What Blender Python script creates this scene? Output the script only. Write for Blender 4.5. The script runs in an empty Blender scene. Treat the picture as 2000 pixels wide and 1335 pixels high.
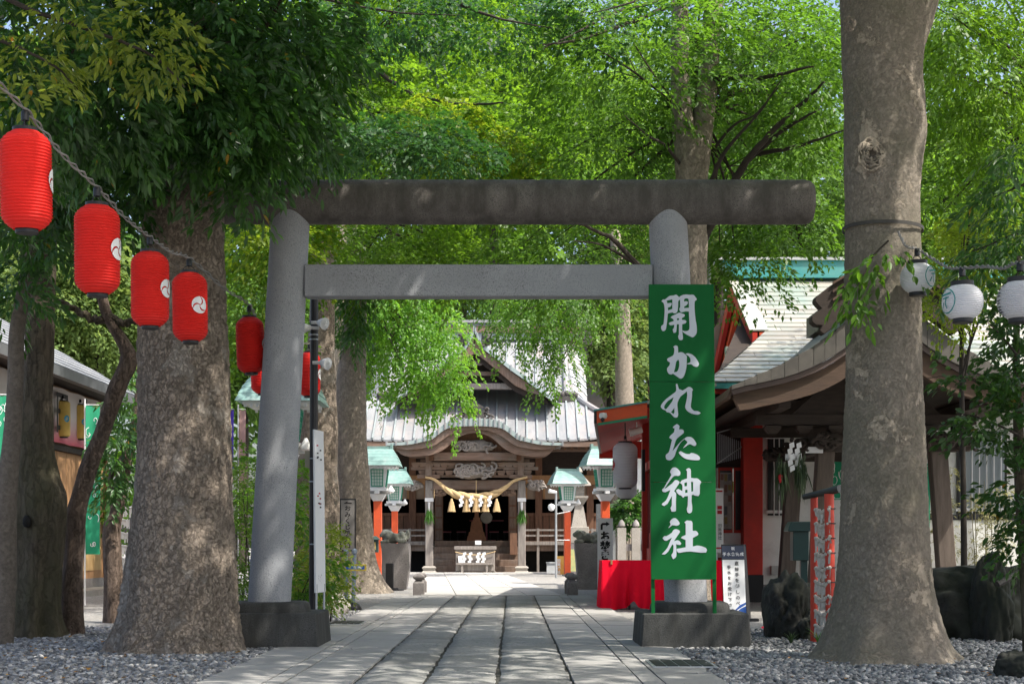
import bpy, bmesh, math, random
import numpy as np
from mathutils import Vector, Matrix, noise as mnoise
R = math.radians
random.seed(7); RNG = np.random.default_rng(7)
SC = bpy.context.scene
COL = SC.collection
# ---------------------------------------------------------------- camera, sky, sun, exposure
F, VX, VY, H = 3000.0, 1000.0, 1065.0, 1.05          # focal length (px of the 2000 px photo), vanishing point, eye height
cd = bpy.data.cameras.new('camera'); cam = bpy.data.objects.new('camera', cd); COL.objects.link(cam)
cam.location = (0, 0, H); cam.rotation_euler = (R(90), 0, 0)
cd.sensor_width = 36; cd.lens = 36*F/2000; cd.shift_y = (VY-667.5)/2000; cd.clip_end = 2000; cd.clip_start = .1
SC.camera = cam
SUN_EL, SUN_AZ = 56, 120        # azimuth measured from +Y (view direction) clockwise: from the right, a little behind the camera
w = bpy.data.worlds.new('World'); SC.world = w; w.use_nodes = True
wn = w.node_tree.nodes; wl = w.node_tree.links
sky = wn.new('ShaderNodeTexSky'); sky.sky_type = 'NISHITA'; sky.sun_disc = False
sky.sun_elevation = R(SUN_EL); sky.sun_rotation = R(SUN_AZ); sky.air_density = 1.0; sky.dust_density = 5.0; sky.ozone_density = 1.0
wn['Background'].inputs['Strength'].default_value = 0.15
wl.new(sky.outputs[0], wn['Background'].inputs['Color'])
ld = bpy.data.lights.new('sun', 'SUN'); ld.energy = 3.4; ld.angle = R(0.55); ld.color = (1.0, .95, .86)
sun = bpy.data.objects.new('sun', ld); COL.objects.link(sun)
_d = Vector((math.sin(R(SUN_AZ))*math.cos(R(SUN_EL)), math.cos(R(SUN_AZ))*math.cos(R(SUN_EL)), math.sin(R(SUN_EL))))
sun.rotation_euler = _d.to_track_quat('Z', 'Y').to_euler(); sun.location = (20, -10, 40)
SC.view_settings.view_transform = 'Standard'; SC.view_settings.look = 'None'
SC.view_settings.exposure = 1.12; SC.view_settings.gamma = 1.0
SC.render.engine = 'CYCLES'
cy = SC.cycles
cy.max_bounces = 8; cy.diffuse_bounces = 4; cy.glossy_bounces = 3; cy.transmission_bounces = 4; cy.transparent_max_bounces = 6
cy.use_denoising = True; cy.sample_clamp_indirect = 6.0; cy.caustics_reflective = False; cy.caustics_refractive = False

# ---------------------------------------------------------------- helpers
def X(px, Y): return (px-VX)/F*Y
def Z(py, Y): return H-(py-VY)/F*Y
def P(px, py, Y): return Vector((X(px, Y), Y, Z(py, Y)))
def S(px, Y): return px/F*Y                    # a length in photo pixels, at distance Y, in metres
def GY(py): return F*H/(py-VY)                 # distance of a ground point seen at row py
ORG = {}
def org(p):
    while p is not None:
        if p.name in ORG: return ORG[p.name]
        p = p.parent
    return Vector((0, 0, 0))
def tag(o, label=None, cat=None, group=None, kind=None):
    if label: o['label'] = label
    if cat: o['category'] = cat
    if group: o['group'] = group
    if kind: o['kind'] = kind
    return o
def thing(name, label, cat, loc=(0, 0, 0), group=None, rz=0):
    o = bpy.data.objects.new(name, None); COL.objects.link(o); o.location = loc; o.rotation_euler = (0, 0, rz)
    o.empty_display_size = .2
    ORG[o.name] = Vector(loc)
    return tag(o, label, cat, group)
def link(name, me, parent=None):
    o = bpy.data.objects.new(name, me); COL.objects.link(o)
    if parent is not None: o.parent = parent
    return o
def copy_tree(o, parent=None):
    c = o.copy(); COL.objects.link(c); c.parent = parent
    for ch in o.children: copy_tree(ch, c)
    return c
class MB:
    """collects faces, then becomes one mesh object"""
    def __init__(s): s.v = []; s.f = []
    def add(s, vs, fs):
        n = len(s.v); s.v += [tuple(v) for v in vs]; s.f += [tuple(i+n for i in f) for f in fs]; return s
    def box(s, x0, x1, y0, y1, z0, z1):
        return s.add([(x0,y0,z0),(x1,y0,z0),(x1,y1,z0),(x0,y1,z0),(x0,y0,z1),(x1,y0,z1),(x1,y1,z1),(x0,y1,z1)],
                     [(0,3,2,1),(4,5,6,7),(0,1,5,4),(1,2,6,5),(2,3,7,6),(3,0,4,7)])
    def frus(s, c, a0, b0, z0, a1, b1, z1):       # tapered block: half sizes a (x), b (y)
        x, y = c
        return s.add([(x-a0,y-b0,z0),(x+a0,y-b0,z0),(x+a0,y+b0,z0),(x-a0,y+b0,z0),(x-a1,y-b1,z1),(x+a1,y-b1,z1),(x+a1,y+b1,z1),(x-a1,y+b1,z1)],
                     [(0,3,2,1),(4,5,6,7),(0,1,5,4),(1,2,6,5),(2,3,7,6),(3,0,4,7)])
    def tube(s, pts, rad, n=10, cap=True, flat=None):
        pts = [Vector(p) for p in pts]
        if not hasattr(rad, '__len__'): rad = [rad]*len(pts)
        m = len(pts); vs = []; up = None
        for i, p in enumerate(pts):
            t = (pts[min(i+1, m-1)]-pts[max(i-1, 0)])
            t = t.normalized() if t.length > 1e-9 else Vector((0, 0, 1))
            if up is None:
                up = Vector((1, 0, 0)) if abs(t.x) < .8 else Vector((0, 1, 0))
            u = (up-t*up.dot(t)).normalized(); up = u; q = t.cross(u)
            for k in range(n):
                a = 2*math.pi*k/n
                vs.append(p+(u*math.cos(a)+q*math.sin(a))*rad[i])
        fs = [(i*n+k, i*n+(k+1) % n, (i+1)*n+(k+1) % n, (i+1)*n+k) for i in range(m-1) for k in range(n)]
        if cap: fs += [tuple(reversed(range(n))), tuple(range((m-1)*n, m*n))]
        return s.add(vs, fs)
    def lathe(s, prof, c=(0, 0, 0), n=24):        # prof: (radius, z)
        m = len(prof); vs = []
        for r, z in prof:
            for k in range(n):
                a = 2*math.pi*k/n; vs.append((c[0]+r*math.cos(a), c[1]+r*math.sin(a), c[2]+z))
        fs = [(i*n+k, i*n+(k+1) % n, (i+1)*n+(k+1) % n, (i+1)*n+k) for i in range(m-1) for k in range(n)]
        fs += [tuple(reversed(range(n))), tuple(range((m-1)*n, m*n))]
        return s.add(vs, fs)
    def prism(s, poly, y0, y1):                   # polygon in x,z extruded in y
        n = len(poly)
        vs = [(x, y0, z) for x, z in poly]+[(x, y1, z) for x, z in poly]
        fs = [tuple(range(n)), tuple(reversed(range(n, 2*n)))]+[(i, i+n, (i+1) % n+n, (i+1) % n) for i in range(n)]
        return s.add(vs, fs)
    def strip(s, top, bot, y0, y1):               # band between two x,z polylines, with thickness y0..y1
        n = len(top)
        for i in range(n-1):
            a, b, c, d = top[i], top[i+1], bot[i+1], bot[i]
            vs = [(q[0], y0, q[1]) for q in (a, b, c, d)]+[(q[0], y1, q[1]) for q in (a, b, c, d)]
            fs = [(0,1,2,3), (7,6,5,4), (0,4,5,1), (2,6,7,3)]
            if i == 0: fs.append((3,7,4,0))
            if i == n-2: fs.append((1,5,6,2))
            s.add(vs, fs)
        return s
    def quad(s, a, b, c, d): return s.add([a, b, c, d], [(0, 1, 2, 3)])
    def slab3(s, a, b, c, d, th):                 # thick sheet with corners a b c d
        a, b, c, d = map(Vector, (a, b, c, d)); n = (b-a).cross(d-a).normalized()*th
        return s.add([a, b, c, d, a-n, b-n, c-n, d-n], [(0,1,2,3), (7,6,5,4), (0,4,5,1), (1,5,6,2), (2,6,7,3), (3,7,4,0)])
    def mesh(s, name, m, o=Vector((0, 0, 0)), smooth=False, bevel=0):
        me = bpy.data.meshes.new(name)
        me.from_pydata([(v[0]-o.x, v[1]-o.y, v[2]-o.z) for v in s.v], [], s.f)
        bm = bmesh.new(); bm.from_mesh(me)
        if smooth: bmesh.ops.remove_doubles(bm, verts=bm.verts, dist=1e-5)
        bmesh.ops.recalc_face_normals(bm, faces=bm.faces)
        if bevel:
            es = [e for e in bm.edges if len(e.link_faces) == 2 and e.calc_face_angle(0) > .5]
            bmesh.ops.bevel(bm, geom=es, offset=bevel, segments=1, affect='EDGES', profile=.6)
        bm.to_mesh(me); bm.free()
        if smooth:
            me.polygons.foreach_set('use_smooth', [True]*len(me.polygons))
            try: me.set_sharp_from_angle(angle=R(42))
            except Exception: pass
        if m is not None: me.materials.append(m)
        return me
    def build(s, name, m, parent=None, smooth=False, bevel=0):
        return link(name, s.mesh(name, m, org(parent), smooth, bevel), parent)
def bx(name, m, parent, x0, x1, y0, y1, z0, z1, bevel=0): return MB().box(x0, x1, y0, y1, z0, z1).build(name, m, parent, bevel=bevel)
def cat_rom(pts, n=6):
    pts = [tuple(p) for p in pts]; out = []; m = len(pts); A = np.array(pts, float)
    for i in range(m-1):
        p0, p1, p2, p3 = A[max(i-1, 0)], A[i], A[i+1], A[min(i+2, m-1)]
        for k in range(n):
            t = k/n
            out.append(.5*((2*p1)+(-p0+p2)*t+(2*p0-5*p1+4*p2-p3)*t*t+(-p0+3*p1-3*p2+p3)*t**3))
    out.append(A[-1]); return np.array(out)

# ---------------------------------------------------------------- materials (all procedural)
MATS = {}
def nodes_of(name):
    m = bpy.data.materials.new(name); m.use_nodes = True; nt = m.node_tree
    return m, nt, nt.nodes, nt.links, nt.nodes['Principled BSDF']
def rgb(c): return (c[0], c[1], c[2], 1)
def ramp(nt, fac, stops):
    r = nt.nodes.new('ShaderNodeValToRGB'); el = r.color_ramp.elements
    while len(el) < len(stops): el.new(.5)
    for e, (p, c) in zip(el, stops): e.position = p; e.color = rgb(c) if hasattr(c, '__len__') else (c, c, c, 1)
    nt.links.new(fac, r.inputs[0]); return r.outputs[0]
def tex(nt, kind, scale, vec=None, stretch=None, **kw):
    n = nt.nodes.new('ShaderNodeTex'+kind); n.inputs['Scale'].default_value = scale
    for k, v in kw.items():
        if k in n.inputs: n.inputs[k].default_value = v
        else: setattr(n, k, v)
    if vec is None: vec = pos(nt)
    if stretch:
        mp = nt.nodes.new('ShaderNodeMapping'); mp.inputs['Scale'].default_value = stretch
        nt.links.new(vec, mp.inputs[0]); vec = mp.outputs[0]
    nt.links.new(vec, n.inputs['Vector']); return n
def pos(nt):
    for n in nt.nodes:
        if n.type == 'NEW_GEOMETRY': return n.outputs['Position']
    return nt.nodes.new('ShaderNodeNewGeometry').outputs['Position']
def mix(nt, fac, a, b, mode='MIX'):
    n = nt.nodes.new('ShaderNodeMix'); n.data_type = 'RGBA'; n.blend_type = mode
    for sock, v in ((n.inputs[0], fac), (n.inputs[6], a), (n.inputs[7], b)):
        if hasattr(v, 'is_linked'): nt.links.new(v, sock)
        elif hasattr(v, '__len__'): sock.default_value = rgb(v)
        else: sock.default_value = v
    return n.outputs[2]
def math_(nt, op, a, b=None):
    n = nt.nodes.new('ShaderNodeMath'); n.operation = op
    for i, v in enumerate((a, b)):
        if v is None: continue
        if hasattr(v, 'is_linked'): nt.links.new(v, n.inputs[i])
        else: n.inputs[i].default_value = v
    return n.outputs[0]
def bump(nt, b, h, strength=.5, dist=.02):
    n = nt.nodes.new('ShaderNodeBump'); n.inputs['Strength'].default_value = strength; n.inputs['Distance'].default_value = dist
    nt.links.new(h, n.inputs['Height']); nt.links.new(n.outputs[0], b.inputs['Normal']); return n
def M(name, c1, c2=None, scale=4, rough=.75, bmp=0, bscale=60, metal=0, stretch=None, rand=0, dirt=None, dscale=1.3, spec=.35, dist=.01):
    """plain procedural paint / wood / cloth: two tones by noise, optional dirt blotches, per-object tone, fine relief"""
    if name in MATS: return MATS[name]
    m, nt, N, L, b = nodes_of(name)
    if c2 is None: c2 = tuple(x*.8 for x in c1)
    n1 = tex(nt, 'Noise', scale, stretch=stretch, Detail=8.0, Roughness=.62)
    c = ramp(nt, n1.outputs[0], [(.32, c1), (.68, c2)])
    if dirt is not None:
        n2 = tex(nt, 'Noise', dscale, Detail=9.0, Roughness=.7)
        c = mix(nt, ramp(nt, n2.outputs[0], [(.48, 0.0), (.68, .85)]), c, dirt)
    if rand:
        oi = N.new('ShaderNodeObjectInfo')
        v = math_(nt, 'MULTIPLY_ADD', oi.outputs['Random'], rand); v.node.inputs[2].default_value = 1-rand/2
        h = N.new('ShaderNodeHueSaturation'); L.new(v, h.inputs['Value']); L.new(c, h.inputs['Color']); c = h.outputs[0]
    L.new(c, b.inputs['Base Color'])
    b.inputs['Roughness'].default_value = rough; b.inputs['Metallic'].default_value = metal
    b.inputs['Specular IOR Level'].default_value = spec
    if bmp:
        n3 = tex(nt, 'Noise', bscale, stretch=stretch, Detail=6.0, Roughness=.65); bump(nt, b, n3.outputs[0], bmp, dist)
    MATS[name] = m; return m
def granite(name, light, dark, grime=None, gl=.5, scale=95, streak=False, rand=0):
    if name in MATS: return MATS[name]
    m, nt, N, L, b = nodes_of(name)
    n1 = tex(nt, 'Noise', scale, Detail=3.0, Roughness=.8)
    c = ramp(nt, n1.outputs[0], [(.36, dark), (.47, light), (.62, light), (.72, tuple(min(1, x*1.35) for x in light))])
    n4 = tex(nt, 'Noise', 2.2, Detail=6.0); c = mix(nt, 1.0, c, ramp(nt, n4.outputs[0], [(.3, .78), (.7, 1.0)]), 'MULTIPLY')
    if grime:
        n2 = tex(nt, 'Noise', 1.6, stretch=(3, 3, .55) if streak else None, Detail=10.0, Roughness=.68)
        c = mix(nt, ramp(nt, n2.outputs[0], [(gl-.14, 0.0), (gl+.12, .9)]), c, grime)
    if rand:
        oi = N.new('ShaderNodeObjectInfo')
        v = math_(nt, 'MULTIPLY_ADD', oi.outputs['Random'], rand); v.node.inputs[2].default_value = 1-rand/2
        h = N.new('ShaderNodeHueSaturation'); L.new(v, h.inputs['Value']); L.new(c, h.inputs['Color']); c = h.outputs[0]
    L.new(c, b.inputs['Base Color']); b.inputs['Roughness'].default_value = .82; b.inputs['Specular IOR Level'].default_value = .25
    n3 = tex(nt, 'Noise', scale*.7, Detail=4.0); bump(nt, b, n3.outputs[0], .55, .006)
    MATS[name] = m; return m
def bark(name, c1, c2, plate, scale=18, stretch=(1, 1, .5), bs=1.0, moss=None, patch=.63, crack=.45, pscale=1.9):
    """bark: warped plates with thin cracks, fibrous grain, flaked paler patches, grime"""
    m, nt, N, L, b = nodes_of(name)
    dn = tex(nt, 'Noise', 5.0, Detail=6.0, Roughness=.7)
    wv = N.new('ShaderNodeVectorMath'); wv.operation = 'MULTIPLY_ADD'
    L.new(dn.outputs['Color'], wv.inputs[0]); wv.inputs[1].default_value = (.30, .30, .30); L.new(pos(nt), wv.inputs[2])
    vo = tex(nt, 'Voronoi', scale, vec=wv.outputs[0], stretch=stretch, feature='DISTANCE_TO_EDGE')
    vc = tex(nt, 'Voronoi', scale, vec=wv.outputs[0], stretch=stretch)
    n1 = tex(nt, 'Noise', 22, stretch=stretch, Detail=12.0, Roughness=.75)
    n2 = tex(nt, 'Noise', pscale, vec=wv.outputs[0], Detail=10.0, Roughness=.7)
    n6 = tex(nt, 'Noise', 60, stretch=stretch, Detail=6.0, Roughness=.7)
    c = ramp(nt, n1.outputs[0], [(.28, c2), (.52, c1), (.75, tuple(min(1, x*1.25) for x in c1))])
    c = mix(nt, .35, c, ramp(nt, vc.outputs['Color'], [(.2, .55), (.8, 1.25)]), 'MULTIPLY')
    c = mix(nt, ramp(nt, vo.outputs['Distance'], [(0.0, crack), (.05, 0.0)]), c, tuple(x*.3 for x in c2))
    pm = ramp(nt, n2.outputs[0], [(patch-.012, 0.0), (patch+.012, 1.0)])
    c = mix(nt, pm, c, mix(nt, .5, plate, ramp(nt, n6.outputs[0], [(.3, tuple(x*.7 for x in plate)), (.7, plate)])))
    if moss:
        n5 = tex(nt, 'Noise', .9, Detail=9.0, Roughness=.7)
        c = mix(nt, ramp(nt, n5.outputs[0], [(.46, 0.0), (.64, .7)]), c, moss)
    L.new(c, b.inputs['Base Color']); b.inputs['Roughness'].default_value = .9; b.inputs['Specular IOR Level'].default_value = .15
    hh = math_(nt, 'MULTIPLY_ADD', ramp(nt, vo.outputs['Distance'], [(0.0, 0.0), (.10, 1.0)]), crack); hh.node.inputs[2].default_value = 0
    hh = math_(nt, 'ADD', hh, n1.outputs[0])
    hh = math_(nt, 'MULTIPLY_ADD', n6.outputs[0], .35) if False else math_(nt, 'ADD', hh, math_(nt, 'MULTIPLY', n6.outputs[0], .4))
    hh = math_(nt, 'SUBTRACT', hh, math_(nt, 'MULTIPLY', pm, .45))
    bump(nt, b, hh, .95, .028*bs)
    MATS[name] = m; return m
def leafmat(name, top, under, trans, tw=.42, rough=.45, autumn=None, spec=.35):
    """leaf: diffuse and gloss on top, light shining through; attribute v varies the tone from leaf to leaf"""
    m, nt, N, L, b = nodes_of(name)
    at = N.new('ShaderNodeAttribute'); at.attribute_name = 'v'
    stops = [(0, tuple(x*.62 for x in top)), (.5, top), (.97, under)]
    stops.append((1.0, autumn if autumn else under))
    c = ramp(nt, at.outputs['Fac'], stops)
    L.new(c, b.inputs['Base Color']); b.inputs['Roughness'].default_value = rough; b.inputs['Specular IOR Level'].default_value = spec
    tr = N.new('ShaderNodeBsdfTranslucent')
    tc = ramp(nt, at.outputs['Fac'], [(0, tuple(x*.7 for x in trans)), (.6, trans), (1, tuple(min(1, x*1.25) for x in trans))])
    L.new(tc, tr.inputs['Color'])
    mx = N.new('ShaderNodeMixShader'); mx.inputs[0].default_value = tw
    L.new(b.outputs[0], mx.inputs[1]); L.new(tr.outputs[0], mx.inputs[2])
    L.new(mx.outputs[0], N['Material Output'].inputs['Surface'])
    MATS[name] = m; return m
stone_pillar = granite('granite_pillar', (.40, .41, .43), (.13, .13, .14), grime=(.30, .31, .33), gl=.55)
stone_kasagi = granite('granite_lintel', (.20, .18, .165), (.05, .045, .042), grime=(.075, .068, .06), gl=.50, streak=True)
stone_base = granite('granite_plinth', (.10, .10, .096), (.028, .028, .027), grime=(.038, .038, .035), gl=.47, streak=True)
stone_rough = granite('granite_rough_slab', (.35, .345, .33), (.07, .07, .068), grime=(.22, .218, .205), gl=.5, scale=38, rand=.25)
stone_smooth = granite('granite_smooth_slab', (.40, .39, .375), (.25, .245, .235), grime=(.31, .30, .285), gl=.5, scale=110, rand=.2)
stone_far = granite('granite_far_slab', (.48, .465, .44), (.33, .32, .30), grime=(.39, .38, .36), gl=.55, scale=70, rand=.16)
stone_old = granite('old_stone', (.30, .28, .27), (.13, .12, .12), grime=(.17, .155, .15), gl=.5, scale=40)
stone_moss = granite('mossy_rock', (.034, .033, .029), (.012, .012, .011), grime=(.02, .024, .015), gl=.5, scale=22)
stone_pale = granite('pale_stone', (.40, .37, .33), (.24, .22, .20), grime=(.26, .24, .21), gl=.55, scale=30)
black_metal = M('black_metal', (.02, .02, .022), rough=.45, bmp=.1)
white_paint = M('white_paint', (.74, .75, .76), (.66, .67, .68), rough=.55, dirt=(.55, .54, .5))
paper_white = M('white_paper', (.82, .82, .82), (.76, .76, .77), rough=.8)
steel = M('galvanised_steel', (.5, .52, .54), (.38, .4, .42), rough=.4, metal=.7)
red_paint = M('red_paint', (.55, .035, .022), (.46, .028, .018), rough=.5, dirt=(.34, .03, .02))
orange_paint = M('vermilion_paint', (.72, .11, .035), (.64, .09, .03), rough=.5, dirt=(.5, .09, .04))
green_paint = M('green_paint', (.006, .125, .03), (.005, .11, .026), rough=.6, bmp=.06, bscale=30, spec=.15)
teal_paint = M('teal_paint', (.06, .30, .30), (.05, .25, .26), rough=.45, dirt=(.12, .3, .27))
lattice_green = M('lattice_green', (.03, .30, .19), (.025, .24, .16), rough=.5)
wood_old = M('old_wood', (.24, .165, .125), (.135, .09, .065), scale=2.5, stretch=(6, 6, .9), rough=.8, bmp=.5, bscale=14, dirt=(.22, .19, .165), dscale=1.0)
wood_oldh = M('old_wood_beam', (.23, .152, .115), (.13, .085, .062), scale=2.5, stretch=(.7, 5, 6), rough=.8, bmp=.5, bscale=14, dirt=(.2, .165, .14), dscale=1.1)
wood_red = M('reddish_wood', (.22, .115, .07), (.13, .067, .042), scale=3, stretch=(5, 5, .8), rough=.75, bmp=.3, bscale=14)
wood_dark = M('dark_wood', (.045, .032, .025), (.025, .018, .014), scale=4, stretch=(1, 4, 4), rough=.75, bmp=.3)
wood_grey = M('grey_wood', (.30, .27, .245), (.19, .165, .15), scale=3, stretch=(6, 6, .8), rough=.85, bmp=.4, bscale=16)
wood_tan = M('tan_wood', (.42, .23, .11), (.33, .18, .085), scale=3, stretch=(5, 5, .7), rough=.7, bmp=.15)
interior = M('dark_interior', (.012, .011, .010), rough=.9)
# ================================================================ ground, gravel, paths
def gravel_ground():
    m, nt, N, L, b = nodes_of('fine_gravel_ground')
    v = tex(nt, 'Voronoi', 38, Randomness=1.0)
    n = tex(nt, 'Noise', .6, Detail=8.0)
    c = ramp(nt, v.outputs['Color'], [(.1, (.15, .148, .142)), (.6, (.30, .29, .275)), (.95, (.42, .41, .39))])
    c = mix(nt, ramp(nt, n.outputs[0], [(.35, .0), (.7, .55)]), c, (.24, .225, .2))
    L.new(c, b.inputs['Base Color']); b.inputs['Roughness'].default_value = .9
    d = tex(nt, 'Voronoi', 38, feature='DISTANCE_TO_EDGE'); bump(nt, b, d.outputs['Distance'], .9, .02)
    return m
g = MB().quad((-320, -60, 0), (320, -60, 0), (320, 700, 0), (-320, 700, 0)).build('ground', gravel_ground()); tag(g, kind='structure')
joint_mat = M('path_joint', (.06, .058, .05), (.035, .034, .03), scale=20, rough=.95, bmp=.4)
def slab_mesh(wd, ln, th, m, seed, rough):
    rr = random.Random(seed); nx, ny = (5, 9) if rough else (3, 5)
    mb = MB(); gv = [[None]*(ny+1) for _ in range(nx+1)]
    for i in range(nx+1):
        for j in range(ny+1):
            x = -wd/2+wd*i/nx; y = -ln/2+ln*j/ny; e = .012 if rough else .003
            if i in (0, nx): x += rr.uniform(-e, e)
            if j in (0, ny): y += rr.uniform(-e, e)
            z = th+(rr.uniform(-.009, .007) if rough else rr.uniform(-.0012, .0012))
            if i in (0, nx) or j in (0, ny): z -= .012 if rough else .004
            gv[i][j] = (x, y, z)
    idx = {}; vs = []
    for i in range(nx+1):
        for j in range(ny+1): idx[i, j] = len(vs); vs.append(gv[i][j])
    fs = [(idx[i, j], idx[i+1, j], idx[i+1, j+1], idx[i, j+1]) for i in range(nx) for j in range(ny)]
    ring = [(i, 0) for i in range(nx)]+[(nx, j) for j in range(ny)]+[(i, ny) for i in range(nx, 0, -1)]+[(0, j) for j in range(ny, 0, -1)]
    base = len(vs)
    for q in ring: vs.append((vs[idx[q]][0], vs[idx[q]][1], 0.0))
    n = len(ring)
    for k in range(n): fs.append((base+k, base+(k+1) % n, idx[ring[(k+1) % n]], idx[ring[k]]))
    mb.add(vs, fs); me = mb.mesh('slab', m)
    if rough: me.polygons.foreach_set('use_smooth', [True]*len(me.polygons))
    return me
def lay_path(root, strips, y0, y1, ang=0, pivot=(0, 0), seed=1):
    rr = random.Random(seed); cache = {}
    for (xa, xb, mt, rough, lmin, lmax, z) in strips:
        y = y0-rr.uniform(0, lmin)
        while y < y1:
            ln = round(rr.uniform(lmin, lmax), 1); e = min(y+ln, y1); l2 = e-y
            if l2 > .25:
                gap = .018 if rough else .008
                key = (round(xb-xa, 3), round(l2, 1), mt.name, rr.randint(0, 2))
                if key not in cache: cache[key] = slab_mesh(xb-xa-2*gap, key[1]-gap*2.0, .03, mt, len(cache), rough)
                o = link('slab', cache[key], root)
                v = Matrix.Rotation(ang, 3, 'Z') @ Vector(((xa+xb)/2-pivot[0], y+l2/2-pivot[1], 0))
                o.location = (v.x+pivot[0], v.y+pivot[1], z+rr.uniform(-.003, .003)+.006); o.rotation_euler = (rr.uniform(-.003, .003), rr.uniform(-.003, .003), ang)
            y = e
XS = [-2.36, -1.85, -1.70, -1.187, -.658, -.113, .461, .968, 1.136, 1.617]
path = tag(MB().box(XS[0]+.01, XS[-1]-.01, 7.5, 31.6, -.05, .014).build('path', joint_mat), kind='structure')
sm, rg = stone_smooth, stone_rough
lay_path(path, [(XS[0], XS[1], sm, 0, .9, 1.5, 0), (XS[1], XS[2], sm, 0, .8, 1.3, 0), (XS[2], XS[3], sm, 0, 1.0, 1.8, 0), (XS[3], XS[4], rg, 1, .8, 1.7, .002),
                (XS[4], XS[5], rg, 1, .7, 1.6, .002), (XS[5], XS[6], rg, 1, .7, 1.7, .002), (XS[6], XS[7], sm, 0, 1.1, 2.1, 0), (XS[7], XS[8], sm, 0, .9, 1.4, 0), (XS[8], XS[9], sm, 0, .9, 1.5, 0)], 8.4, 31.5, seed=3)
PA = R(3.1); PV = (-.42, 31.6)
fp = MB().box(-1.46, 1.46, 0, 27.2, -.05, .014).build('path', joint_mat); fp.location = (PV[0], PV[1]+.08, 0); fp.rotation_euler = (0, 0, PA); tag(fp, kind='structure')
for i in range(4):
    rr = random.Random(50+i); y = .02
    xa = -1.46+i*.73
    while y < 27:
        ln = rr.choice((.9, 1.2, 1.5, 1.8)); ln = min(ln, 27.1-y)
        if ln < .3: break
        o = link('slab', slab_mesh(.73-.016, ln-.014, .03, stone_far, int(y*7)+i, False), fp); o.location = (xa+.365, y+ln/2, .006+rr.uniform(-.003, .003)); y += ln
# broad stone apron in front of the shrine steps
ap = tag(MB().box(-7.2, 4.2, 57.6, 60.2, -.05, .022).build('pavement', stone_far), kind='structure')
# pebble beds beside the path (pebbles too small to pick apart)
def pebbles(name, label, x0, x1, y0, y1, n, seed, mt, xline=None, size=(.014, .030), humps=()):
    rg_ = np.random.default_rng(seed)
    t = (1+5**.5)/2
    ico = np.array([(-1,t,0),(1,t,0),(-1,-t,0),(1,-t,0),(0,-1,t),(0,1,t),(0,-1,-t),(0,1,-t),(t,0,-1),(t,0,1),(-t,0,-1),(-t,0,1)])/math.sqrt(1+t*t)
    fc = np.array([(0,11,5),(0,5,1),(0,1,7),(0,7,10),(0,10,11),(1,5,9),(5,11,4),(11,10,2),(10,7,6),(7,1,8),(3,9,4),(3,4,2),(3,2,6),(3,6,8),(3,8,9),(4,9,5),(2,4,11),(6,2,10),(8,6,7),(9,8,1)])
    px = rg_.uniform(x0, x1, n); py = rg_.uniform(y0, y1, n)
    if xline is not None:
        keep = xline(px, py); px, py = px[keep], py[keep]; n = len(px)
    s = rg_.uniform(size[0], size[1], n)
    sc3 = np.stack([s*rg_.uniform(1, 1.5, n), s*rg_.uniform(.8, 1.1, n), s*rg_.uniform(.5, .75, n)], 1)
    a = rg_.uniform(0, 6.283, n); ti = rg_.normal(0, .3, n)
    V = ico[None]*sc3[:, None, :]
    V = np.stack([V[..., 0], V[..., 1], V[..., 2]+V[..., 0]*ti[:, None]], -1)
    c, s_ = np.cos(a)[:, None], np.sin(a)[:, None]
    W = np.stack([V[..., 0]*c-V[..., 1]*s_+px[:, None], V[..., 0]*s_+V[..., 1]*c+py[:, None], V[..., 2]+rg_.uniform(.004, .03, n)[:, None]], -1).reshape(-1, 3)
    Fc = (fc[None]+12*np.arange(n)[:, None, None]).reshape(-1, 3)
    me = bpy.data.meshes.new(name); me.vertices.add(len(W)); me.vertices.foreach_set('co', W.ravel())
    me.loops.add(Fc.size); me.loops.foreach_set('vertex_index', Fc.ravel().astype(np.int32))
    me.polygons.add(len(Fc)); me.polygons.foreach_set('loop_start', np.arange(0, Fc.size, 3, dtype=np.int32))
    me.polygons.foreach_set('use_smooth', np.ones(len(Fc), bool)); me.update()
    at = me.attributes.new('v', 'FLOAT', 'FACE'); at.data.foreach_set('value', np.repeat(rg_.random(n), 20))
    me.materials.append(mt); return tag(link(name, me), label, 'gravel', kind='stuff')
def pebble_mat():
    m, nt, N, L, b = nodes_of('pebble'); at = N.new('ShaderNodeAttribute'); at.attribute_name = 'v'
    c = ramp(nt, at.outputs['Fac'], [(0, (.085, .086, .09)), (.45, (.18, .18, .183)), (.8, (.29, .285, .28)), (1, (.48, .465, .445))])
    L.new(c, b.inputs['Base Color']); b.inputs['Roughness'].default_value = .6; return m
PEB = pebble_mat()
pebbles('gravel', 'grey river pebbles around the broad left trunk', -6.3, -2.33, 11.2, 19.5, 19500, 11, PEB,
        lambda x, y: (x < -2.33+.05*np.sin(y*9)) & (x > -.36*y-.2) & (np.random.default_rng(5).random(len(x)) < np.clip(1.25-(y-11)*.06, .4, 1)))
pebbles('gravel', 'dark grey pebbles under the right trunk and signboard plinth', 1.60, 5.6, 11.2, 19, 16500, 12, PEB,
        lambda x, y: (x > 1.6+.05*np.sin(y*7)) & (x < .35*y+.2) & (np.random.default_rng(6).random(len(x)) < np.clip(1.25-(y-11)*.06, .4, 1)))
pebbles('gravel', 'pale pebbles between path edge and shrub bed', -3.1, -2.3, 17, 24, 2600, 13, PEB, lambda x, y: x < -2.36)
# pebbles that strayed on to the slabs
pebbles('gravel', 'few stray pebbles lying on the stone slabs', -2.36, 1.7, 11.3, 20, 110, 14, PEB, lambda x, y: (x < -1.5) | (x > 1.15), size=(.01, .02))
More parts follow.
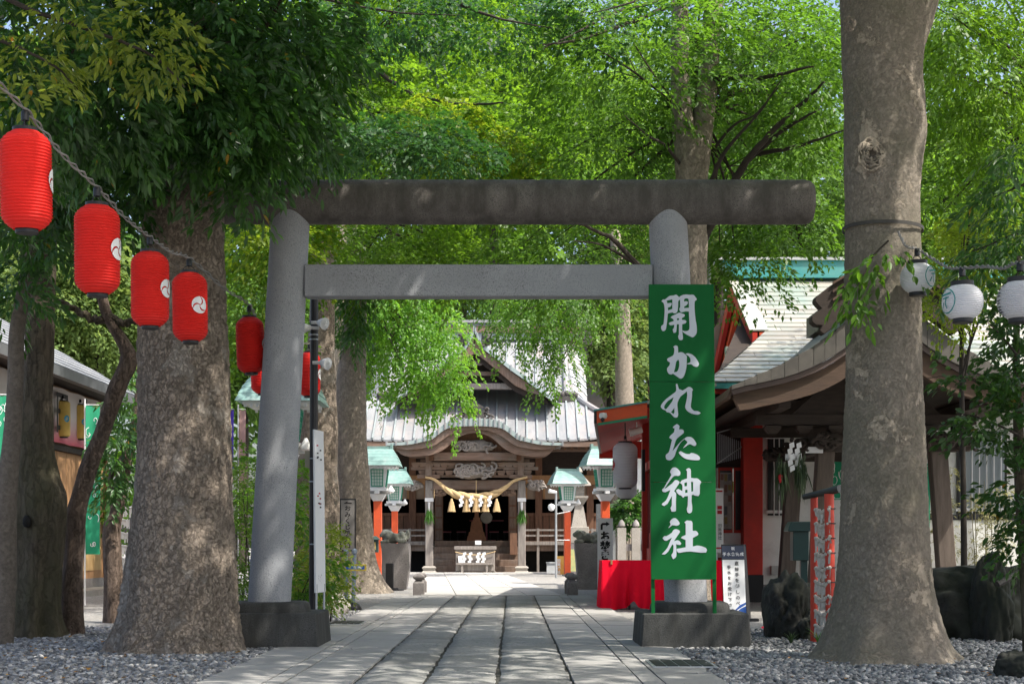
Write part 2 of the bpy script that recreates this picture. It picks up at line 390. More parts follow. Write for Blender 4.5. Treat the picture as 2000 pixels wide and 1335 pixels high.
# drain covers
def drain(px0, px1, Y, label, n):
    t = thing('drain_cover', label, 'drain', (X((px0+px1)/2, Y), Y, .04), 'drain covers at the path edges')
    x0, x1 = X(px0, Y), X(px1, Y); wd = (x1-x0)/n
    bx('frame', steel, t, x0-.02, x1+.02, Y-.37, Y+.37, .03, .0435)
    for i in range(n): bx('cover_plate', black_metal, t, x0+i*wd+.008, x0+(i+1)*wd-.008, Y-.345, Y+.345, .0405, .049)
drain(1272, 1386, 13.2, 'dark five-plate drain cover in slabs before the signboard plinth', 5)
drain(648, 708, 20.2, 'grated drain cover at left edge of path', 5)
# fallen leaves
def fallen():
    mb = MB(); rr = random.Random(9)
    for k in range(150):
        if k < 110: x, y = rr.uniform(-5, -2.4), rr.uniform(11.6, 17)
        else: x, y = rr.uniform(1.7, 4.5), rr.uniform(11.6, 15)
        if x < -.34*y: continue
        a = rr.uniform(0, 6.28); l = rr.uniform(.03, .06); z = .045
        d = Vector((math.cos(a), math.sin(a), rr.uniform(-.1, .3))); s = Vector((-d.y, d.x, 0))*l*.42; p = Vector((x, y, z))
        mb.add([p, p+d*l*.5+s+Vector((0, 0, .008)), p+d*l, p+d*l*.5-s+Vector((0, 0, .008))], [(0, 1, 2, 3)])
    return mb
lv = M('fallen_leaf', (.45, .25, .04), (.26, .09, .02), scale=1.2, rough=.7)
tag(fallen().build('fallen_leaves', lv), 'yellow and brown fallen leaves scattered over the gravel', 'leaves', kind='stuff')
# ================================================================ stone torii
TY = 16.0
torii = thing('torii_gate', 'grey granite torii gate with round dark top lintel spanning the path', 'torii gate', (X(936, TY), TY, 0))
for pxb, pxt in ((526, 569), (1340, 1303)):
    b0 = P(pxb, 1180, TY); t0 = P(pxt, 400, TY); mb = MB()
    pts = [b0.lerp(t0, k/12) for k in range(13)]
    mb.tube(pts, [.222-(.222-.198)*k/12 for k in range(13)], 48)
    mb.build('pillar', stone_pillar, torii, smooth=True)
kz = (Z(352, TY)+Z(438, TY))/2; kr = S(86, TY)/2
kx0, kx1 = X(285, TY), X(1587, TY)
mb = MB(); prof = [(kx0, kr*.80), (kx0+.03, kr*.93), (kx0+.08, kr)]+[(kx0+.08+(kx1-kx0-.16)*i/40, kr) for i in range(1, 40)]+[(kx1-.08, kr), (kx1-.03, kr*.93), (kx1, kr*.80)]
mb.tube([(x, TY, kz) for x, r in prof], [r for x, r in prof], 48)
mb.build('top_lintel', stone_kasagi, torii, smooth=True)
nz0, nz1 = Z(578, TY-.11), Z(516, TY-.11)
bx('tie_beam', stone_pillar, torii, X(597, TY), X(1273, TY), TY-.11, TY+.11, nz0, nz1, bevel=.008)
for pc, sgn in ((526+4, 1), (1348, 1)):
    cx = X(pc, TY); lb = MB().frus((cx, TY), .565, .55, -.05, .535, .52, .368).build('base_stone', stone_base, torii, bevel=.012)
    pl = MB(); n = 40; prof = [(1.0, .36), (1.0, .40), (.985, .435), (.95, .46), (.88, .472)]
    vs = []
    for s, z in prof:
        for k in range(n):
            a = 2*math.pi*k/n; c_, s_ = math.cos(a), math.sin(a); e = .45
            vs.append((cx-.01+.40*s*math.copysign(abs(c_)**e, c_), TY-.01+.38*s*math.copysign(abs(s_)**e, s_), z))
    fs = [(i*n+k, i*n+(k+1) % n, (i+1)*n+(k+1) % n, (i+1)*n+k) for i in range(len(prof)-1) for k in range(n)]+[tuple(range((len(prof)-1)*n, len(prof)*n))]
    pl.add(vs, fs).build('plinth', stone_base, torii, smooth=True)

# ================================================================ green signboard with brush lettering
SY = 15.50
sign = thing('signboard', 'tall green signboard with six white brush characters on two legs', 'sign', (X(1337, SY), SY, .37))
def leanx(z): return -.030*(z-.37)/3.3          # leans a touch to the left
def sx(px): return X(px, SY)+.0
z_top, z_bot = Z(555, SY), Z(1131, SY)
seams = [z_bot, Z(941, SY), Z(745, SY), z_top]
for i in range(3):
    za, zb = seams[i]+.0015*(i > 0), seams[i+1]-.0015*(i < 2)
    m_ = MB().box(sx(1273), sx(1400), SY, SY+.03, za, zb)
    m_.v = [(x+leanx(z), y, z) for x, y, z in m_.v]
    m_.build('board_panel', green_paint, sign, bevel=.002)
for px in (1276.5, 1397): 
    m_ = MB().box(sx(px)-.018, sx(px)+.018, SY+.031, SY+.066, .368, z_top-.1); m_.v = [(x+leanx(z), y, z) for x, y, z in m_.v]
    m_.build('leg', green_paint, sign)
GLY = {
 'a': ((1280, 560, 12.136), [
  [(245,300),(295,300),(350,255),(415,212),(500,205),(555,185),(590,205),(630,245),(670,215),(740,188),(810,182),(890,190),(945,185),(985,200),(1005,230),(1045,280),(1040,315),(1000,345),(995,500),(1005,680),(1020,800),(1040,920),(1045,1050),(1030,1110),(1000,1155),(950,1193),(900,1180),(800,1130),(725,1080),(701,1052),(701,1027),(740,1045),(800,1048),(850,1025),(868,985),(870,900),(862,700),(858,585),(780,582),(690,603),(650,580),(632,515),(655,470),(652,300),(610,335),(605,440),(595,540),(575,605),(520,630),(480,615),(465,605),(360,632),(350,720),(340,820),(325,920),(310,1000),(285,1035),(240,1048),(210,1020),(198,970),(205,925),(240,900),(258,870),(270,750),(280,640),(285,530),(275,430),(255,375),(210,340)],
  [(330,328),(470,295),(466,522),(365,558),(362,490),(415,475),(450,420),(458,388),(430,378),(352,390)],
  [(745,310),(770,280),(815,272),(850,290),(858,350),(862,495),(745,503),(750,465),(800,440),(838,385),(835,355),(800,340),(745,345)],
  [(625,612),(700,630),(755,655),(762,672),(745,710),(700,735),(690,760),(700,782),(770,790),(800,822),(780,860),(720,880),(697,885),(695,1000),(697,1060),(710,1160),(712,1220),(700,1250),(655,1263),(615,1240),(598,1165),(618,1120),(620,885),(572,885),(565,960),(555,1060),(530,1085),(490,1092),(470,1010),(500,975),(512,895),(440,912),(400,900),(378,868),(410,838),(500,808),(500,790),(470,755),(425,728),(450,695),(540,655)],
  [(575,745),(625,745),(625,785),(575,792)]]),
 'b': ((1280, 665, 8.09), [
  [(318,100),(345,78),(375,78),(395,105),(397,190),(440,180),(480,192),(530,240),(533,280),(530,370),(520,450),(490,550),(460,590),(430,600),(395,580),(313,520),(290,533),(250,525),(222,480),(222,430),(258,390),(268,345),(235,325),(222,300),(235,275),(315,235),(335,180),(335,112)],
  [(400,298),(412,330),(412,400),(395,460),(370,492),(325,498),(345,440),(365,330)],
  [(512,207),(550,198),(610,215),(670,265),(715,340),(723,375),(705,408),(670,412),(630,395),(605,372),(538,372),(538,360),(575,350),(590,330),(590,290),(565,245)]]),
 'c': ((1280, 665, 8.09), [
  [(355,690),(370,678),(385,690),(403,760),(435,770),(465,785),(545,735),(580,732),(610,750),(627,775),(612,800),(610,880),(595,980),(590,1050),(620,1090),(650,1110),(700,1112),(748,1140),(720,1160),(680,1166),(600,1150),(540,1115),(505,1070),(502,1030),(520,950),(535,860),(530,800),(430,880),(380,980),(380,1060),(388,1160),(378,1200),(360,1212),(320,1205),(260,1140),(210,1128),(190,1100),(150,1085),(115,1045),(130,1000),(200,920),(320,830),(362,785)],
  [(320,890),(300,950),(230,1045),(195,1085),(165,1060),(175,1020),(230,950)], [(330,1058),(330,1130),(315,1158),(275,1130)]]),
 'd': ((1280, 820, 9.536), [
  [(355,130),(395,95),(432,72),(455,85),(482,115),(470,170),(520,170),(550,185),(560,220),(552,245),(500,285),(430,345),(400,410),(370,500),(345,578),(420,490),(500,400),(570,343),(620,312),(690,315),(740,350),(780,410),(792,445),(775,475),(740,478),(670,445),(610,478),(550,520),(545,515),(620,425),(618,395),(570,354),(520,395),(460,480),(410,590),(388,660),(340,725),(290,747),(235,730),(218,685),(225,640),(275,600),(300,520),(320,440),(340,365),(285,325),(310,285),(380,220),(390,150),(370,150)],
  [(460,598),(500,575),(550,605),(610,628),(670,628),(690,610),(740,615),(800,640),(840,670),(858,710),(845,738),(800,745),(700,740),(610,725),(540,690),(480,635)]]),
 'e': ((1280, 905, 6.846), [
  [(212,112),(240,60),(275,48),(310,62),(350,110),(345,150),(320,163),(270,162),(220,215),(140,325),(150,330),(240,262),(270,225),(295,215),(325,230),(336,258),(265,365),(292,395),(288,500),(288,630),(265,640),(228,640),(215,590),(232,555),(235,430),(175,535),(130,565),(97,548),(110,525),(155,490),(190,420),(215,350),(150,380),(110,370),(102,345),(130,320),(170,250),(230,150)],
  [(425,78),(455,58),(480,65),(492,90),(492,188),(540,195),(575,195),(610,220),(628,250),(610,285),(608,400),(590,432),(540,425),(520,412),(500,420),(497,500),(505,560),(503,630),(490,652),(465,662),(440,645),(433,600),(445,560),(450,430),(405,435),(385,455),(360,425),(330,415),(300,380),(290,355),(320,335),(375,365),(378,310),(370,275),(343,255),(370,220),(440,195),(440,100)],
  [(402,258),(438,245),(438,298),(405,302)], [(412,350),(443,345),(445,385),(412,390)], [(492,240),(520,240),(520,368),(495,372)]]),
 'f': ((1280, 905, 6.846), [
  [(203,780),(225,745),(260,725),(295,735),(335,790),(325,815),(290,828),(235,820),(190,858),(185,855),(215,812)],
  [(105,990),(130,965),(160,965),(230,920),(250,885),(290,872),(330,890),(340,910),(255,1035),(300,1020),(335,1035),(355,1065),(340,1085),(300,1080),(285,1070),(287,1120),(288,1230),(265,1262),(245,1275),(230,1250),(222,1215),(245,1180),(250,1090),(235,1075),(180,1170),(130,1212),(92,1208),(120,1180),(170,1120),(200,1050),(230,985),(160,1028),(120,1015)],
  [(398,782),(430,757),(460,760),(490,762),(508,795),(508,895),(550,895),(580,925),(575,955),(510,990),(508,1105),(560,1092),(620,1100),(680,1122),(698,1155),(685,1185),(620,1188),(480,1172),(380,1180),(320,1190),(292,1160),(292,1135),(330,1130),(412,1115),(413,1020),(350,990),(370,970),(415,950),(415,800)]])}
def curve_mesh(polys, ext, m, name):
    """filled 2-D outlines (holes cut by the even-odd fill) with a little thickness"""
    cu = bpy.data.curves.new(name, 'CURVE'); cu.dimensions = '2D'; cu.fill_mode = 'BOTH'; cu.extrude = ext
    for pl in polys:
        sp = cu.splines.new('POLY'); sp.points.add(len(pl)-1); sp.use_cyclic_u = True
        for q, (x, y) in zip(sp.points, pl): q.co = (x, y, 0, 1)
    o = bpy.data.objects.new(name, cu); COL.objects.link(o)
    dg = bpy.context.evaluated_depsgraph_get(); me = bpy.data.meshes.new_from_object(o.evaluated_get(dg))
    bpy.data.objects.remove(o); bpy.data.curves.remove(cu); me.materials.clear(); me.materials.append(m); me.name = name
    return me
sign_white = M('sign_white', (.62, .66, .72), (.56, .60, .66), rough=.55)
def smooth_poly(pl):
    A = np.array(pl, float); out = []
    n = len(A)
    for i in range(n):
        p0, p1, p2, p3 = A[i-1], A[i], A[(i+1) % n], A[(i+2) % n]
        out.append(p1)
        a = p1-p0; b = p2-p1; c = p3-p2
        def ang(u, v): return np.dot(u, v)/(np.linalg.norm(u)*np.linalg.norm(v)+1e-9)
        if ang(a, b) > .5 and ang(b, c) > .5: out.append((-p0+9*p1+9*p2-p3)/16)
    return out
for key, ((ox, oy, s), polys) in GLY.items():
    pp = [[(X(ox+x/s, SY)+leanx(Z(oy+y/s, SY)), Z(oy+y/s, SY)) for x, y in smooth_poly(pl)] for pl in polys]
    o = link('character', curve_mesh(pp, .0012, sign_white, 'character'), sign)
    o.rotation_euler = (R(90), 0, 0); v = org(sign); o.location = (-v.x, SY-.0028-v.y, -v.z)

# ---------------------------------------------------------------- lettering from the built-in typeface
def text_mesh(txt, size, m, ext=.0006, bold=0.0):
    cu = bpy.data.curves.new('lettering', 'FONT'); cu.body = txt; cu.size = size; cu.align_x = 'CENTER'; cu.align_y = 'CENTER'; cu.extrude = ext; cu.offset = bold
    o = bpy.data.objects.new('lettering', cu); COL.objects.link(o)
    dg = bpy.context.evaluated_depsgraph_get(); me = bpy.data.meshes.new_from_object(o.evaluated_get(dg))
    bpy.data.objects.remove(o); bpy.data.curves.remove(cu); me.materials.clear(); me.materials.append(m); return me
def letters(parent, txt, x, y, z_top, step, size, m, bold=0.0, rz=0.0, tilt=0.0):
    """a column of characters, read downwards, on a face that looks towards the camera"""
    for i, ch in enumerate(txt):
        if ch == ' ': continue
        o = link('lettering', text_mesh(ch, size, m, bold=bold), parent)
        o.rotation_euler = (R(90)-tilt, 0, rz)
        v = org(parent); zz = z_top-step*(i+.5)
        o.location = (x-v.x, y-v.y+(z_top-zz)*-math.tan(tilt), zz-v.z)
# ================================================================ paper lanterns on their wires
def paper(name, c, c2, tw=.25):
    m, nt, N, L, b = nodes_of(name)
    n = tex(nt, 'Noise', 6, Detail=6.0); col = ramp(nt, n.outputs[0], [(.35, c), (.7, c2)])
    at = N.new('ShaderNodeObjectInfo'); hs = N.new('ShaderNodeHueSaturation'); v = math_(nt, 'MULTIPLY_ADD', at.outputs['Random'], .22); v.node.inputs[2].default_value = .88
    L.new(v, hs.inputs['Value']); L.new(col, hs.inputs['Color'])
    L.new(hs.outputs[0], b.inputs['Base Color']); b.inputs['Roughness'].default_value = .62; b.inputs['Specular IOR Level'].default_value = .3
    tr = N.new('ShaderNodeBsdfTranslucent'); L.new(hs.outputs[0], tr.inputs['Color'])
    mx = N.new('ShaderNodeMixShader'); mx.inputs[0].default_value = tw; L.new(b.outputs[0], mx.inputs[1]); L.new(tr.outputs[0], mx.inputs[2])
    L.new(mx.outputs[0], N['Material Output'].inputs['Surface']); MATS[name] = m; return m
red_paper = paper('red_lantern_paper', (.82, .030, .022), (.72, .024, .018), .25)
white_lant = paper('white_lantern_paper', (.80, .80, .82), (.74, .74, .77), .3)
yellow_lant = paper('yellow_lantern_paper', (.72, .52, .16), (.66, .47, .13), .25)
emblem_white = M('emblem_white', (.8, .8, .8), rough=.6)
def lantern_profile(kind, h, r, ribs):
    out = []
    for i in range(ribs*2+1):
        t = i/(ribs*2); z = (t-.5)*h
        if kind == 'long': u = abs(2*t-1); rr = r*(1-max(0, (u-.66)/.34)**2.4*.47)
        elif kind == 'cyl': u = abs(2*t-1); rr = r*(1-max(0, (u-.88)/.12)**2*.22)
        else: u = abs(2*t-1)*.93; rr = r*math.sqrt(max(0.02, 1-u**2.3))
        out.append((rr*(1.0 if i % 2 == 0 else .95), z))
    return out
def on_shade(prof, ang, z):
    for (r0, z0), (r1, z1) in zip(prof, prof[1:]):
        if z0 <= z <= z1: return r0+(r1-r0)*(z-z0)/(z1-z0+1e-9)
    return prof[0][0]
def wrap_mesh(polys, prof, rmax, m):
    """flat outlines (x to the right, z up, metres) wrapped on to the lantern skin; faces -Y"""
    mb = MB()
    for pl in polys:                    # pl is a list of rows: ((xl,z),(xr,z))
        for (a, b), (c, d) in zip(pl, pl[1:]):
            n = 5
            for k in range(n):
                q = []
                for (u0, u1, s) in ((a, b, k/n), (a, b, (k+1)/n), (c, d, (k+1)/n), (c, d, k/n)):
                    x = u0[0]+(u1[0]-u0[0])*s; z = u0[1]+(u1[1]-u0[1])*s; th = x/rmax; rr = rmax_at(prof, z)+.0025
                    q.append((rr*math.sin(th), -rr*math.cos(th), z))
                mb.quad(*q)
    return mb.mesh('emblem', m, smooth=True)
def rmax_at(prof, z):
    best = 0
    for r, zz in prof:
        if abs(zz-z) < .02: best = max(best, r)
    return best or prof[0][0]
def tomoe(rad):
    """three white comma shapes that fill a disc, parted by curved gaps"""
    polys = []
    for k in range(3):
        a0 = k*2*math.pi/3+.4; rows = []
        for i in range(15):
            r = .06+.94*i/14; sw = 1.15*r**1.4
            g0 = .09/r*.9+.55*r*(1-r)*1.9; th0 = a0+sw+g0*.5; th1 = a0+2*math.pi/3+sw-g0*.5
            seg = [(rad*r*math.cos(th0+(th1-th0)*s/10), rad*r*math.sin(th0+(th1-th0)*s/10)) for s in range(11)]
            rows.append(seg)
        polys.append(rows)
    return polys
def tomoe_mesh(rad, prof, rmax, m):
    mb = MB()
    def w(x, z): th = x/rmax; rr = rmax_at(prof, z)+.003; return (rr*math.sin(th), -rr*math.cos(th), z)
    for rows in tomoe(rad):
        for ra, rb in zip(rows, rows[1:]):
            for k in range(len(ra)-1): mb.quad(w(*ra[k]), w(*ra[k+1]), w(*rb[k+1]), w(*rb[k]))
    return mb.mesh('emblem', m, smooth=True)
def make_lantern(kind, h, r, ribs, m, label, emblem, group, capr=.52):
    t = thing('paper_lantern', label, 'lantern', (0, 0, 0), group)
    prof = lantern_profile(kind, h, r, ribs); mb = MB(); n = 36; vs = []; 
    for rr, z in prof: vs += [(rr*math.cos(2*math.pi*k/n), rr*math.sin(2*math.pi*k/n), z) for k in range(n)]
    mb.add(vs, [(i*n+k, i*n+(k+1) % n, (i+1)*n+(k+1) % n, (i+1)*n+k) for i in range(len(prof)-1) for k in range(n)])
    me = mb.mesh('shade', m); me.polygons.foreach_set('use_smooth', [True]*len(me.polygons)); me.set_sharp_from_angle(angle=R(28)); link('shade', me, t)
    cr = r*capr
    tr_ = MB().lathe([(cr, h/2-.012), (cr, h/2+.022), (cr*.9, h/2+.024)], n=24).build('top_ring', black_metal, t, smooth=True)
    MB().lathe([(cr*.85, -h/2-.024), (cr*.9, -h/2-.02), (cr*.9, -h/2+.012)], n=24).build('bottom_ring', black_metal, t, smooth=True)
    MB().tube([(-cr*.9, 0, h/2+.02), (-cr*.6, 0, h/2+.05), (0, 0, h/2+.075), (cr*.6, 0, h/2+.05), (cr*.9, 0, h/2+.02)], .004, 6).build('handle', black_metal, tr_)
    MB().lathe([(.012, h/2+.06), (.024, h/2+.065), (.024, h/2+.115), (.012, h/2+.13)], n=12).build('lamp_socket', black_metal, tr_, smooth=True)
    if emblem is not None: link('emblem', emblem(prof, r), t)
    return t
LR, LH = .150, .575
proto = make_lantern('long', LH, LR, 30, red_paper, 'x', lambda pr, r: tomoe_mesh(.072, pr, r, emblem_white), 'red paper lanterns on the wire', .5)
#           px, py centre, height px, emblem angle (deg to the right), label
red = [(51, 353, 190, 84, 'largest red paper lantern, nearest, cut by the left picture edge side'),
       (190, 488, 170, 62, 'second red paper lantern along the wire, above the twisted stem'),
       (293, 565, 143, 59, 'third red lantern on the wire, overlapping the broad trunk edge'),
       (371, 600, 132, 33, 'red lantern with full white emblem hanging before the broad trunk'),
       (489, 674, 107, 80, 'red lantern between broad trunk and left torii pillar'),
       (513, 722, 92, 80, 'red lantern mostly hidden behind the left torii pillar'),
       (604, 731, 84, 76, 'bright red lantern between torii pillar and black pole')]
wire_pts = []
for i, (px, py, hp, an, lb) in enumerate(red):
    Y = LH/hp*F; t = proto if i == 0 else copy_tree(proto)
    t.location = P(px, py, Y); t.rotation_euler = (R(random.uniform(-2, 2)), R(random.uniform(-2, 2)), R(an)-math.atan((px-1000)/F)*1.0); t['label'] = lb
    wire_pts.append(P(px, py, Y)+Vector((0, 0, LH/2+.13)))
wire_mat = M('grey_cable', (.23, .22, .21), rough=.6)
def cable(name, label, pts, r=.007, twist=.012, drops=None):
    c = cat_rom(pts, 14); a = []; b = []
    for i, p in enumerate(c):
        th = i*.9; a.append(Vector(p)+Vector((math.cos(th)*twist, 0, math.sin(th)*twist))); b.append(Vector(p)-Vector((math.cos(th)*twist, 0, math.sin(th)*twist)))
    mb = MB().tube(a, r, 6).tube(b, r*.8, 6)
    return tag(mb.build(name, wire_mat), label, 'cable')
w0 = [P(-60, 110, 8.0)]
for i, p in enumerate(wire_pts):
    w0.append(p)
    if i < len(wire_pts)-1:
        q = p.lerp(wire_pts[i+1], .5); w0.append(q-Vector((0, 0, .03)))
cable('string_cable', 'twisted grey cable carrying the red lanterns', w0)
# round white lanterns, right
def seal(prof, r, side=1, col=None):
    mb = MB(); m = M('teal_ink', (.03, .27, .25), rough=.6)
    def w(x, z): th = x/r; rr = rmax_at(prof, z)+.004; return (rr*math.sin(th), -rr*math.cos(th), z)
    def stroke(pts, wd):
        for a, b in zip(pts, pts[1:]):
            d = Vector((b[0]-a[0], b[1]-a[1], 0)); nn = Vector((-d.y, d.x, 0)).normalized()*wd/2
            mb.quad(w(a[0]+nn.x, a[1]+nn.y), w(b[0]+nn.x, b[1]+nn.y), w(b[0]-nn.x, b[1]-nn.y), w(a[0]-nn.x, a[1]-nn.y))
    R_ = .085; stroke([(R_*math.cos(2*math.pi*k/28), R_*1.05*math.sin(2*math.pi*k/28)) for k in range(29)], .008)
    stroke([(-.045, .045), (.05, .055)], .014); stroke([(-.03, .02), (.035, .024)], .009); stroke([(.01, .03), (.0, -.02), (.012, -.055)], .010); stroke([(-.04, -.05), (-.02, -.01)], .01)
    return mb.mesh('emblem', m, smooth=True)
def inkcol(prof, r):
    mb = MB(); m = M('black_ink', (.02, .02, .03), rough=.6); rr_ = random.Random(4)
    def w(x, z): th = x/r; rr = rmax_at(prof, z)+.004; return (rr*math.sin(th), -rr*math.cos(th), z)
    def stroke(a, b, wd):
        d = Vector((b[0]-a[0], b[1]-a[1], 0)); nn = Vector((-d.y, d.x, 0)).normalized()*wd/2
        mb.quad(w(a[0]+nn.x, a[1]+nn.y), w(b[0]+nn.x, b[1]+nn.y), w(b[0]-nn.x, b[1]-nn.y), w(a[0]-nn.x, a[1]-nn.y))
    for z in (.075, .03, -.02, -.065, -.1):
        stroke((-.022, z+.012), (.022, z+.014), .007); stroke((-.018, z-.008), (.02, z-.006), .006); stroke((0, z+.018), (-.004, z-.016), .006)
    return mb.mesh('lettering', m, smooth=True)
pw = make_lantern('round', .262, .152, 20, white_lant, 'x', seal, 'round white lanterns on the wire', .55)
pb = make_lantern('round', .262, .152, 20, white_lant, 'x', inkcol, 'round white lanterns on the wire', .55)
rnd = [(1792, 543, 68, 58, pw, 'round white lantern hanging against the right trunk'),
       (1880, 590, 80, -52, None, 'middle round white lantern of the three'),
       (1992, 586, 88, -62, pb, 'round white lantern cut by the right picture edge')]
wp = []
for px, py, wpx, an, t, lb in rnd:
    Y = .304/wpx*F
    if t is None: t = copy_tree(pw)
    t.location = P(px, py, Y); t.rotation_euler = (0, R(random.uniform(-2, 2)), R(an)-math.atan((px-1000)/F)); t['label'] = lb
    wp.append(P(px, py, Y)+Vector((0, 0, .262/2+.125)))
cable('string_cable', 'grey cable looping between the round white lanterns', [P(1755, 452, 13.3), P(1770, 480, 13.25), wp[0], P(1822, 505, 12.6), P(1852, 522, 12.0), wp[1], P(1925, 520, 11.0), P(1960, 523, 10.6), wp[2], P(2080, 520, 9.6)], r=.008, twist=.008)
# ================================================================ trees
def unit(a): return a/(np.linalg.norm(a, axis=-1, keepdims=True)+1e-9)
class Leaves:
    def __init__(s, seed): s.g = np.random.default_rng(seed); s.V = []; s.v = []; s.hex = None
    def emit(s, Pn, D, Nn, L, asp, fold=.12, near=False, vv=None):
        D = unit(D); Sd = unit(np.cross(D, Nn)); Nn = np.cross(Sd, D); n = len(Pn); L = L[:, None]; W = L*asp*.5
        tip = Pn+D*L-np.array([0, 0, 1])*L*.12
        if near:
            up = Nn*W*fold*2.4
            q = np.stack([Pn, Pn+D*L*.28+Sd*W*.8+up, Pn+D*L*.62+Sd*W*.9+up, tip, Pn+D*L*.62-Sd*W*.9+up, Pn+D*L*.28-Sd*W*.8+up], 1)
        else:
            m = Pn+D*L*.45+Nn*W*fold*2
            q = np.stack([Pn, m+Sd*W, tip, m-Sd*W], 1)
        s.V.append((near, q)); s.v.append(s.g.random(n) if vv is None else vv)
    def sprays(s, C, D, per, ln, wd, droop, leaf, asp, near=False, tilt=.35, lod=True, curl=0.0):
        """leafy twigs: C origins, D directions; leaves in two ranks along flat, drooping fans"""
        g = s.g; k = len(C)
        if k == 0: return
        D = unit(D); up = unit(np.array([0, 0, 1.0])+g.normal(0, tilt, (k, 3)))
        Sd = unit(np.cross(D, up)); Nn = np.cross(Sd, D)
        scl = np.ones(k); keep_n = np.full(k, per)
        if lod:                          # twigs the camera cannot see: fewer and larger leaves
            px = VX+C[:, 0]/np.maximum(C[:, 1], .5)*F; py = VY-(C[:, 2]-H)/np.maximum(C[:, 1], .5)*F
            out = (px < -130) | (px > 2130) | (py < -150) | (C[:, 1] < 3)
            keep_n = np.where(out, np.maximum(per//4, 4), per); scl = np.where(out, 1.9, 1.0)
        idx = np.repeat(np.arange(k), keep_n); n = len(idx)
        a = g.random(n)**.8; sg = g.choice([-1, 1], n)
        b = sg*wd*np.abs(g.random(n))*(1.05-.75*a); l = ln*(.75+.5*g.random(k))[idx]
        Pn = C[idx]+D[idx]*(a*l)[:, None]+Sd[idx]*b[:, None]+Nn[idx]*g.normal(0, .04*ln, n)[:, None]
        Pn[:, 2] -= droop*l*a*a+droop*.5*np.abs(b)
        th = sg*g.uniform(.3, 1.15, n)
        d = D[idx]*np.cos(th)[:, None]+Sd[idx]*np.sin(th)[:, None]+g.normal(0, .22, (n, 3)); d[:, 2] -= droop*.9*a+curl
        nn = Nn[idx]+g.normal(0, .38, (n, 3))
        tone = np.clip(g.random(n)*.7+(g.random(k)[idx]-.35)*.45, 0, .969); tone = np.where(g.random(n) < .004, 1.0, tone)
        s.emit(Pn, d, nn, leaf*(.65+.6*g.random(n))*scl[idx], asp, near=near, vv=tone)
    def crown(s, ells, per, ln, wd, droop, leaf, asp, near=False, dens=1.0, tilt=.35, shell=.25, hang=.15, lod=True, curl=0.0):
        for (cx, cy_, cz, rx, ry, rz, n) in ells:
            n = int(n*dens); u = unit(s.g.normal(0, 1, (n, 3))); rad = (shell+(1-shell)*s.g.random(n)**.6)[:, None]
            C = np.array([cx, cy_, cz])+u*rad*np.array([rx, ry, rz])
            D = u*np.array([1, 1, .45])+s.g.normal(0, .45, (n, 3))*np.array([1, 1, .3]); D[:, 2] -= hang
            s.sprays(C, D, per, ln, wd, droop, leaf, asp, near, tilt, lod, curl)
    def build(s, name, m, parent, o=None):
        o = org(parent) if o is None else o
        vs = []; lt = []; vv = []; fi = []; base = 0
        for (near, q), v in zip(s.V, s.v):
            n, k = q.shape[:2]; vs.append(q.reshape(-1, 3))
            if near:
                f = np.array([[0, 1, 2, 3], [0, 3, 4, 5]]); fi.append((f[None]+(base+np.arange(n)*6)[:, None, None]).reshape(-1, 4)); vv.append(np.repeat(v, 2))
            else:
                fi.append((np.arange(4)[None]+(base+np.arange(n)*4)[:, None])); vv.append(v)
            base += n*k
        W = np.concatenate(vs)-np.array(o); Fq = np.concatenate(fi).astype(np.int32); vv = np.concatenate(vv)
        me = bpy.data.meshes.new(name); me.vertices.add(len(W)); me.vertices.foreach_set('co', W.astype(np.float32).ravel())
        me.loops.add(Fq.size); me.loops.foreach_set('vertex_index', Fq.ravel()); me.polygons.add(len(Fq))
        me.polygons.foreach_set('loop_start', np.arange(0, Fq.size, 4, dtype=np.int32)); me.update()
        at = me.attributes.new('v', 'FLOAT', 'FACE'); at.data.foreach_set('value', vv.astype(np.float32))
        me.materials.append(m); return link(name, me, parent)
def E(px, py, Y, rpx, rpy, ry, n): return (X(px, Y), Y, Z(py, Y), S(rpx, Y), ry, S(rpy, Y), n)
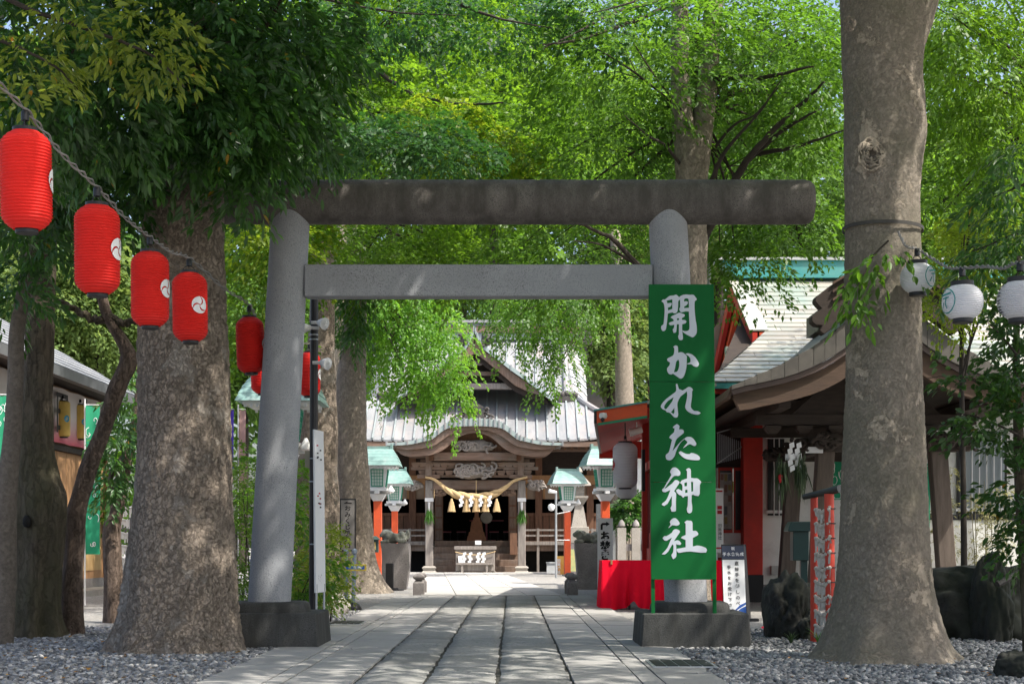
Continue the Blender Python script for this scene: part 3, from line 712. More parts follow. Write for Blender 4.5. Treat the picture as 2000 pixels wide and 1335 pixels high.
def trunk(rows, Y, m, parent, name='trunk', segs=28, amp=.04, freq=3.0, flare=.0, lobes=5, sub=6, seed=0, fh=.45, ext=True, dy=None, plate=None):
    """rows: (py, px, width px) from the ground upwards, at distance Y"""
    A = [(X(px, Y), Y+(dy[i] if dy else 0), Z(py, Y), S(wd, Y)/2) for i, (py, px, wd) in enumerate(rows)]
    C = cat_rom(A, sub); ph = random.Random(seed).uniform(0, 6)
    vs = []; fs = []; n = segs; o = org(parent)
    for i, (x, y, z, r) in enumerate(C):
        fl = flare*math.exp(-max(z, 0)/fh)
        for k in range(n):
            a = 2*math.pi*k/n; c_, s_ = math.cos(a), math.sin(a)
            q = Vector((x*freq+c_*1.3+seed*7, y+s_*1.3, z*freq*.45))
            d = mnoise.noise(q)*amp+mnoise.noise(q*3.1)*amp*.45
            lob = 1+fl*(.5*math.cos(lobes*a+ph+z*.4)+.3*math.cos((lobes+3)*a+ph*2.1))
            rr = r*(1+d*2.2)*max(.5, lob)
            if plate:
                pf, pa, pz = plate; w_ = Vector((x+c_*r, y+s_*r, z*pz)); w_ = (w_+mnoise.noise_vector(w_*5)*.045)*pf
                dd = mnoise.voronoi(w_)[0]; rr += pa*(min(dd[1]-dd[0], .42)/.42-.6)+pa*.55*mnoise.noise(w_*2.3)+pa*.35*mnoise.noise(w_*6)
            vs.append((x+c_*rr-o.x, y+s_*rr-o.y, z-o.z))
    mrows = len(C)
    fs = [(i*n+k, i*n+(k+1) % n, (i+1)*n+(k+1) % n, (i+1)*n+k) for i in range(mrows-1) for k in range(n)]+[tuple(range((mrows-1)*n, mrows*n))]
    me = bpy.data.meshes.new(name); me.from_pydata(vs, [], fs); me.polygons.foreach_set('use_smooth', [True]*len(fs)); me.materials.append(m)
    return link(name, me, parent)
def limb(pts, Y, r0, r1, m, parent, name='limb', dy=0.0):
    """pts: photo points (px, py); the limb may run away from or towards the camera by dy"""
    n = len(pts); A = [tuple(P(px, py, Y+dy*i/(n-1))) for i, (px, py) in enumerate(pts)]; C = cat_rom(A, 5); k = len(C)
    g = random.Random(int(pts[0][0])+int(pts[-1][1])); C = [Vector(c)+Vector((g.uniform(-1, 1), g.uniform(-1, 1), g.uniform(-1, 1)))*r1*.8 for c in C]
    return MB().tube(C, [r0+(r1-r0)*i/(k-1) for i in range(k)], 8).build(name, m, parent, smooth=True)
def auto_limbs(parent, m, start, ells, k, r0, seed):
    """boughs that carry the crown: curved tubes from the stem into each part of the crown, joined with forks"""
    g = random.Random(seed); st = Vector(start)
    for (cx, cy_, cz, rx, ry, rz, n) in ells:
        mb = MB()
        for _ in range(k):
            e = Vector((cx+g.uniform(-.6, .6)*rx, cy_+g.uniform(-.6, .6)*ry, cz+g.uniform(-.5, .7)*rz)); s0 = st+Vector((0, 0, g.uniform(-.6, .4)))
            mid = s0.lerp(e, .5)+Vector((g.uniform(-.2, .2), g.uniform(-.2, .2), .25*(e-s0).length*g.uniform(-.1, .5)))
            C = cat_rom([s0, mid, e], 7); L_ = len(C); rr = r0*g.uniform(.5, 1)
            mb.tube([Vector(c) for c in C], [rr+(.008-rr)*i/(L_-1) for i in range(L_)], 7)
            for f in range(3):
                i = g.randint(5, L_-4); b = Vector(C[i]); t = b+Vector((g.uniform(-1, 1)*rx*.6, g.uniform(-1, 1)*ry*.6, g.uniform(-.4, .6)*rz*.6))
                mb.tube([b, b.lerp(t, .5)+Vector((0, 0, .1)), t], [rr*.4, rr*.25, .006], 6)
        mb.build('bough', m, parent, smooth=True)
bark_left = bark('flaky_bark', (.34, .28, .225), (.155, .122, .097), (.43, .375, .32), scale=20, stretch=(1, 1, .6), patch=.565, bs=1.3, crack=.5)
bark_right = bark('grey_bark', (.29, .25, .205), (.19, .163, .13), (.56, .47, .375), scale=26, stretch=(1, 1, .9), bs=.7, patch=.575, moss=(.20, .185, .135), crack=.22, pscale=2.6)
bark_dark = bark('dark_bark', (.11, .09, .065), (.05, .042, .032), (.13, .11, .085), scale=12, stretch=(1, 1, .2), moss=(.08, .078, .042), crack=.35, patch=.7)
bark_brown = bark('brown_bark', (.19, .14, .11), (.08, .058, .045), (.23, .18, .145), scale=22, stretch=(1, 1, .12), crack=.5, patch=.66)
bark_mid = bark('pale_bark', (.31, .265, .215), (.19, .16, .125), (.38, .33, .27), scale=16, stretch=(1, 1, .6), patch=.66, crack=.3)
bark_far = M('branch_bark', (.050, .040, .031), (.026, .021, .017), scale=8, rough=.9, bmp=.4)
lf_ever = leafmat('evergreen_leaf', (.042, .105, .030), (.078, .155, .036), (.13, .34, .03), tw=.34, rough=.38, autumn=(.40, .17, .02), spec=.5)
lf_olive = leafmat('olive_leaf', (.13, .18, .022), (.24, .27, .03), (.40, .50, .04), tw=.40, rough=.38, autumn=(.5, .18, .02))
lf_maple = leafmat('maple_leaf', (.072, .165, .012), (.125, .225, .016), (.27, .50, .025), tw=.42)
lf_zelk = leafmat('zelkova_leaf', (.060, .145, .018), (.105, .20, .022), (.22, .46, .03), tw=.40)
lf_ging = leafmat('ginkgo_leaf', (.085, .21, .022), (.13, .26, .03), (.30, .60, .04), tw=.45)
lf_yell = leafmat('young_or_sunlit_maple_leaf', (.12, .20, .016), (.19, .25, .02), (.42, .56, .03), tw=.5)
lf_back = leafmat('forest_leaf', (.075, .165, .032), (.13, .225, .045), (.24, .44, .06), tw=.38, rough=.6)
lf_back2 = leafmat('pale_forest_leaf', (.10, .17, .045), (.16, .22, .06), (.32, .44, .10), tw=.4, rough=.6)

# --- broad old tree, left foreground
t = thing('old_tree', 'broad old tree with flaky bark and dark glossy crown, left foreground', 'tree', (X(345, 15.1), 15.1, 0))
def lr(rows): return [(py, (a+b)/2, b-a) for py, a, b in rows]
trunk(lr([(1300, 185, 505), (1285, 197, 492), (1262, 212, 478), (1235, 222, 472), (1200, 235, 466), (1150, 241, 463), (1100, 248, 460), (1000, 260, 455), (900, 268, 452), (800, 271, 448), (700, 270, 446), (600, 272, 441), (500, 278, 438), (400, 285, 436), (320, 290, 435), (200, 300, 432), (0, 312, 424), (-250, 325, 418), (-420, 340, 410)]),
      15.1, bark_left, t, segs=210, amp=.014, freq=4, flare=.10, lobes=7, sub=24, seed=3, fh=.3, plate=(15, .013, .6))
HE = [E(400, 50, 14.2, 190, 90, 1.5, 150), E(560, 90, 14.6, 120, 110, 1.3, 120), E(450, 200, 14.0, 150, 80, 1.0, 120), E(340, 170, 13.4, 120, 90, .8, 90), E(575, 235, 14.9, 75, 85, .7, 60),
      E(470, 340, 14.2, 28, 70, .3, 22), E(400, 285, 13.8, 110, 28, .4, 30), E(330, 285, 13.9, 60, 40, .4, 22), E(515, 285, 14.3, 60, 40, .5, 26), E(610, 40, 15.2, 60, 120, .8, 50)]
HT = [(-3.8, 13.6, 8.8, 3.6, 3.6, 2.0, 620)]  # unseen upper crown, put in to shade the foreground
lv = Leaves(21); lv.crown(HE, 26, .34, .16, .55, .105, .36, near=True, tilt=.75, shell=.1, hang=.15, curl=.12)
lv.crown(HT, 40, .8, .5, .4, .13, .5, tilt=.5)
lv.build('crown', lf_ever, t); auto_limbs(t, bark_dark, P(365, 60, 15.0), HE[:5]+HT, 2, .06, 5)
# --- slender evergreens at the left edge
G3 = 'slender evergreen stems at the left edge'
t = thing('evergreen_tree', 'slim grey stem at far left, cut by the picture edge', 'tree', (X(6, 16), 16, 0), G3)
trunk([(1275, 6, 46), (1255, 6, 42), (1150, 10, 42), (1050, 8, 48), (950, 14, 40), (850, 24, 34), (750, 30, 32), (650, 33, 30), (560, 48, 26), (480, 62, 20), (380, 70, 14), (200, 80, 10)], 16, bark('smooth_grey_bark', (.19, .16, .13), (.12, .10, .08), (.24, .2, .17), scale=24, stretch=(1, 1, 1.2), bs=.5, crack=.2), t, segs=28, amp=.03, seed=5)
EL = [E(140, -30, 13.6, 240, 70, 1.2, 110), E(60, 70, 12.4, 150, 110, 1.2, 110), E(170, 190, 12.6, 120, 100, .9, 90), E(60, 250, 13.2, 100, 120, .9, 80), (-5.2, 12.5, 6.6, 2.0, 2.0, 1.2, 90)]
lv = Leaves(22); lv.crown(EL, 26, .32, .16, .5, .10, .36, near=True, tilt=.75, shell=.1, hang=.15, curl=.12); lv.build('crown', lf_ever, t)
auto_limbs(t, bark_dark, P(75, 300, 15.5), EL[1:4], 2, .03, 6)
t = thing('evergreen_tree', 'stout gnarled dark trunk with a hollow, behind the slim left stem', 'tree', (X(74, 17.4), 17.4, 0), G3)
trunk([(1262, 70, 150), (1245, 70, 128), (1205, 71, 105), (1150, 72, 98), (1060, 75, 96), (980, 80, 94), (935, 74, 82), (880, 70, 66), (800, 73, 60), (700, 77, 56), (600, 80, 52), (450, 88, 45), (300, 95, 38), (150, 100, 30)], 17.4, bark_dark, t, segs=56, amp=.07, freq=2.6, flare=.22, lobes=6, seed=9, fh=.9)
MB().lathe([(.001, 0), (.035, .01), (.05, .05), (.045, .1), (.02, .14)], (X(58, 17.2), 17.4-.30, Z(1030, 17.2)), 10).build('hollow', interior, t, smooth=True)
EL = [E(200, 330, 14.6, 75, 75, .6, 60), E(60, 430, 15.2, 80, 90, .7, 70), E(245, 395, 14.8, 40, 60, .4, 30), E(120, 330, 15, 90, 80, .6, 60), E(30, 560, 15.8, 45, 60, .5, 25)]
lv = Leaves(23); lv.crown(EL, 24, .32, .16, .5, .10, .36, near=True, tilt=.75, shell=.1, hang=.15, curl=.12); lv.build('crown', lf_ever, t)
auto_limbs(t, bark_dark, P(92, 400, 17.2), EL, 2, .03, 7)
t = thing('evergreen_tree', 'twisted brown stem bending right, left of the broad trunk', 'tree', (X(142, 17.9), 17.9, 0), G3)
trunk([(1252, 142, 56), (1240, 142, 50), (1150, 140, 43), (1080, 145, 39), (1000, 150, 37), (960, 160, 35), (900, 178, 35), (850, 198, 33), (800, 215, 35), (750, 232, 37), (718, 247, 36), (692, 250, 31), (660, 235, 27), (620, 212, 23), (580, 200, 21), (500, 193, 18), (400, 188, 14), (280, 200, 9)], 17.9, bark_brown, t, segs=40, amp=.05, freq=5, seed=12, flare=.1, fh=.2)
limb([(216, 622), (190, 624), (160, 612), (130, 596), (105, 588)], 17.9, .055, .03, bark_dark, t); limb([(214, 622), (240, 630), (265, 627), (300, 616), (330, 590)], 17.9, .05, .025, bark_dark, t)
EL = [E(130, 440, 16.5, 60, 50, .4, 30), E(225, 300, 15.8, 60, 60, .5, 40)]
lv = Leaves(24); lv.crown(EL, 24, .32, .16, .5, .10, .36, near=True, tilt=.75, shell=.1, hang=.15, curl=.12); lv.build('crown', lf_ever, t)
t = thing('evergreen_tree', 'forked brown stem between twisted stem and broad trunk', 'tree', (X(222, 21), 21, 0), G3)
trunk([(1225, 222, 52), (1210, 222, 44), (1120, 222, 38), (1040, 218, 34), (990, 228, 30), (930, 240, 26), (870, 255, 21), (800, 268, 17), (700, 275, 12)], 21, bark_brown, t, segs=30, amp=.05, freq=4, seed=15)
limb([(226, 990), (214, 960), (222, 920), (245, 880)], 21, .05, .02, bark_brown, t)
EL = [E(232, 870, 20.4, 40, 70, .4, 46), E(215, 930, 20.3, 26, 40, .3, 22), E(255, 790, 20.6, 30, 80, .4, 40)]
lv = Leaves(25); lv.crown(EL, 24, .26, .13, .4, .085, .4, near=True, tilt=.5, shell=.1, hang=.25, curl=.2); lv.build('crown', lf_ever, t)
# overhanging olive-toned branch, top left
t = thing('overhanging_branch', 'olive and yellow leaved branches reaching in at top left', 'branch', P(-40, -60, 10.6))
EL = [E(270, 60, 11.2, 90, 36, .5, 26), E(50, 100, 10.6, 70, 30, .4, 20), E(30, 190, 10.4, 40, 26, .3, 9), E(300, 120, 11.4, 40, 34, .3, 12), E(150, 15, 10.8, 90, 30, .4, 12)]
lv = Leaves(26); lv.crown(EL, 16, .30, .13, .4, .078, .40, near=True, tilt=.5, shell=.1, hang=.2, curl=.15); lv.build('foliage', lf_olive, t)
limb([(-60, -40), (60, 20), (180, 60), (300, 110), (360, 170)], 10.9, .022, .005, bark_far, t, 'twig', .5); limb([(-60, 60), (40, 95), (120, 140), (170, 200)], 10.6, .016, .004, bark_far, t, 'twig', .3)
# --- right foreground tree
t = thing('plane_tree', 'tall grey trunk with peeling patches and swollen knot, right foreground', 'tree', (X(1728, 13.9), 13.9, 0))
trunk(lr([(1312, 1545, 1915), (1300, 1566, 1890), (1280, 1586, 1866), (1255, 1602, 1848), (1200, 1622, 1832), (1150, 1633, 1822), (1100, 1639, 1817), (1000, 1642, 1812), (900, 1645, 1808), (800, 1650, 1803), (700, 1653, 1799), (600, 1651, 1797), (500, 1651, 1796), (400, 1651, 1795), (330, 1650, 1799), (265, 1649, 1808), (220, 1650, 1806), (150, 1648, 1800), (100, 1646, 1803), (50, 1645, 1818), (0, 1643, 1832), (-100, 1636, 1862), (-200, 1640, 1850), (-420, 1655, 1830)]),
      13.9, bark_right, t, segs=200, amp=.012, freq=4, flare=.12, lobes=6, sub=20, seed=31, fh=.3, plate=(17, .006, .8))
def knot(px, py, r, Yc, rad):
    mb = MB(); c = P(px, py, Yc); 
    for k in range(4):
        q = r*(1-.2*k); mb.tube([c+Vector((math.cos(a)*q*(.75+.25*mnoise.noise(Vector((math.cos(a)*2, math.sin(a)*2, k)))), .02-.010*k, math.sin(a)*q*(.9+.3*mnoise.noise(Vector((math.cos(a)*2+5, math.sin(a)*2, k)))))) for a in [2*math.pi*i/26 for i in range(27)]], [r*.10*(1+.5*math.sin(i*1.3+k)) for i in range(27)], 6, cap=False)
    return mb
knot(1703, 300, .15, 13.9-.345, 0).build('knot', bark_right, t, smooth=True)
knot(1660, 45, .07, 13.9-.345, 0).build('knot', bark_right, t, smooth=True)
HT = [(1.4, 11.8, 10.2, 4.5, 4.6, 2.0, 1350), (10.8, 8.0, 10.0, 3.7, 5.2, 2.0, 1500), (4.4, 16.2, 10.2, 4.2, 3.2, 1.5, 900), (-1.0, 8.0, 9.8, 3.8, 4.2, 1.6, 800), (11.0, 15.4, 10.5, 3.8, 4.0, 1.6, 1100), (7.2, 6.5, 9.5, 2.6, 3.0, 1.2, 420)]  # unseen overhead leaf masses, placed to shade the foreground; gap lights the trunk
lv = Leaves(30); lv.crown(HT, 40, .9, .5, .35, .13, .5, tilt=.4)
SE = [E(1700, 535, 13.25, 45, 38, .12, 12), E(1668, 590, 13.3, 14, 45, .1, 7), E(1745, 500, 13.3, 30, 26, .12, 7)]
lv.crown(SE, 8, .2, .09, .7, .095, .45, near=True, tilt=.6, hang=.5, curl=.45)
lv.build('crown', lf_zelk, t); auto_limbs(t, bark_mid, (3.5, 13.9, 8.0), HT, 3, .11, 8)
limb([(1735, 470), (1705, 500), (1690, 530), (1668, 570), (1655, 600)], 13.35, .009, .003, bark_far, t, 'twig')
st = M('rubber_strap', (.06, .055, .05), rough=.7)
def strap(py, sag, label, wd):
    Y = 13.9; r = S(72, Y)+.014; c = P(1724, py, Y); mb = MB(); vs = []; n = 48
    for k in range(n):
        a = 2*math.pi*k/n; z = c.z+sag*math.cos(a)
        for dr, dz in ((0, 0), (.006, 0), (.006, wd), (0, wd)): vs.append((c.x+math.cos(a)*(r*1.02+dr), Y+math.sin(a)*(r*1.04+dr), z+dz))
    mb.add(vs, [(k*4+j, k*4+(j+1) % 4, ((k+1) % n)*4+(j+1) % 4, ((k+1) % n)*4+j) for k in range(n) for j in range(4)])
    return tag(mb.build('trunk_strap', st), label, 'strap')
strap(452, -.01, 'dark strap round the right trunk above the white lanterns', .03); strap(955, .055, 'thin dark strap round the lower part of right trunk', .012)
# ================================================================ mid-ground and background trees
def tree(name, label, cat, px, py0, Y, rows, ells, mt_bark, mt_leaf, seed, leaf, per, ln, wd, droop=.35, asp=.62, limbs=2, lr0=.05, start=None, grp=None, segs=26, amp=.03, flare=.08, hang=.15, tilt=.35, shell=.15, near=False, dens=1.0, curl=0.0, extra=None):
    t = thing(name, label, cat, (X(px, Y), Y, 0), grp)
    if rows: trunk(rows, Y, mt_bark, t, segs=segs, amp=amp, freq=3, flare=flare, seed=seed)
    lv = Leaves(seed); lv.crown(ells, per, ln, wd, droop, leaf, asp, near=near, hang=hang, tilt=tilt, shell=shell, dens=dens, curl=curl)
    if extra: lv.crown(extra, 10, 1.0, .7, .2, leaf*3.2, .8, tilt=.7, shell=0, lod=False)
    lv.build('crown', mt_leaf, t)
    if limbs: auto_limbs(t, bark_far, start if start is not None else (X(px, Y), Y, ells[0][2]-.5*ells[0][5]), ells, limbs, lr0, seed)
    return t
MG = 'trees along the path behind the torii'
t = tree('maple_tree', 'dark straight trunk just behind the left torii pillar and black pole', 'tree', 628, 1190, 30,
     [(1185, 618, 110), (1170, 618, 96), (1100, 620, 88), (1000, 620, 84), (900, 621, 80), (800, 624, 68), (700, 627, 56), (600, 629, 48), (450, 630, 42), (300, 628, 36), (150, 624, 30), (0, 622, 24), (-200, 615, 16)],
     [E(640, 140, 28.5, 230, 150, 2.2, 300), E(540, 430, 26.5, 110, 110, 1.2, 130), E(830, 250, 26.5, 210, 110, 1.8, 260), E(860, 60, 29, 200, 110, 2, 220), E(540, 250, 28, 110, 100, 1.4, 120), E(960, 300, 26, 110, 40, 1, 70), E(500, 620, 27, 50, 100, .9, 70), E(720, -40, 29, 260, 70, 2.2, 190)], bark_left, lf_maple, 41, .10, 38, .72, .34, start=P(628, 330, 30), lr0=.05, grp=MG, shell=.2)
for pts, r0, dy in (([(640, 95), (700, 108), (760, 155), (800, 180), (835, 192), (900, 204), (985, 200)], .055, -1.5), ([(640, 255), (720, 255), (800, 266), (860, 285)], .035, -1), ([(700, 108), (750, 92), (800, 80), (850, 70)], .03, -1), ([(628, 420), (690, 350), (755, 262)], .09, 2), ([(640, 220), (690, 145), (745, 72), (790, -20)], .10, 2), ([(835, 192), (880, 225), (930, 260), (975, 305)], .02, -.5)):
    limb(pts, 29.0, r0, r0*.25, bark_far, t, 'limb', dy-3.2)
lv = Leaves(141); lv.crown([E(940, 285, 25.4, 95, 42, .8, 60), E(560, 470, 25.6, 70, 70, .8, 50), E(860, 235, 25.2, 90, 26, .7, 36)], 38, .6, .3, .4, .095, .6, hang=.3); lv.build('sunlit_sprays', lf_yell, t)  # sunlight on these maple sprays is put into a yellower leaf colour
t = tree('maple_tree', 'pale sunlit trunk with flared roots carrying the framed vertical sign', 'tree', 700, 1158, 34.2,
     [(1170, 706, 150), (1158, 706, 126), (1135, 702, 100), (1100, 697, 82), (1050, 694, 70), (950, 690, 64), (850, 686, 62), (750, 686, 58), (690, 690, 52), (600, 694, 44), (500, 696, 38), (350, 695, 32), (150, 690, 24), (-50, 690, 16)],
     [E(900, 110, 34, 240, 120, 2.4, 300), E(760, 470, 32.5, 120, 75, 1.4, 140), E(1000, 330, 32, 190, 90, 1.8, 220), E(680, 470, 33, 60, 90, 1, 60), E(880, 500, 33, 110, 40, 1.2, 80), E(1130, 230, 34, 150, 120, 2, 180), E(1080, -10, 34.5, 230, 100, 2.2, 230), E(800, 20, 35, 200, 100, 2.2, 170)], bark_mid, lf_maple, 42, .105, 38, .8, .38, start=P(694, 420, 34.2), lr0=.06, grp=MG, flare=.16, shell=.2)
lv = Leaves(43); lv.crown([E(688, 600, 33.6, 28, 55, .5, 40), E(700, 650, 33.6, 18, 30, .4, 14), E(705, 560, 33.5, 26, 26, .4, 18)], 30, .4, .2, .7, .13, .3, hang=.4, curl=.3); lv.build('ivy_cluster', lf_ever, t)
t = tree('zelkova_tree', 'forked grey trunk rising behind the right torii pillar', 'tree', 1352, 1190, 24,
     [(1205, 1350, 90), (1190, 1350, 80), (1000, 1351, 62), (800, 1352, 58), (560, 1354, 54), (440, 1355, 56), (350, 1351, 62), (290, 1353, 72), (262, 1354, 60)],
     [E(1240, 110, 23.5, 230, 130, 1.8, 240), E(1500, 90, 24, 170, 110, 1.8, 190), E(1500, 250, 25, 140, 60, 1.5, 110), E(1180, 290, 25, 170, 80, 1.6, 170), E(1500, 430, 25.5, 120, 45, 1.2, 90), E(1440, 510, 25.5, 90, 34, 1, 50), E(1120, 490, 27, 170, 60, 1.6, 120), E(1560, 180, 24, 90, 90, 1.4, 80), E(1420, 0, 25, 190, 90, 1.6, 170), E(1600, 20, 26, 120, 110, 1.6, 120), E(1300, 380, 28, 150, 80, 1.6, 110)], bark_mid, lf_zelk, 44, .10, 34, .7, .32, start=P(1360, 200, 24), lr0=.04, grp=MG, shell=.2, asp=.45)
trunk([(300, 1340, 40), (250, 1334, 44), (150, 1328, 37), (0, 1328, 32), (-150, 1325, 28), (-350, 1320, 18)], 24, bark_mid, t, 'stem', 24, .02, seed=2)
trunk([(300, 1366, 40), (255, 1371, 44), (200, 1378, 41), (100, 1386, 38), (0, 1396, 36), (-150, 1420, 30), (-350, 1440, 18)], 24.05, bark_mid, t, 'stem', 24, .02, seed=4)
for pts, r0, dy in (([(1372, 400), (1395, 340), (1420, 290), (1470, 235), (1520, 170)], .05, .5), ([(1372, 470), (1437, 350), (1470, 300), (1530, 235), (1580, 190), (1610, 160)], .075, 1), ([(1462, 312), (1510, 270), (1560, 235), (1600, 215)], .05, .5), ([(1475, 300), (1540, 290), (1600, 272), (1660, 250)], .04, .5), ([(1335, 330), (1300, 285), (1262, 262), (1220, 225)], .03, -.5),
                    ([(1340, 640), (1270, 545), (1200, 470), (1150, 445), (1115, 430)], .06, 2), ([(1240, 515), (1180, 480), (1120, 470)], .03, .5), ([(1420, -60), (1310, 10), (1200, 55), (1120, 80), (1060, 88)], .05, -1), ([(1300, 0), (1200, 25), (1130, 62), (1060, 95)], .035, -1), ([(1385, 150), (1440, 152), (1500, 150), (1590, 130)], .07, .5), ([(1390, 300), (1410, 270), (1440, 240), (1480, 220), (1530, 150)], .03, 0)):
    limb(pts, 24.0, r0, r0*.2, bark_far, t, 'limb', -1.4 if dy >= 0 else -2)
tree('zelkova_tree', 'bright leafy tree filling the sky right of the foreground trunk', 'tree', 2080, 1190, 27,
     [(1190, 2085, 90), (800, 2085, 70), (400, 2075, 60), (0, 2060, 40)], [E(1900, 90, 26, 130, 140, 1.8, 170), E(1860, 300, 28, 90, 130, 1.6, 110), E(1980, 250, 27, 90, 120, 1.6, 100), E(1830, 20, 25, 90, 90, 1.4, 80), E(1960, -30, 26, 130, 80, 1.6, 110), E(1850, 430, 29, 110, 70, 1.4, 90)], bark_mid, lf_maple, 45, .12, 34, .75, .36, asp=.4, start=P(2065, 200, 27), grp=MG, hang=.3)
t = thing('overhanging_branch', 'shaded layered maple boughs above the middle of the lintel', 'branch', P(640, 240, 22.5))
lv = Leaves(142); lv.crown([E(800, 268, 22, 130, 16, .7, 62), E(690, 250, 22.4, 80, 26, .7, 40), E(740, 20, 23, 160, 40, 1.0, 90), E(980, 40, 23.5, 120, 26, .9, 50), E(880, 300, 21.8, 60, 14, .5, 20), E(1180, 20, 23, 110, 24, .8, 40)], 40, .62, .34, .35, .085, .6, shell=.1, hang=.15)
lv.build('foliage', leafmat('shaded_maple_leaf', (.028, .085, .022), (.050, .12, .028), (.07, .22, .03), tw=.3, rough=.5), t)  # shade on these maple leaves is put into their darker colour
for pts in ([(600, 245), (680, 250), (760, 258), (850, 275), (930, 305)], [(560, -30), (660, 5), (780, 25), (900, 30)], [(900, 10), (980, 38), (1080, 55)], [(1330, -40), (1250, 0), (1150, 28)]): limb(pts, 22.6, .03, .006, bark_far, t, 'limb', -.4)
# ginkgo sprays before the shrine roof
tree('ginkgo_tree', 'bright ginkgo with hanging sprays over the left half of shrine roof', 'tree', 655, 1130, 46,
     [(1133, 655, 50), (1000, 657, 44), (800, 660, 38), (600, 665, 32), (400, 670, 24)], [E(800, 630, 46, 110, 56, 1.5, 150), E(855, 700, 45, 58, 70, .9, 90), E(760, 560, 46, 130, 60, 1.5, 150), E(722, 670, 47, 34, 70, .7, 45), E(885, 765, 44.8, 20, 36, .5, 14), E(805, 735, 45, 30, 44, .6, 18), E(650, 560, 47, 80, 90, 1.2, 60)], bark_mid, lf_ging, 46, .095, 46, .75, .22, droop=.9, asp=.8, hang=.55, start=P(690, 520, 46), lr0=.05, grp=MG, shell=.1)
tree('ginkgo_tree', 'green ginkgo with thin sprays before the right shoulder of shrine roof', 'tree', 1225, 1125, 52,
     [(1126, 1225, 46), (900, 1222, 40), (600, 1215, 30), (450, 1200, 20)], [E(1080, 575, 50, 140, 40, 1.4, 130), E(1030, 615, 50, 80, 26, 1, 60), E(1095, 650, 50, 34, 50, .7, 34), E(1075, 725, 49.5, 22, 40, .4, 12), E(1010, 690, 49.6, 46, 8, .3, 9), E(1180, 560, 52, 90, 70, 1.2, 80)], bark_mid, lf_zelk, 47, .095, 44, .75, .22, droop=.9, asp=.75, hang=.5, start=P(1190, 540, 51), lr0=.05, grp=MG, shell=.1)
# far trees
BG = 'trees of the grove behind the shrine'
far = [(560, 330, 70, 190, 0, 'forest tree behind the left end of the torii lintel'), (760, 300, 76, 200, 0, 'forest tree high behind the shrine, left of centre'), (960, 220, 80, 210, 0, 'tall forest tree behind the shrine ridge'),
       (1180, 260, 78, 200, 0, 'forest tree behind the torii tie beam, right part'), (1190, 640, 70, 120, 1, 'rounded pale green tree right of the shrine roof'), (1400, 260, 82, 200, 0, 'forest tree behind the forked trunk'),
       (1560, 420, 74, 190, 0, 'forest tree behind the red roofed office ridge'), (1270, 520, 80, 130, 1, 'pale tree between tie beam and green signboard'), (470, 640, 62, 150, 0, 'forest tree behind the left torii pillar'),
       (190, 560, 56, 150, 1, 'pale tree behind the stall roof at left'), (60, 620, 58, 150, 1, 'pale tree at far left behind the stall'), (1880, 420, 54, 150, 0, 'blue green tree behind the office roof at right'),
       (1990, 330, 56, 170, 1, 'yellowish tree at the far right edge'), (700, 600, 72, 140, 0, 'forest tree left of the shrine roof'), (900, 480, 84, 190, 0, 'deep forest tree right behind the shrine ridge')]
for i, (px, py, Y, rp, pale, lb) in enumerate(far):
    r = S(rp, Y); cx, cz = X(px, Y), Z(py, Y); g = random.Random(i)
    ells = [(cx+g.uniform(-.5, .5)*r, Y+g.uniform(-.4, .2)*r, cz+g.uniform(-.5, .5)*r, r*g.uniform(.45, .62), r*.5, r*g.uniform(.4, .55), 70) for _ in range(6)]
    lowz = max(cz-r, 2)
    tree('forest_tree', lb, 'tree', px, 1100, Y, [(VY+H/Y*F, px, S(1, 1)*0+26), ((VY+py)/2, px+5, 22), (py, px, 12)], ells, bark_far, lf_back2 if pale else lf_back, 60+i, .19, 48, 1.5, .8, droop=.35, asp=.62, limbs=1, lr0=.1, grp=BG, segs=10, shell=.35, extra=[(cx, Y+.3*r, cz-.1*r, r*.6, r*.35, r*.6, 60)])
# the wood that closes the view
lv = Leaves(99); ee = []
g = random.Random(4)
for k in range(46):
    Y = g.uniform(98, 112); px = -150+2300*(k+.5)/46+g.uniform(-40, 40); top = g.uniform(120, 300)
    for j in range(4): ee.append((X(px, Y)+g.uniform(-2, 2), Y+g.uniform(-2, 2), Z(top+170*j+g.uniform(-40, 40), Y), 4.2, 2.5, 4.2, 30))
lv.crown(ee, 22, 2.2, 1.4, .3, .62, .7, shell=.2, tilt=.5, lod=False)
tag(lv.build('wood', lf_back, None), 'green mass of the far wood closing the view', 'wood', kind='stuff')
# ================================================================ shrubs and small plants
def shrub(name, label, px, Y, ells, m, seed, leaf, per=30, ln=.28, asp=.5, grp=None, stems=5, cat='shrub', droop=.4, near=True, hang=.0):
    t = thing(name, label, cat, (X(px, Y), Y, 0), grp)
    lv = Leaves(seed); lv.crown(ells, per, ln, ln*.5, droop, leaf, asp, near=near, tilt=.5, shell=.3, hang=hang); lv.build('foliage', m, t)
    g = random.Random(seed); mb = MB()
    for k in range(stems):
        e = g.choice(ells); q = Vector((e[0]+g.uniform(-.5, .5)*e[3], e[1]+g.uniform(-.5, .5)*e[4], e[2])); b = Vector((X(px, Y)+g.uniform(-.12, .12), Y+g.uniform(-.1, .1), 0))
        mb.tube([b, b.lerp(q, .5)+Vector((g.uniform(-.05, .05), 0, .05)), q], [.012, .009, .004], 6)
    mb.build('stems', bark_far, t, smooth=True); return t
SG = 'shrubs beside the left torii base'
lf_shrub = leafmat('shrub_leaf', (.075, .16, .02), (.13, .22, .025), (.26, .44, .04), tw=.38)
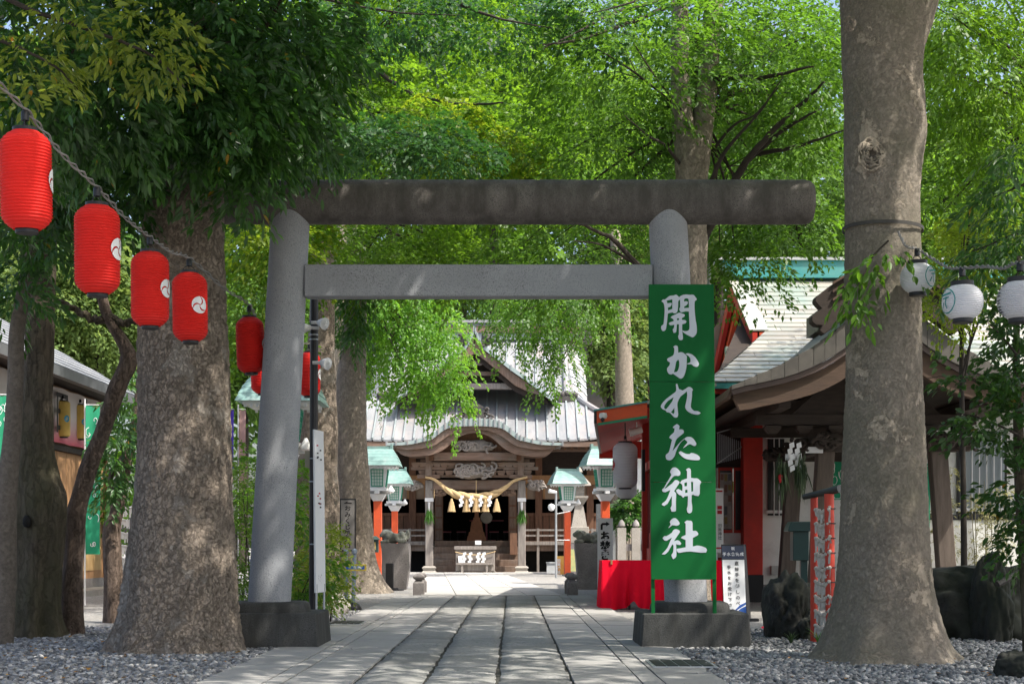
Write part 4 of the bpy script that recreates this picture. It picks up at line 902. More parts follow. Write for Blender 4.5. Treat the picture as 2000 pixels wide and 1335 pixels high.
shrub('shrub', 'fine leaved green shrub between broad trunk and left pillar', 480, 19.4, [E(470, 1080, 19.4, 40, 90, .4, 110), E(480, 960, 19.6, 36, 60, .4, 60), E(500, 1150, 19, 40, 30, .4, 40)], lf_shrub, 71, .045, grp=SG)
shrub('shrub', 'bright yellow green shrub behind the thin white board', 640, 20.6, [E(636, 1085, 20.4, 26, 55, .4, 90), E(590, 1090, 20.2, 30, 85, .4, 110), E(638, 1150, 20.0, 26, 28, .3, 50), E(600, 1150, 19.6, 30, 30, .3, 40)], leafmat('bright_shrub_leaf', (.15, .22, .02), (.22, .28, .025), (.36, .48, .04), tw=.38), 72, .042, grp=SG)
shrub('shrub', 'tall loose shrub with larger leaves beside the black pole', 590, 18.6, [E(585, 1150, 18.2, 26, 30, .2, 22), E(620, 1110, 18.0, 22, 50, .2, 22), E(575, 1000, 18.8, 26, 40, .3, 30)], lf_zelk, 73, .08, per=14, grp=SG)
shrub('shrub', 'leafy green bush in the sun beyond the left pillar foot', 560, 26, [E(520, 1000, 26, 60, 60, .6, 70), E(470, 930, 27, 40, 60, .6, 50), E(560, 930, 27, 40, 40, .6, 40)], lf_ging, 74, .07, grp=SG)
# small maple behind the round lanterns
t = tree('young_maple', 'slender yellow green maple behind the round white lanterns', 'tree', 1880, 1200, 18.5,
     [(1235, 1884, 14), (1000, 1882, 12), (800, 1879, 10), (700, 1878, 9), (600, 1880, 8), (480, 1890, 6), (400, 1896, 4)],
     [E(1890, 500, 18.4, 80, 45, .6, 80), E(1840, 570, 18.2, 50, 40, .5, 40), E(1930, 560, 18.4, 50, 40, .5, 30), E(1930, 450, 18.6, 80, 40, .6, 60)], bark_far, lf_yell, 75, .055, 34, .42, .22, start=P(1879, 680, 18.5), lr0=.018, segs=12, shell=.1, hang=.1)
# camellia at the right edge, near
t = thing('camellia_bush', 'dark glossy leaved bush reaching in from the right edge', 'shrub', (X(2010, 12.3), 12.3, 0))
trunk([(1335, 2015, 34), (1200, 2010, 28), (1000, 1996, 24), (850, 1990, 20), (700, 1985, 14), (500, 1990, 8)], 12.3, bark_dark, t, segs=16)
EL = [E(1985, 690, 12.0, 45, 70, .5, 44), E(1978, 830, 12.0, 36, 60, .4, 34), E(1990, 950, 12.1, 34, 70, .4, 40), E(1890, 735, 11.8, 70, 10, .15, 12), E(1910, 815, 11.8, 45, 14, .15, 14), E(1985, 1070, 12.2, 26, 60, .3, 20), E(1990, 600, 12, 40, 60, .4, 26)]
lv = Leaves(76); lv.crown(EL, 18, .24, .12, .35, .068, .52, near=True, tilt=.5, shell=.1, hang=.1); lv.build('foliage', leafmat('camellia_leaf', (.03, .075, .018), (.06, .12, .02), (.10, .24, .03), tw=.3, rough=.34, autumn=(.3, .12, .02)), t)
limb([(1990, 800), (1950, 770), (1880, 735), (1810, 738)], 12.0, .012, .003, bark_far, t, 'twig'); limb([(1990, 850), (1950, 830), (1900, 812), (1870, 808)], 12.0, .012, .003, bark_far, t, 'twig'); limb([(1992, 700), (1960, 660), (1930, 630)], 12, .012, .004, bark_far, t, 'twig')
t = thing('overhanging_branch', 'dark drooping evergreen sprays at the upper right edge', 'branch', P(2080, 240, 13))
lv = Leaves(77); lv.crown([E(1985, 370, 13, 50, 36, .4, 24), E(1970, 460, 13, 60, 24, .4, 24), E(1990, 290, 13, 40, 30, .3, 14), E(1930, 500, 12.9, 60, 10, .3, 14)], 20, .3, .12, .5, .085, .34, near=True, hang=.2, curl=.3); lv.build('foliage', lf_ever, t)
limb([(2080, 330), (2000, 360), (1940, 385)], 13, .016, .004, bark_far, t, 'twig'); limb([(2080, 420), (1990, 455), (1900, 490)], 13, .016, .004, bark_far, t, 'twig')
# thin bamboo
def bamboo(px, Y, hpx, label, seed, lean=0):
    t = thing('bamboo', label, 'bamboo', (X(px, Y), Y, 0), 'thin bamboo by the office wall'); g = random.Random(seed); lv = Leaves(seed)
    for k in range(4):
        x = X(px, Y)+g.uniform(-.16, .16); top = Vector((x+g.uniform(-.1, .1)+lean, Y+g.uniform(-.1, .1), Z(hpx, Y)+g.uniform(-.3, .2)))
        MB().tube([(x, Y, 0), Vector((x, Y, 0)).lerp(top, .5)+Vector((.02, 0, 0)), top], [.011, .009, .004], 6).build('culm', M('bamboo_culm', (.16, .15, .07), (.1, .09, .05), rough=.5), t, smooth=True)
        C = np.array([[x+g.uniform(-.14, .14), Y+g.uniform(-.12, .12), top.z*g.uniform(.35, 1.0)] for _ in range(16)]); lv.sprays(C, lv.g.normal(0, 1, (16, 3))*np.array([1, 1, .3]), 14, .2, .1, .5, .085, .16, near=False)
    lv.build('foliage', leafmat('bamboo_leaf%d' % seed, (.22, .22, .08), (.32, .30, .13), (.3, .3, .1), tw=.3), t)
bamboo(1905, 25.5, 950, 'thin clump of dry bamboo right of the pavilion post', 81); bamboo(1845, 27.5, 930, 'thin bamboo partly behind the pavilion post', 82); bamboo(1950, 25, 960, 'thin bamboo clump nearest the camellia', 83)
def tuft(px, py, label, n, ln, m, seed, wd=.012):
    Y = GY(py); t = MB(); g = random.Random(seed); b = P(px, py, Y)
    for k in range(n):
        a = g.uniform(0, 6.28); o = g.uniform(.3, 1)*ln*.6; h = ln*g.uniform(.6, 1); pts = []
        for i in range(5):
            s = i/4; pts.append(b+Vector((math.cos(a)*o*s*s, math.sin(a)*o*s*s, h*(s-.35*s*s))))
        sd = Vector((-math.sin(a), math.cos(a), 0))
        for i in range(4):
            w0, w1 = wd*(1-i/4.2), wd*(1-(i+1)/4.2); t.add([pts[i]-sd*w0, pts[i]+sd*w0, pts[i+1]+sd*w1, pts[i+1]-sd*w1], [(0, 1, 2, 3)])
    return tag(t.build('grass_tuft', m), label, 'plant', 'plants among the rocks at right')
gm = M('grass_blade', (.10, .22, .03), (.06, .15, .02), rough=.5)
tuft(1565, 1243, 'fresh grass tuft at the foot of the small dark rock', 26, .34, gm, 1); tuft(1598, 1262, 'bright grass tuft by the red post foot', 20, .3, gm, 2); tuft(1545, 1262, 'arching grass tuft left of the right trunk', 22, .26, M('grass_dull', (.07, .12, .04), rough=.6), 3)
tuft(1985, 1215, 'broad leaved plant at the right edge before the big rock', 14, .62, M('broad_leaf', (.03, .10, .02), (.02, .07, .015), rough=.4), 4, .035); tuft(1860, 1250, 'small fern at the foot of the big rock', 24, .16, gm, 5, .008)
# rocks
def rock(label, px, py, Y, wpx, hpx, dep, m, seed, flat=.0, name='rock', grp=None):
    bm = bmesh.new(); bmesh.ops.create_icosphere(bm, subdivisions=5, radius=1); g = Vector((seed*3.3, seed*1.7, 0))
    sx_, sz_ = S(wpx, Y)/2, S(hpx, Y)
    for v in bm.verts:
        p = v.co.copy(); d = 1+.36*mnoise.noise(p*1.2+g)+.24*mnoise.turbulence(p*2.2+g, 4, True)+.06*mnoise.noise(p*11+g)
        p = p*d; p.z = max(p.z, -.5); p.z = min(p.z, .8+.12*mnoise.noise(p*2+g)) if flat else p.z
        v.co = Vector((p.x*sx_, p.y*dep, (p.z+.35)*sz_/1.2))
    me = bpy.data.meshes.new(name); bm.to_mesh(me); bm.free(); me.polygons.foreach_set('use_smooth', [True]*len(me.polygons)); me.materials.append(m)
    o = link(name, me); o.location = (X(px, Y), Y, 0); return tag(o, label, 'rock', grp)
RG = 'garden rocks'
rock('large dark mossy rock with flat top behind the right trunk', 1905, 1240, 17.6, 230, 140, .8, stone_moss, 1, 1, grp=RG)
rock('rounded stone lying on top of the large rock', 1935, 1140, 16.8, 70, 130, .35, stone_moss, 2, 0, grp=RG)
rock('dark rock between signboard plinth and red posts', 1540, 1250, 17.4, 92, 100, .5, stone_moss, 3, 0, grp=RG)
rock('small dark rock at the foot of the green box post', 1580, 1255, 16.9, 44, 46, .25, stone_moss, 4, 0, grp=RG)
rock('brown stone at the bottom right corner', 1985, 1325, 12.2, 80, 45, .25, stone_moss, 5, 0, grp=RG)
rock('pale edging stone at the foot of the bright shrub', 655, 1195, 23.2, 44, 34, .22, stone_pale, 6, 0, grp=RG); rock('small rounded edging stone left of the pale one', 632, 1203, 22.6, 30, 24, .18, stone_pale, 7, 0, grp=RG)
# ================================================================ shrine hall
HY = 59.4
CX = X(927, HY)
copper = M('pale_copper_sheet', (.34, .345, .36), (.25, .265, .28), scale=1.1, stretch=(3, 1, .5), rough=.42, metal=.25, dirt=(.43, .36, .33), dscale=.7, rand=.16, bmp=.1, bscale=8)
copper_rib = M('copper_batten', (.34, .38, .39), (.26, .30, .31), rough=.45, metal=.25)
copper_green = M('green_copper', (.22, .36, .33), (.16, .28, .26), scale=6, rough=.5, metal=.15, dirt=(.30, .36, .35), dscale=4)
copper_edge = M('pale_green_copper', (.38, .45, .44), (.30, .37, .37), scale=6, rough=.5, metal=.2)
iron = M('iron_tile', (.085, .078, .072), (.05, .046, .043), scale=9, rough=.6, bmp=.4, bscale=30)
hall = thing('shrine_hall', 'old wooden shrine hall with pale copper roof and curved porch gable', 'shrine', (CX, HY, 0))
def hb(name, m, x0, x1, Y0, Y1, p0, p1, Yr=None, bevel=0, parent=None):
    """box given by photo columns x0..x1 and rows p0 (top)..p1 (bottom), read at distance Yr"""
    Yr = Yr or Y0
    return bx(name, m, parent or hall, X(x0, Yr), X(x1, Yr), Y0, Y1, Z(p1, Yr), Z(p0, Yr), bevel)
# main roof: pans and battens
EW, UW, UH = 6.65, 3.72, .54
def ry(u): return 61.0+6.5*u
def rz(u, x=0): return 5.26+4.9*(.70*u+.30*u*u)+.55*max(0, (abs(x)-3.6)/3.05)**2*(1-u)**2
def umax(x): return 1.0 if abs(x) <= UW else max(.02, UH*(EW-abs(x))/(EW-UW))
step = .41; nb = int(EW/step)
edges = [step*(i-nb)+.0 for i in range(2*nb+1)]
for a, b in zip(edges, edges[1:]):
    n = 9; top = []; mb = MB()
    for i in range(n):
        qa = [(CX+x+.03*sg, ry(umax(x)*t), rz(umax(x)*t, x)) for x, sg, t in ((a, 1, i/n), (b, -1, i/n), (b, -1, (i+1)/n), (a, 1, (i+1)/n))]
        mb.quad(*qa)
        if i == 0:
            p, q = qa[0], qa[1]; mb.quad((p[0], p[1], p[2]-.07), (q[0], q[1], q[2]-.07), q, p)
    mb.build('roof_panel', copper, hall)
for x in edges:
    n = 9; u = umax(x); mb = MB(); hw, hh = .035, .07
    pts = [(CX+x, ry(u*i/n), rz(u*i/n, x)) for i in range(n+1)]; vs = []
    for p in pts: vs += [(p[0]-hw, p[1]-.01, p[2]-.03), (p[0]-hw, p[1]-.03, p[2]+hh), (p[0]+hw, p[1]-.03, p[2]+hh), (p[0]+hw, p[1]-.01, p[2]-.03)]
    fs = [(i*4+j, i*4+(j+1) % 4, (i+1)*4+(j+1) % 4, (i+1)*4+j) for i in range(n) for j in range(4)]+[(0, 1, 2, 3)]
    mb.add(vs, fs).build('batten', copper_rib, hall)
for s in (-1, 1):            # side slopes, hips, verge curve, descending ridges
    mb = MB(); n = 10
    hip = [(CX+s*(EW-(EW-UW)*t), ry(UH*t), rz(UH*t, EW-(EW-UW)*t)) for t in [i/n for i in range(n+1)]]
    back = [(p[0], 74.0-(p[1]-61), p[2]) for p in hip]
    for i in range(n): mb.quad(hip[i], back[i], back[i+1], hip[i+1])
    mb.build('side_slope', copper, hall)
    MB().tube([Vector(p)+Vector((0, 0, .06)) for p in hip], .13, 8).build('hip_ridge', copper, hall, smooth=True)
    vg = []
    for i in range(9):
        u = UH*.92+(1-UH*.92)*i/8; vg.append([(CX+s*(UW+.9*k/5), ry(u)+.0, rz(u)-.62*(k/5)**1.8+.02) for k in range(6)])
    mb = MB(); rb = MB()
    for r0, r1 in zip(vg, vg[1:]):
        for k in range(5): mb.quad(r0[k], r0[k+1], r1[k+1], r1[k])
        rb.tube([Vector(p)+Vector((0, 0, .03)) for p in r0], .035, 6)
    mb.build('verge', copper, hall); rb.build('verge_ribs', copper_rib, hall)
    MB().tube([(CX+s*UW, ry(u)-.02, rz(u)+.08) for u in [.5+.5*i/8 for i in range(9)]], .12, 8).build('descending_ridge', copper, hall, smooth=True)
    o = MB().box(CX+s*UW-.36, CX+s*UW+.36, 63.75, 64.1, rz(.43)+.02, rz(.43)+.24)
    for k in range(5): o.lathe([(.02, .0), (.12, .05), (.13, .14), (.04, .24)], (CX+s*UW+(k-2)*.17, 63.85, rz(.43)+.2+(.05 if k == 2 else 0)), 10)
    o.build('ridge_ornament', iron, hall, smooth=True)
# back slope closes the roof
MB().quad((CX-UW-.9, 67.5, 10.1), (CX+UW+.9, 67.5, 10.1), (CX+EW, 74, 5.3), (CX-EW, 74, 5.3)).build('rear_slope', copper, hall)
zr = rz(1)
rdg = bx('ridge', copper_rib, hall, CX-UW-.9, CX+UW+.9, 67.2, 67.8, zr-.1, zr+.62)
bx('ridge_cap', copper, rdg, CX-UW-1.0, CX+UW+1.0, 67.05, 67.95, zr+.62, zr+.74)
bx('ridge_beam', wood_oldh, rdg, CX-UW-.7, CX+UW+.7, 67.12, 67.2, zr+.2, zr+.5)
for s in (-1, 1):
    o = MB(); c = (CX+s*(UW+.95), 67.4, zr)
    for k in range(5): o.box(c[0]-.16-.03*k, c[0]+.16+.03*k, 67.1, 67.9, c[2]+.55-.22*k, c[2]+.72-.22*k)
    o.build('ridge_end', iron, hall)
# eaves: boards, rafters under the front edge
bx('eave_board', wood_oldh, hall, CX-EW+.05, CX+EW-.05, 61.03, 61.25, 4.98, 5.19)
bx('eave_board', wood_oldh, hall, CX-EW+.3, CX+EW-.3, 61.5, 61.75, 4.82, 5.0)
rafter = MB().box(-.05, .05, 0, 2.6, -.06, .06).mesh('rafter', wood_red)
for k in range(46):
    o = link('rafter', rafter, hall); o.location = (-6.4+12.8*k/45, 61.3-HY, 4.93); o.rotation_euler = (R(10), 0, 0)
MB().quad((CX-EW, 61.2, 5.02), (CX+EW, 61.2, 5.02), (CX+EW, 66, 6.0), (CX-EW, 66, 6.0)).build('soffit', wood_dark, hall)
# dormer gable on the front slope
DY = 62.2
curve = [(926, 641), (936, 661), (945, 676), (971, 695), (998, 717), (1037, 744), (1062, 765), (1086, 782)]
cen = 927.0
def both(pl): return [(2*cen-x, y) for x, y in reversed(pl)]
for sgn in (1, -1):
    up = [(X(cen+sgn*(x-cen), DY), Z(y, DY)) for x, y in curve]; C = cat_rom([(a, b, 0) for a, b in up], 3)[:, :2]
    lo = [(x, z-.16) for x, z in C]; mb = MB()
    for i in range(len(C)-1): mb.slab3((C[i][0], DY, C[i][1]), (C[i+1][0], DY, C[i+1][1]), (C[i+1][0], 67.4, C[i+1][1]), (C[i][0], 67.4, C[i][1]), .04*sgn)
    mb.build('gable_roof', copper, hall)
    for i in range(0, len(C)-2, 2):      # verge tiles with raised joints
        seg = C[i:i+3]; MB().strip([(p[0], p[1]+.05) for p in seg], [(p[0], p[1]-.13) for p in seg], DY-.08, DY+.35).build('verge_tile', copper_edge, hall)
        p = seg[0]; MB().box(p[0]-.03, p[0]+.03, DY-.11, DY+.4, p[1]-.15, p[1]+.09).build('verge_joint', copper_rib, hall)
    bw = [(926, 690), (936, 694), (955, 709), (980, 730), (1006, 752), (1030, 763), (1048, 769), (1070, 776)]
    lo2 = [(X(cen+sgn*(x-cen), DY), Z(y, DY)) for x, y in bw]; up2 = [(x, z-.16) for x, z in up]
    MB().strip(up2, lo2, DY+.05, DY+.2).build('barge_board', wood_old, hall)
    up3 = [(x, z-.03) for x, z in lo2]; lo3 = [(x, z-.22) for x, z in lo2]
    MB().strip(lo2, lo3, DY+.22, DY+.42).build('barge_board', wood_dark, hall)
tri = [(X(x, DY+.8), Z(y, DY+.8)) for x, y in [(850, 757), (927, 668), (1004, 757)]]
MB().prism(tri, DY+.8, DY+.9).build('gable_panel', wood_dark, hall)
hb('gable_beam', wood_grey, 846, 1008, DY+.4, DY+.75, 746, 757, DY)
hb('gable_beam', wood_oldh, 880, 974, DY+.55, DY+.75, 722, 730, DY)
def scrolls(name, m, parent, px, py, Y, wpx, hpx, n, seed, r=.05, dep=.25, sym=True):
    """carved relief: swirling ribs over a lumpy ground"""
    g = random.Random(seed); mb = MB(); c = P(px, py, Y); a, b = S(wpx, Y)/2, S(hpx, Y)/2
    bm = bmesh.new(); bmesh.ops.create_icosphere(bm, subdivisions=3, radius=1); vs = []
    for v in bm.verts:
        q = v.co; d = 1+.25*mnoise.noise(q*2.2+Vector((seed, 0, 0)))+.18*mnoise.noise(q*5+Vector((0, seed, 0)))
        vs.append((c.x+q.x*a*.92*d, c.y+q.y*dep*.45*d, c.z+q.z*b*.85*d))
    mb.add(vs, [tuple(x.index for x in f.verts) for f in bm.faces]); bm.free()
    for k in range(n):
        x0, z0 = g.uniform(-.85, .85)*a, g.uniform(-.6, .6)*b; t0 = g.uniform(0, 6.28); tw = g.choice((-1, 1))*g.uniform(2.5, 5); R0 = g.uniform(.16, .34)*min(a, b*2)
        pts = []
        for i in range(14):
            s = i/13; rr = R0*(1-.75*s); th = t0+tw*s
            pts.append((c.x+x0+math.cos(th)*rr*1.3, c.y-dep*.45-.04*math.sin(s*3.1), c.z+z0+math.sin(th)*rr))
        mb.tube(pts, [r*(1-.5*i/13) for i in range(14)], 6)
    return mb.build(name, m, parent, smooth=True)
scrolls('gable_carving', wood_grey, hall, 927, 700, DY+.5, 46, 34, 9, 3)
scrolls('ridge_ornament', iron, hall, 950, 662, DY-.05, 22, 34, 6, 5, .06); scrolls('ridge_ornament', iron, hall, 905, 662, DY-.05, 22, 34, 6, 6, .06)
# curved porch gable
KY = 58.2
half = [(755, 865), (796, 862.5), (829, 854), (844, 847.7), (869.5, 827), (888, 820.5), (907, 818), (927, 817)]
top = half+[(2*cen-x, y) for x, y in reversed(half[:-1])]
TC = cat_rom([(X(x, KY), Z(y, KY), 0) for x, y in top], 4)[:, :2]; nT = len(TC)
def thick(i): s = i/(nT-1); return .09+.19*math.sin(math.pi*s)**1.5
mb = MB()
for i in range(nT-1): mb.slab3((TC[i][0], KY, TC[i][1]), (TC[i+1][0], KY, TC[i+1][1]), (TC[i+1][0], 61.6, TC[i+1][1]), (TC[i][0], 61.6, TC[i][1]), .03)
mb.build('porch_roof', copper, hall)
for i in range(0, nT-2, 2):
    seg = list(range(i, i+3)); MB().strip([(TC[j][0], TC[j][1]+.012) for j in seg], [(TC[j][0], TC[j][1]-thick(j)) for j in seg], KY-.06, KY+.3).build('edge_tile', copper_edge, hall)
for i in range(0, nT, 2):
    MB().box(TC[i][0]-.028, TC[i][0]+.028, KY-.10, KY+.5, TC[i][1]-thick(i)-.01, TC[i][1]+.05).build('edge_rib', copper, hall)
    
hl = [(768, 872), (790, 889), (836, 888), (860, 880), (875, 870), (888, 858), (905, 848), (927, 844)]
lowc = hl+[(2*cen-x, y) for x, y in reversed(hl[:-1])]
LC = cat_rom([(X(x, KY), Z(y, KY), 0) for x, y in lowc], 4)[:, :2]
UPC = np.array([(TC[i][0], TC[i][1]-thick(i)) for i in range(nT)])
MB().strip([tuple(p) for p in UPC], [tuple((p*.55+q*.45)) for p, q in zip(UPC, LC)], KY+.02, KY+.22).build('porch_barge_board', wood_oldh, hall)
MB().strip([tuple((p*.55+q*.45)) for p, q in zip(UPC, LC)], [tuple(q) for q in LC], KY+.14, KY+.34).build('porch_barge_board', wood_oldh, hall)
mb = MB()
for i in range(nT-1):
    a, b = LC[i], LC[i+1]; mb.quad((a[0], KY+.34, a[1]+.03), (b[0], KY+.34, b[1]+.03), (b[0], 61.4, b[1]+.10), (a[0], 61.4, a[1]+.10))
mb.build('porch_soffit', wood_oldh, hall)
pan = [(p[0], p[1]+.1) for p in LC[8:-8]]+[(LC[-9][0], Z(897, KY)), (LC[8][0], Z(897, KY))]
MB().prism(pan, KY+.75, KY+.82).build('porch_panel', wood_red, hall)
scrolls('porch_carving', wood_grey, hall, 927, 871, KY+.6, 84, 28, 16, 11, .045, .3)
orn = MB(); oz = Z(816, KY); ox = X(926, KY); s_ = S(1, KY)
orn.prism([(ox+x*s_, oz+z*s_) for x, z in [(-20, 0), (-17, 10), (-14, 20), (-19, 22), (-14, 25), (-7, 29), (-2, 31), (-2, 36), (2, 36), (2, 31), (7, 29), (14, 25), (19, 22), (14, 20), (17, 10), (20, 0)]], KY+.05, KY+.4)
for s in (-1, 1):
    for k, (dx, dz, r) in enumerate([(20, 6, 5), (25, 3, 6), (32, 1, 6), (22, 12, 5), (24, 17, 4)]):
        pts = [(ox+s*(dx+math.cos(a)*r*(1-a/9))*s_, KY+.1, oz+(dz+math.sin(a)*r*(1-a/9))*s_) for a in [.5*i for i in range(13)]]; orn.tube(pts, .045, 6)
o = orn.build('ridge_ornament', iron, hall, smooth=True)
bx('ornament_window', wood_dark, o, ox-7*s_, ox+7*s_, KY+.03, KY+.06, oz+6*s_, oz+20*s_)
# beams and brackets of the porch
hb('porch_beam', wood_oldh, 846, 1009, KY+.5, KY+.85, 881, 897, KY, .02)
hb('porch_beam', wood_oldh, 846, 1011, HY-.17, HY+.17, 937, 956, HY, .02)
hb('porch_beam', wood_oldh, 822, 1034, HY-.3, HY+.1, 897, 902, HY)
blk = MB().frus((0, 0), .10, .10, -.09, .16, .13, .03).box(-.16, .16, -.13, .13, .03, .09).mesh('bracket_block', wood_oldh)
for row, py in ((0, 907), (1, 923)):
    cols = list(range(812+row*10, 1046-row*10, 14)) if row == 0 else list(range(826, 1032, 17))
    for k, px in enumerate(cols):
        o = link('bracket_block', blk, hall); p = P(px, py, HY-.3+.1*row); o.location = p-Vector(org(hall))
    hb('bracket_arm', wood_oldh, cols[0]-9, cols[-1]+9, HY-.32+.1*row, HY-.12+.1*row, py+4, py+9, HY)
hb('bracket_wall', wood_dark, 838, 1018, HY+.2, HY+.28, 898, 938, HY)
for px in (838, 1017):
    hb('bracket_post', wood_old, px-6, px+6, HY-.42, HY-.3, 888, 930, HY); hb('bracket_arm', wood_oldh, px-34, px+34, HY-.36, HY-.2, 912, 918, HY); hb('bracket_arm', wood_oldh, px-22, px+22, HY-.36, HY-.2, 927, 934, HY)
scrolls('dragon_carving', wood_grey, hall, 927, 919, HY-.3, 88, 36, 26, 13, .05, .35)
for s in (-1, 1):
    scrolls('beam_end_carving', wood_grey, hall, cen+s*120, 947, HY-.05, 40, 24, 12, 15+s, .05, .4); scrolls('beam_carving', wood_old, hall, cen+s*68, 961, HY, 30, 18, 8, 19+s, .04, .2)
for px in (838.5, 1019):
    pr = hb('porch_pillar', wood_grey, px-7.6, px+7.6, HY-.15, HY+.15, 937, 1106, HY, .025)
    MB().frus((X(px, HY), HY), .30, .30, 0, .22, .22, .10).frus((X(px, HY), HY), .20, .20, .10, .27, .27, .2).frus((X(px, HY), HY), .27, .27, .2, .2, .2, .27).build('pillar_base', stone_pale, pr)
    hb('paper_band', paper_white, px-8.2, px+8.2, HY-.165, HY+.165, 972, 979, HY, parent=pr)
# body of the hall
fz = 1.24
for i in range(5): bx('step', wood_old, hall, X(846, 60.5), X(1012, 60.5), 60.0+.42*i, 60.45+.42*i, .0 if i == 0 else .25*i-.06, .25*(i+1), .01)
bx('floor', wood_old, hall, CX-5.6, CX+5.6, 62.1, 70, fz-.1, fz)
for s in (-1, 1):
    xa, xb = (CX-5.6, X(846, 61.5)) if s < 0 else (X(1012, 61.5), CX+5.6)
    bx('veranda', wood_grey, hall, xa, xb, 61.3, 64.0, fz-.16, fz-.02); bx('veranda_beam', wood_old, hall, xa, xb, 61.45, 61.65, fz-.4, fz-.16)
    bx('rail', wood_grey, hall, xa, xb, 61.36, 61.44, fz+.18, fz+.25); bx('rail', wood_grey, hall, xa, xb, 61.36, 61.44, fz+.40, fz+.47)
    for k in range(6): xx = xa+(xb-xa)*(k+.1)/5.4; bx('rail_post', wood_grey, hall, xx-.05, xx+.05, 61.33, 61.47, 0, fz+.5)
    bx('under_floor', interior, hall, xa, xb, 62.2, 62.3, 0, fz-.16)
    x0, x1 = (CX-5.4, X(848, 64)) if s < 0 else (X(1010, 64), CX+5.4)
    n = 14
    for k in range(n): bx('wall_board', wood_red, hall, x0+(x1-x0)*k/n+.012, x0+(x1-x0)*(k+1)/n-.012, 64.0, 64.06, fz, Z(1005, 64))
    bx('wall_backing', wood_dark, hall, x0, x1, 64.061, 64.1, fz, Z(1005, 64)); bx('wall_rail', wood_red, hall, x0, x1, 63.93, 64.0, Z(1007, 64), Z(1001, 64))
    bx('lintel_board', M('tan_boards', (.36, .28, .21), (.27, .2, .15), scale=3, stretch=(3, 3, .7), rough=.8), hall, x0, x1, 63.95, 64.05, Z(974, 64), Z(946, 64))
    for k in range(5): xx = x0+(x1-x0)*(k+.5)/5; bx('lintel_batten', wood_tan, hall, xx-.05, xx+.05, 63.9, 63.95, Z(974, 64), Z(946, 64))
    bx('head_beam', wood_tan, hall, x0, x1, 63.8, 64.1, Z(946, 64), Z(928, 64)); bx('upper_wall', wood_dark, hall, x0, x1, 64.0, 64.2, Z(928, 64), 5.3)
    for xx in (x0+.9 if s > 0 else x1-.9, CX+s*4.7): bx('wall_post', wood_red, hall, xx-.14, xx+.14, 63.86, 64.14, fz, 5.2)
    dx = 857 if s < 0 else 1001; dd = hb('door_leaf', wood_red, dx-8, dx+8, 63.6, 63.72, 962, 1058, 63.6)
    for q in range(4): hb('door_panel', wood_old, dx-6, dx+6, 63.57, 63.6, 966+q*23, 985+q*23, 63.6, parent=dd)
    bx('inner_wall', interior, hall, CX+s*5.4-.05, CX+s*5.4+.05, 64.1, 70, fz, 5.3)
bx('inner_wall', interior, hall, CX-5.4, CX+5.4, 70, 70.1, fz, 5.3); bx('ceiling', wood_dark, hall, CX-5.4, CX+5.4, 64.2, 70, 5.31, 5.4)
bx('upper_wall', wood_dark, hall, X(848, 64), X(1010, 64), 64.0, 64.2, Z(962, 64), 5.3)
bx('step_cheek', wood_red, hall, X(996, 61.5), X(1010, 61.5), 60.6, 61.9, .7, 1.55)
# things inside the hall
st = thing('altar_stand', 'stepped reddish wooden stand inside the dark shrine doorway', 'stand', (X(931, 65), 65, fz))
c = (X(931, 65), 65); hw = lambda p: S(p, 65)/2
for k, (w_, p0, p1) in enumerate(((38, 1046, 1058), (32, 1038, 1046), (25, 1027, 1038), (22, 1018, 1027), (14, 1010, 1018), (8, 1000, 1010), (6, 985, 1000))):
    MB().frus(c, hw(w_), hw(w_)*.8, max(fz, Z(p1, 65)), hw(w_)*.92, hw(w_)*.72, Z(p0, 65)).build('tier', M('stand_wood', (.33, .14, .06), (.24, .1, .045), rough=.5), st)
pink = M('pink_lacquer', (.40, .10, .12), rough=.4)
for px, lb in ((872, 'low stool at left inside the shrine doorway'), (901, 'low pink stool left of the altar stand'), (965, 'low pink stool right of the altar stand'), (992, 'low stool at right inside the shrine doorway')):
    q = thing('stool', lb, 'stool', (X(px, 66), 66, fz), 'stools inside the shrine'); x = X(px, 66); z = Z(1037, 66)
    bx('seat', pink, q, x-.2, x+.2, 65.85, 66.15, z-.05, z)
    for a in (-.16, .16):
        for b in (-.11, .11): bx('leg', black_metal, q, x+a-.015, x+a+.015, 66+b-.015, 66+b+.015, fz, z-.05)
q = thing('sacred_mirror', 'round mirror on a stand in the dark doorway', 'mirror', (X(950, 67), 67, fz)); x, z = X(950, 67), Z(1010, 67)
MB().tube([(x, 66.98, z), (x, 67.02, z)], .26, 28).build('disc', M('mirror_metal', (.35, .33, .3), metal=.9, rough=.3), q, smooth=True); bx('stand', pink, q, x-.04, x+.04, 67.03, 67.1, fz, z); bx('foot', pink, q, x-.4, x+.4, 66.9, 67.2, fz, fz+.06)
bx('crossbar', pink, q, x-.75, x+.75, 67.05, 67.1, Z(1016, 67)-.02, Z(1016, 67)+.02)
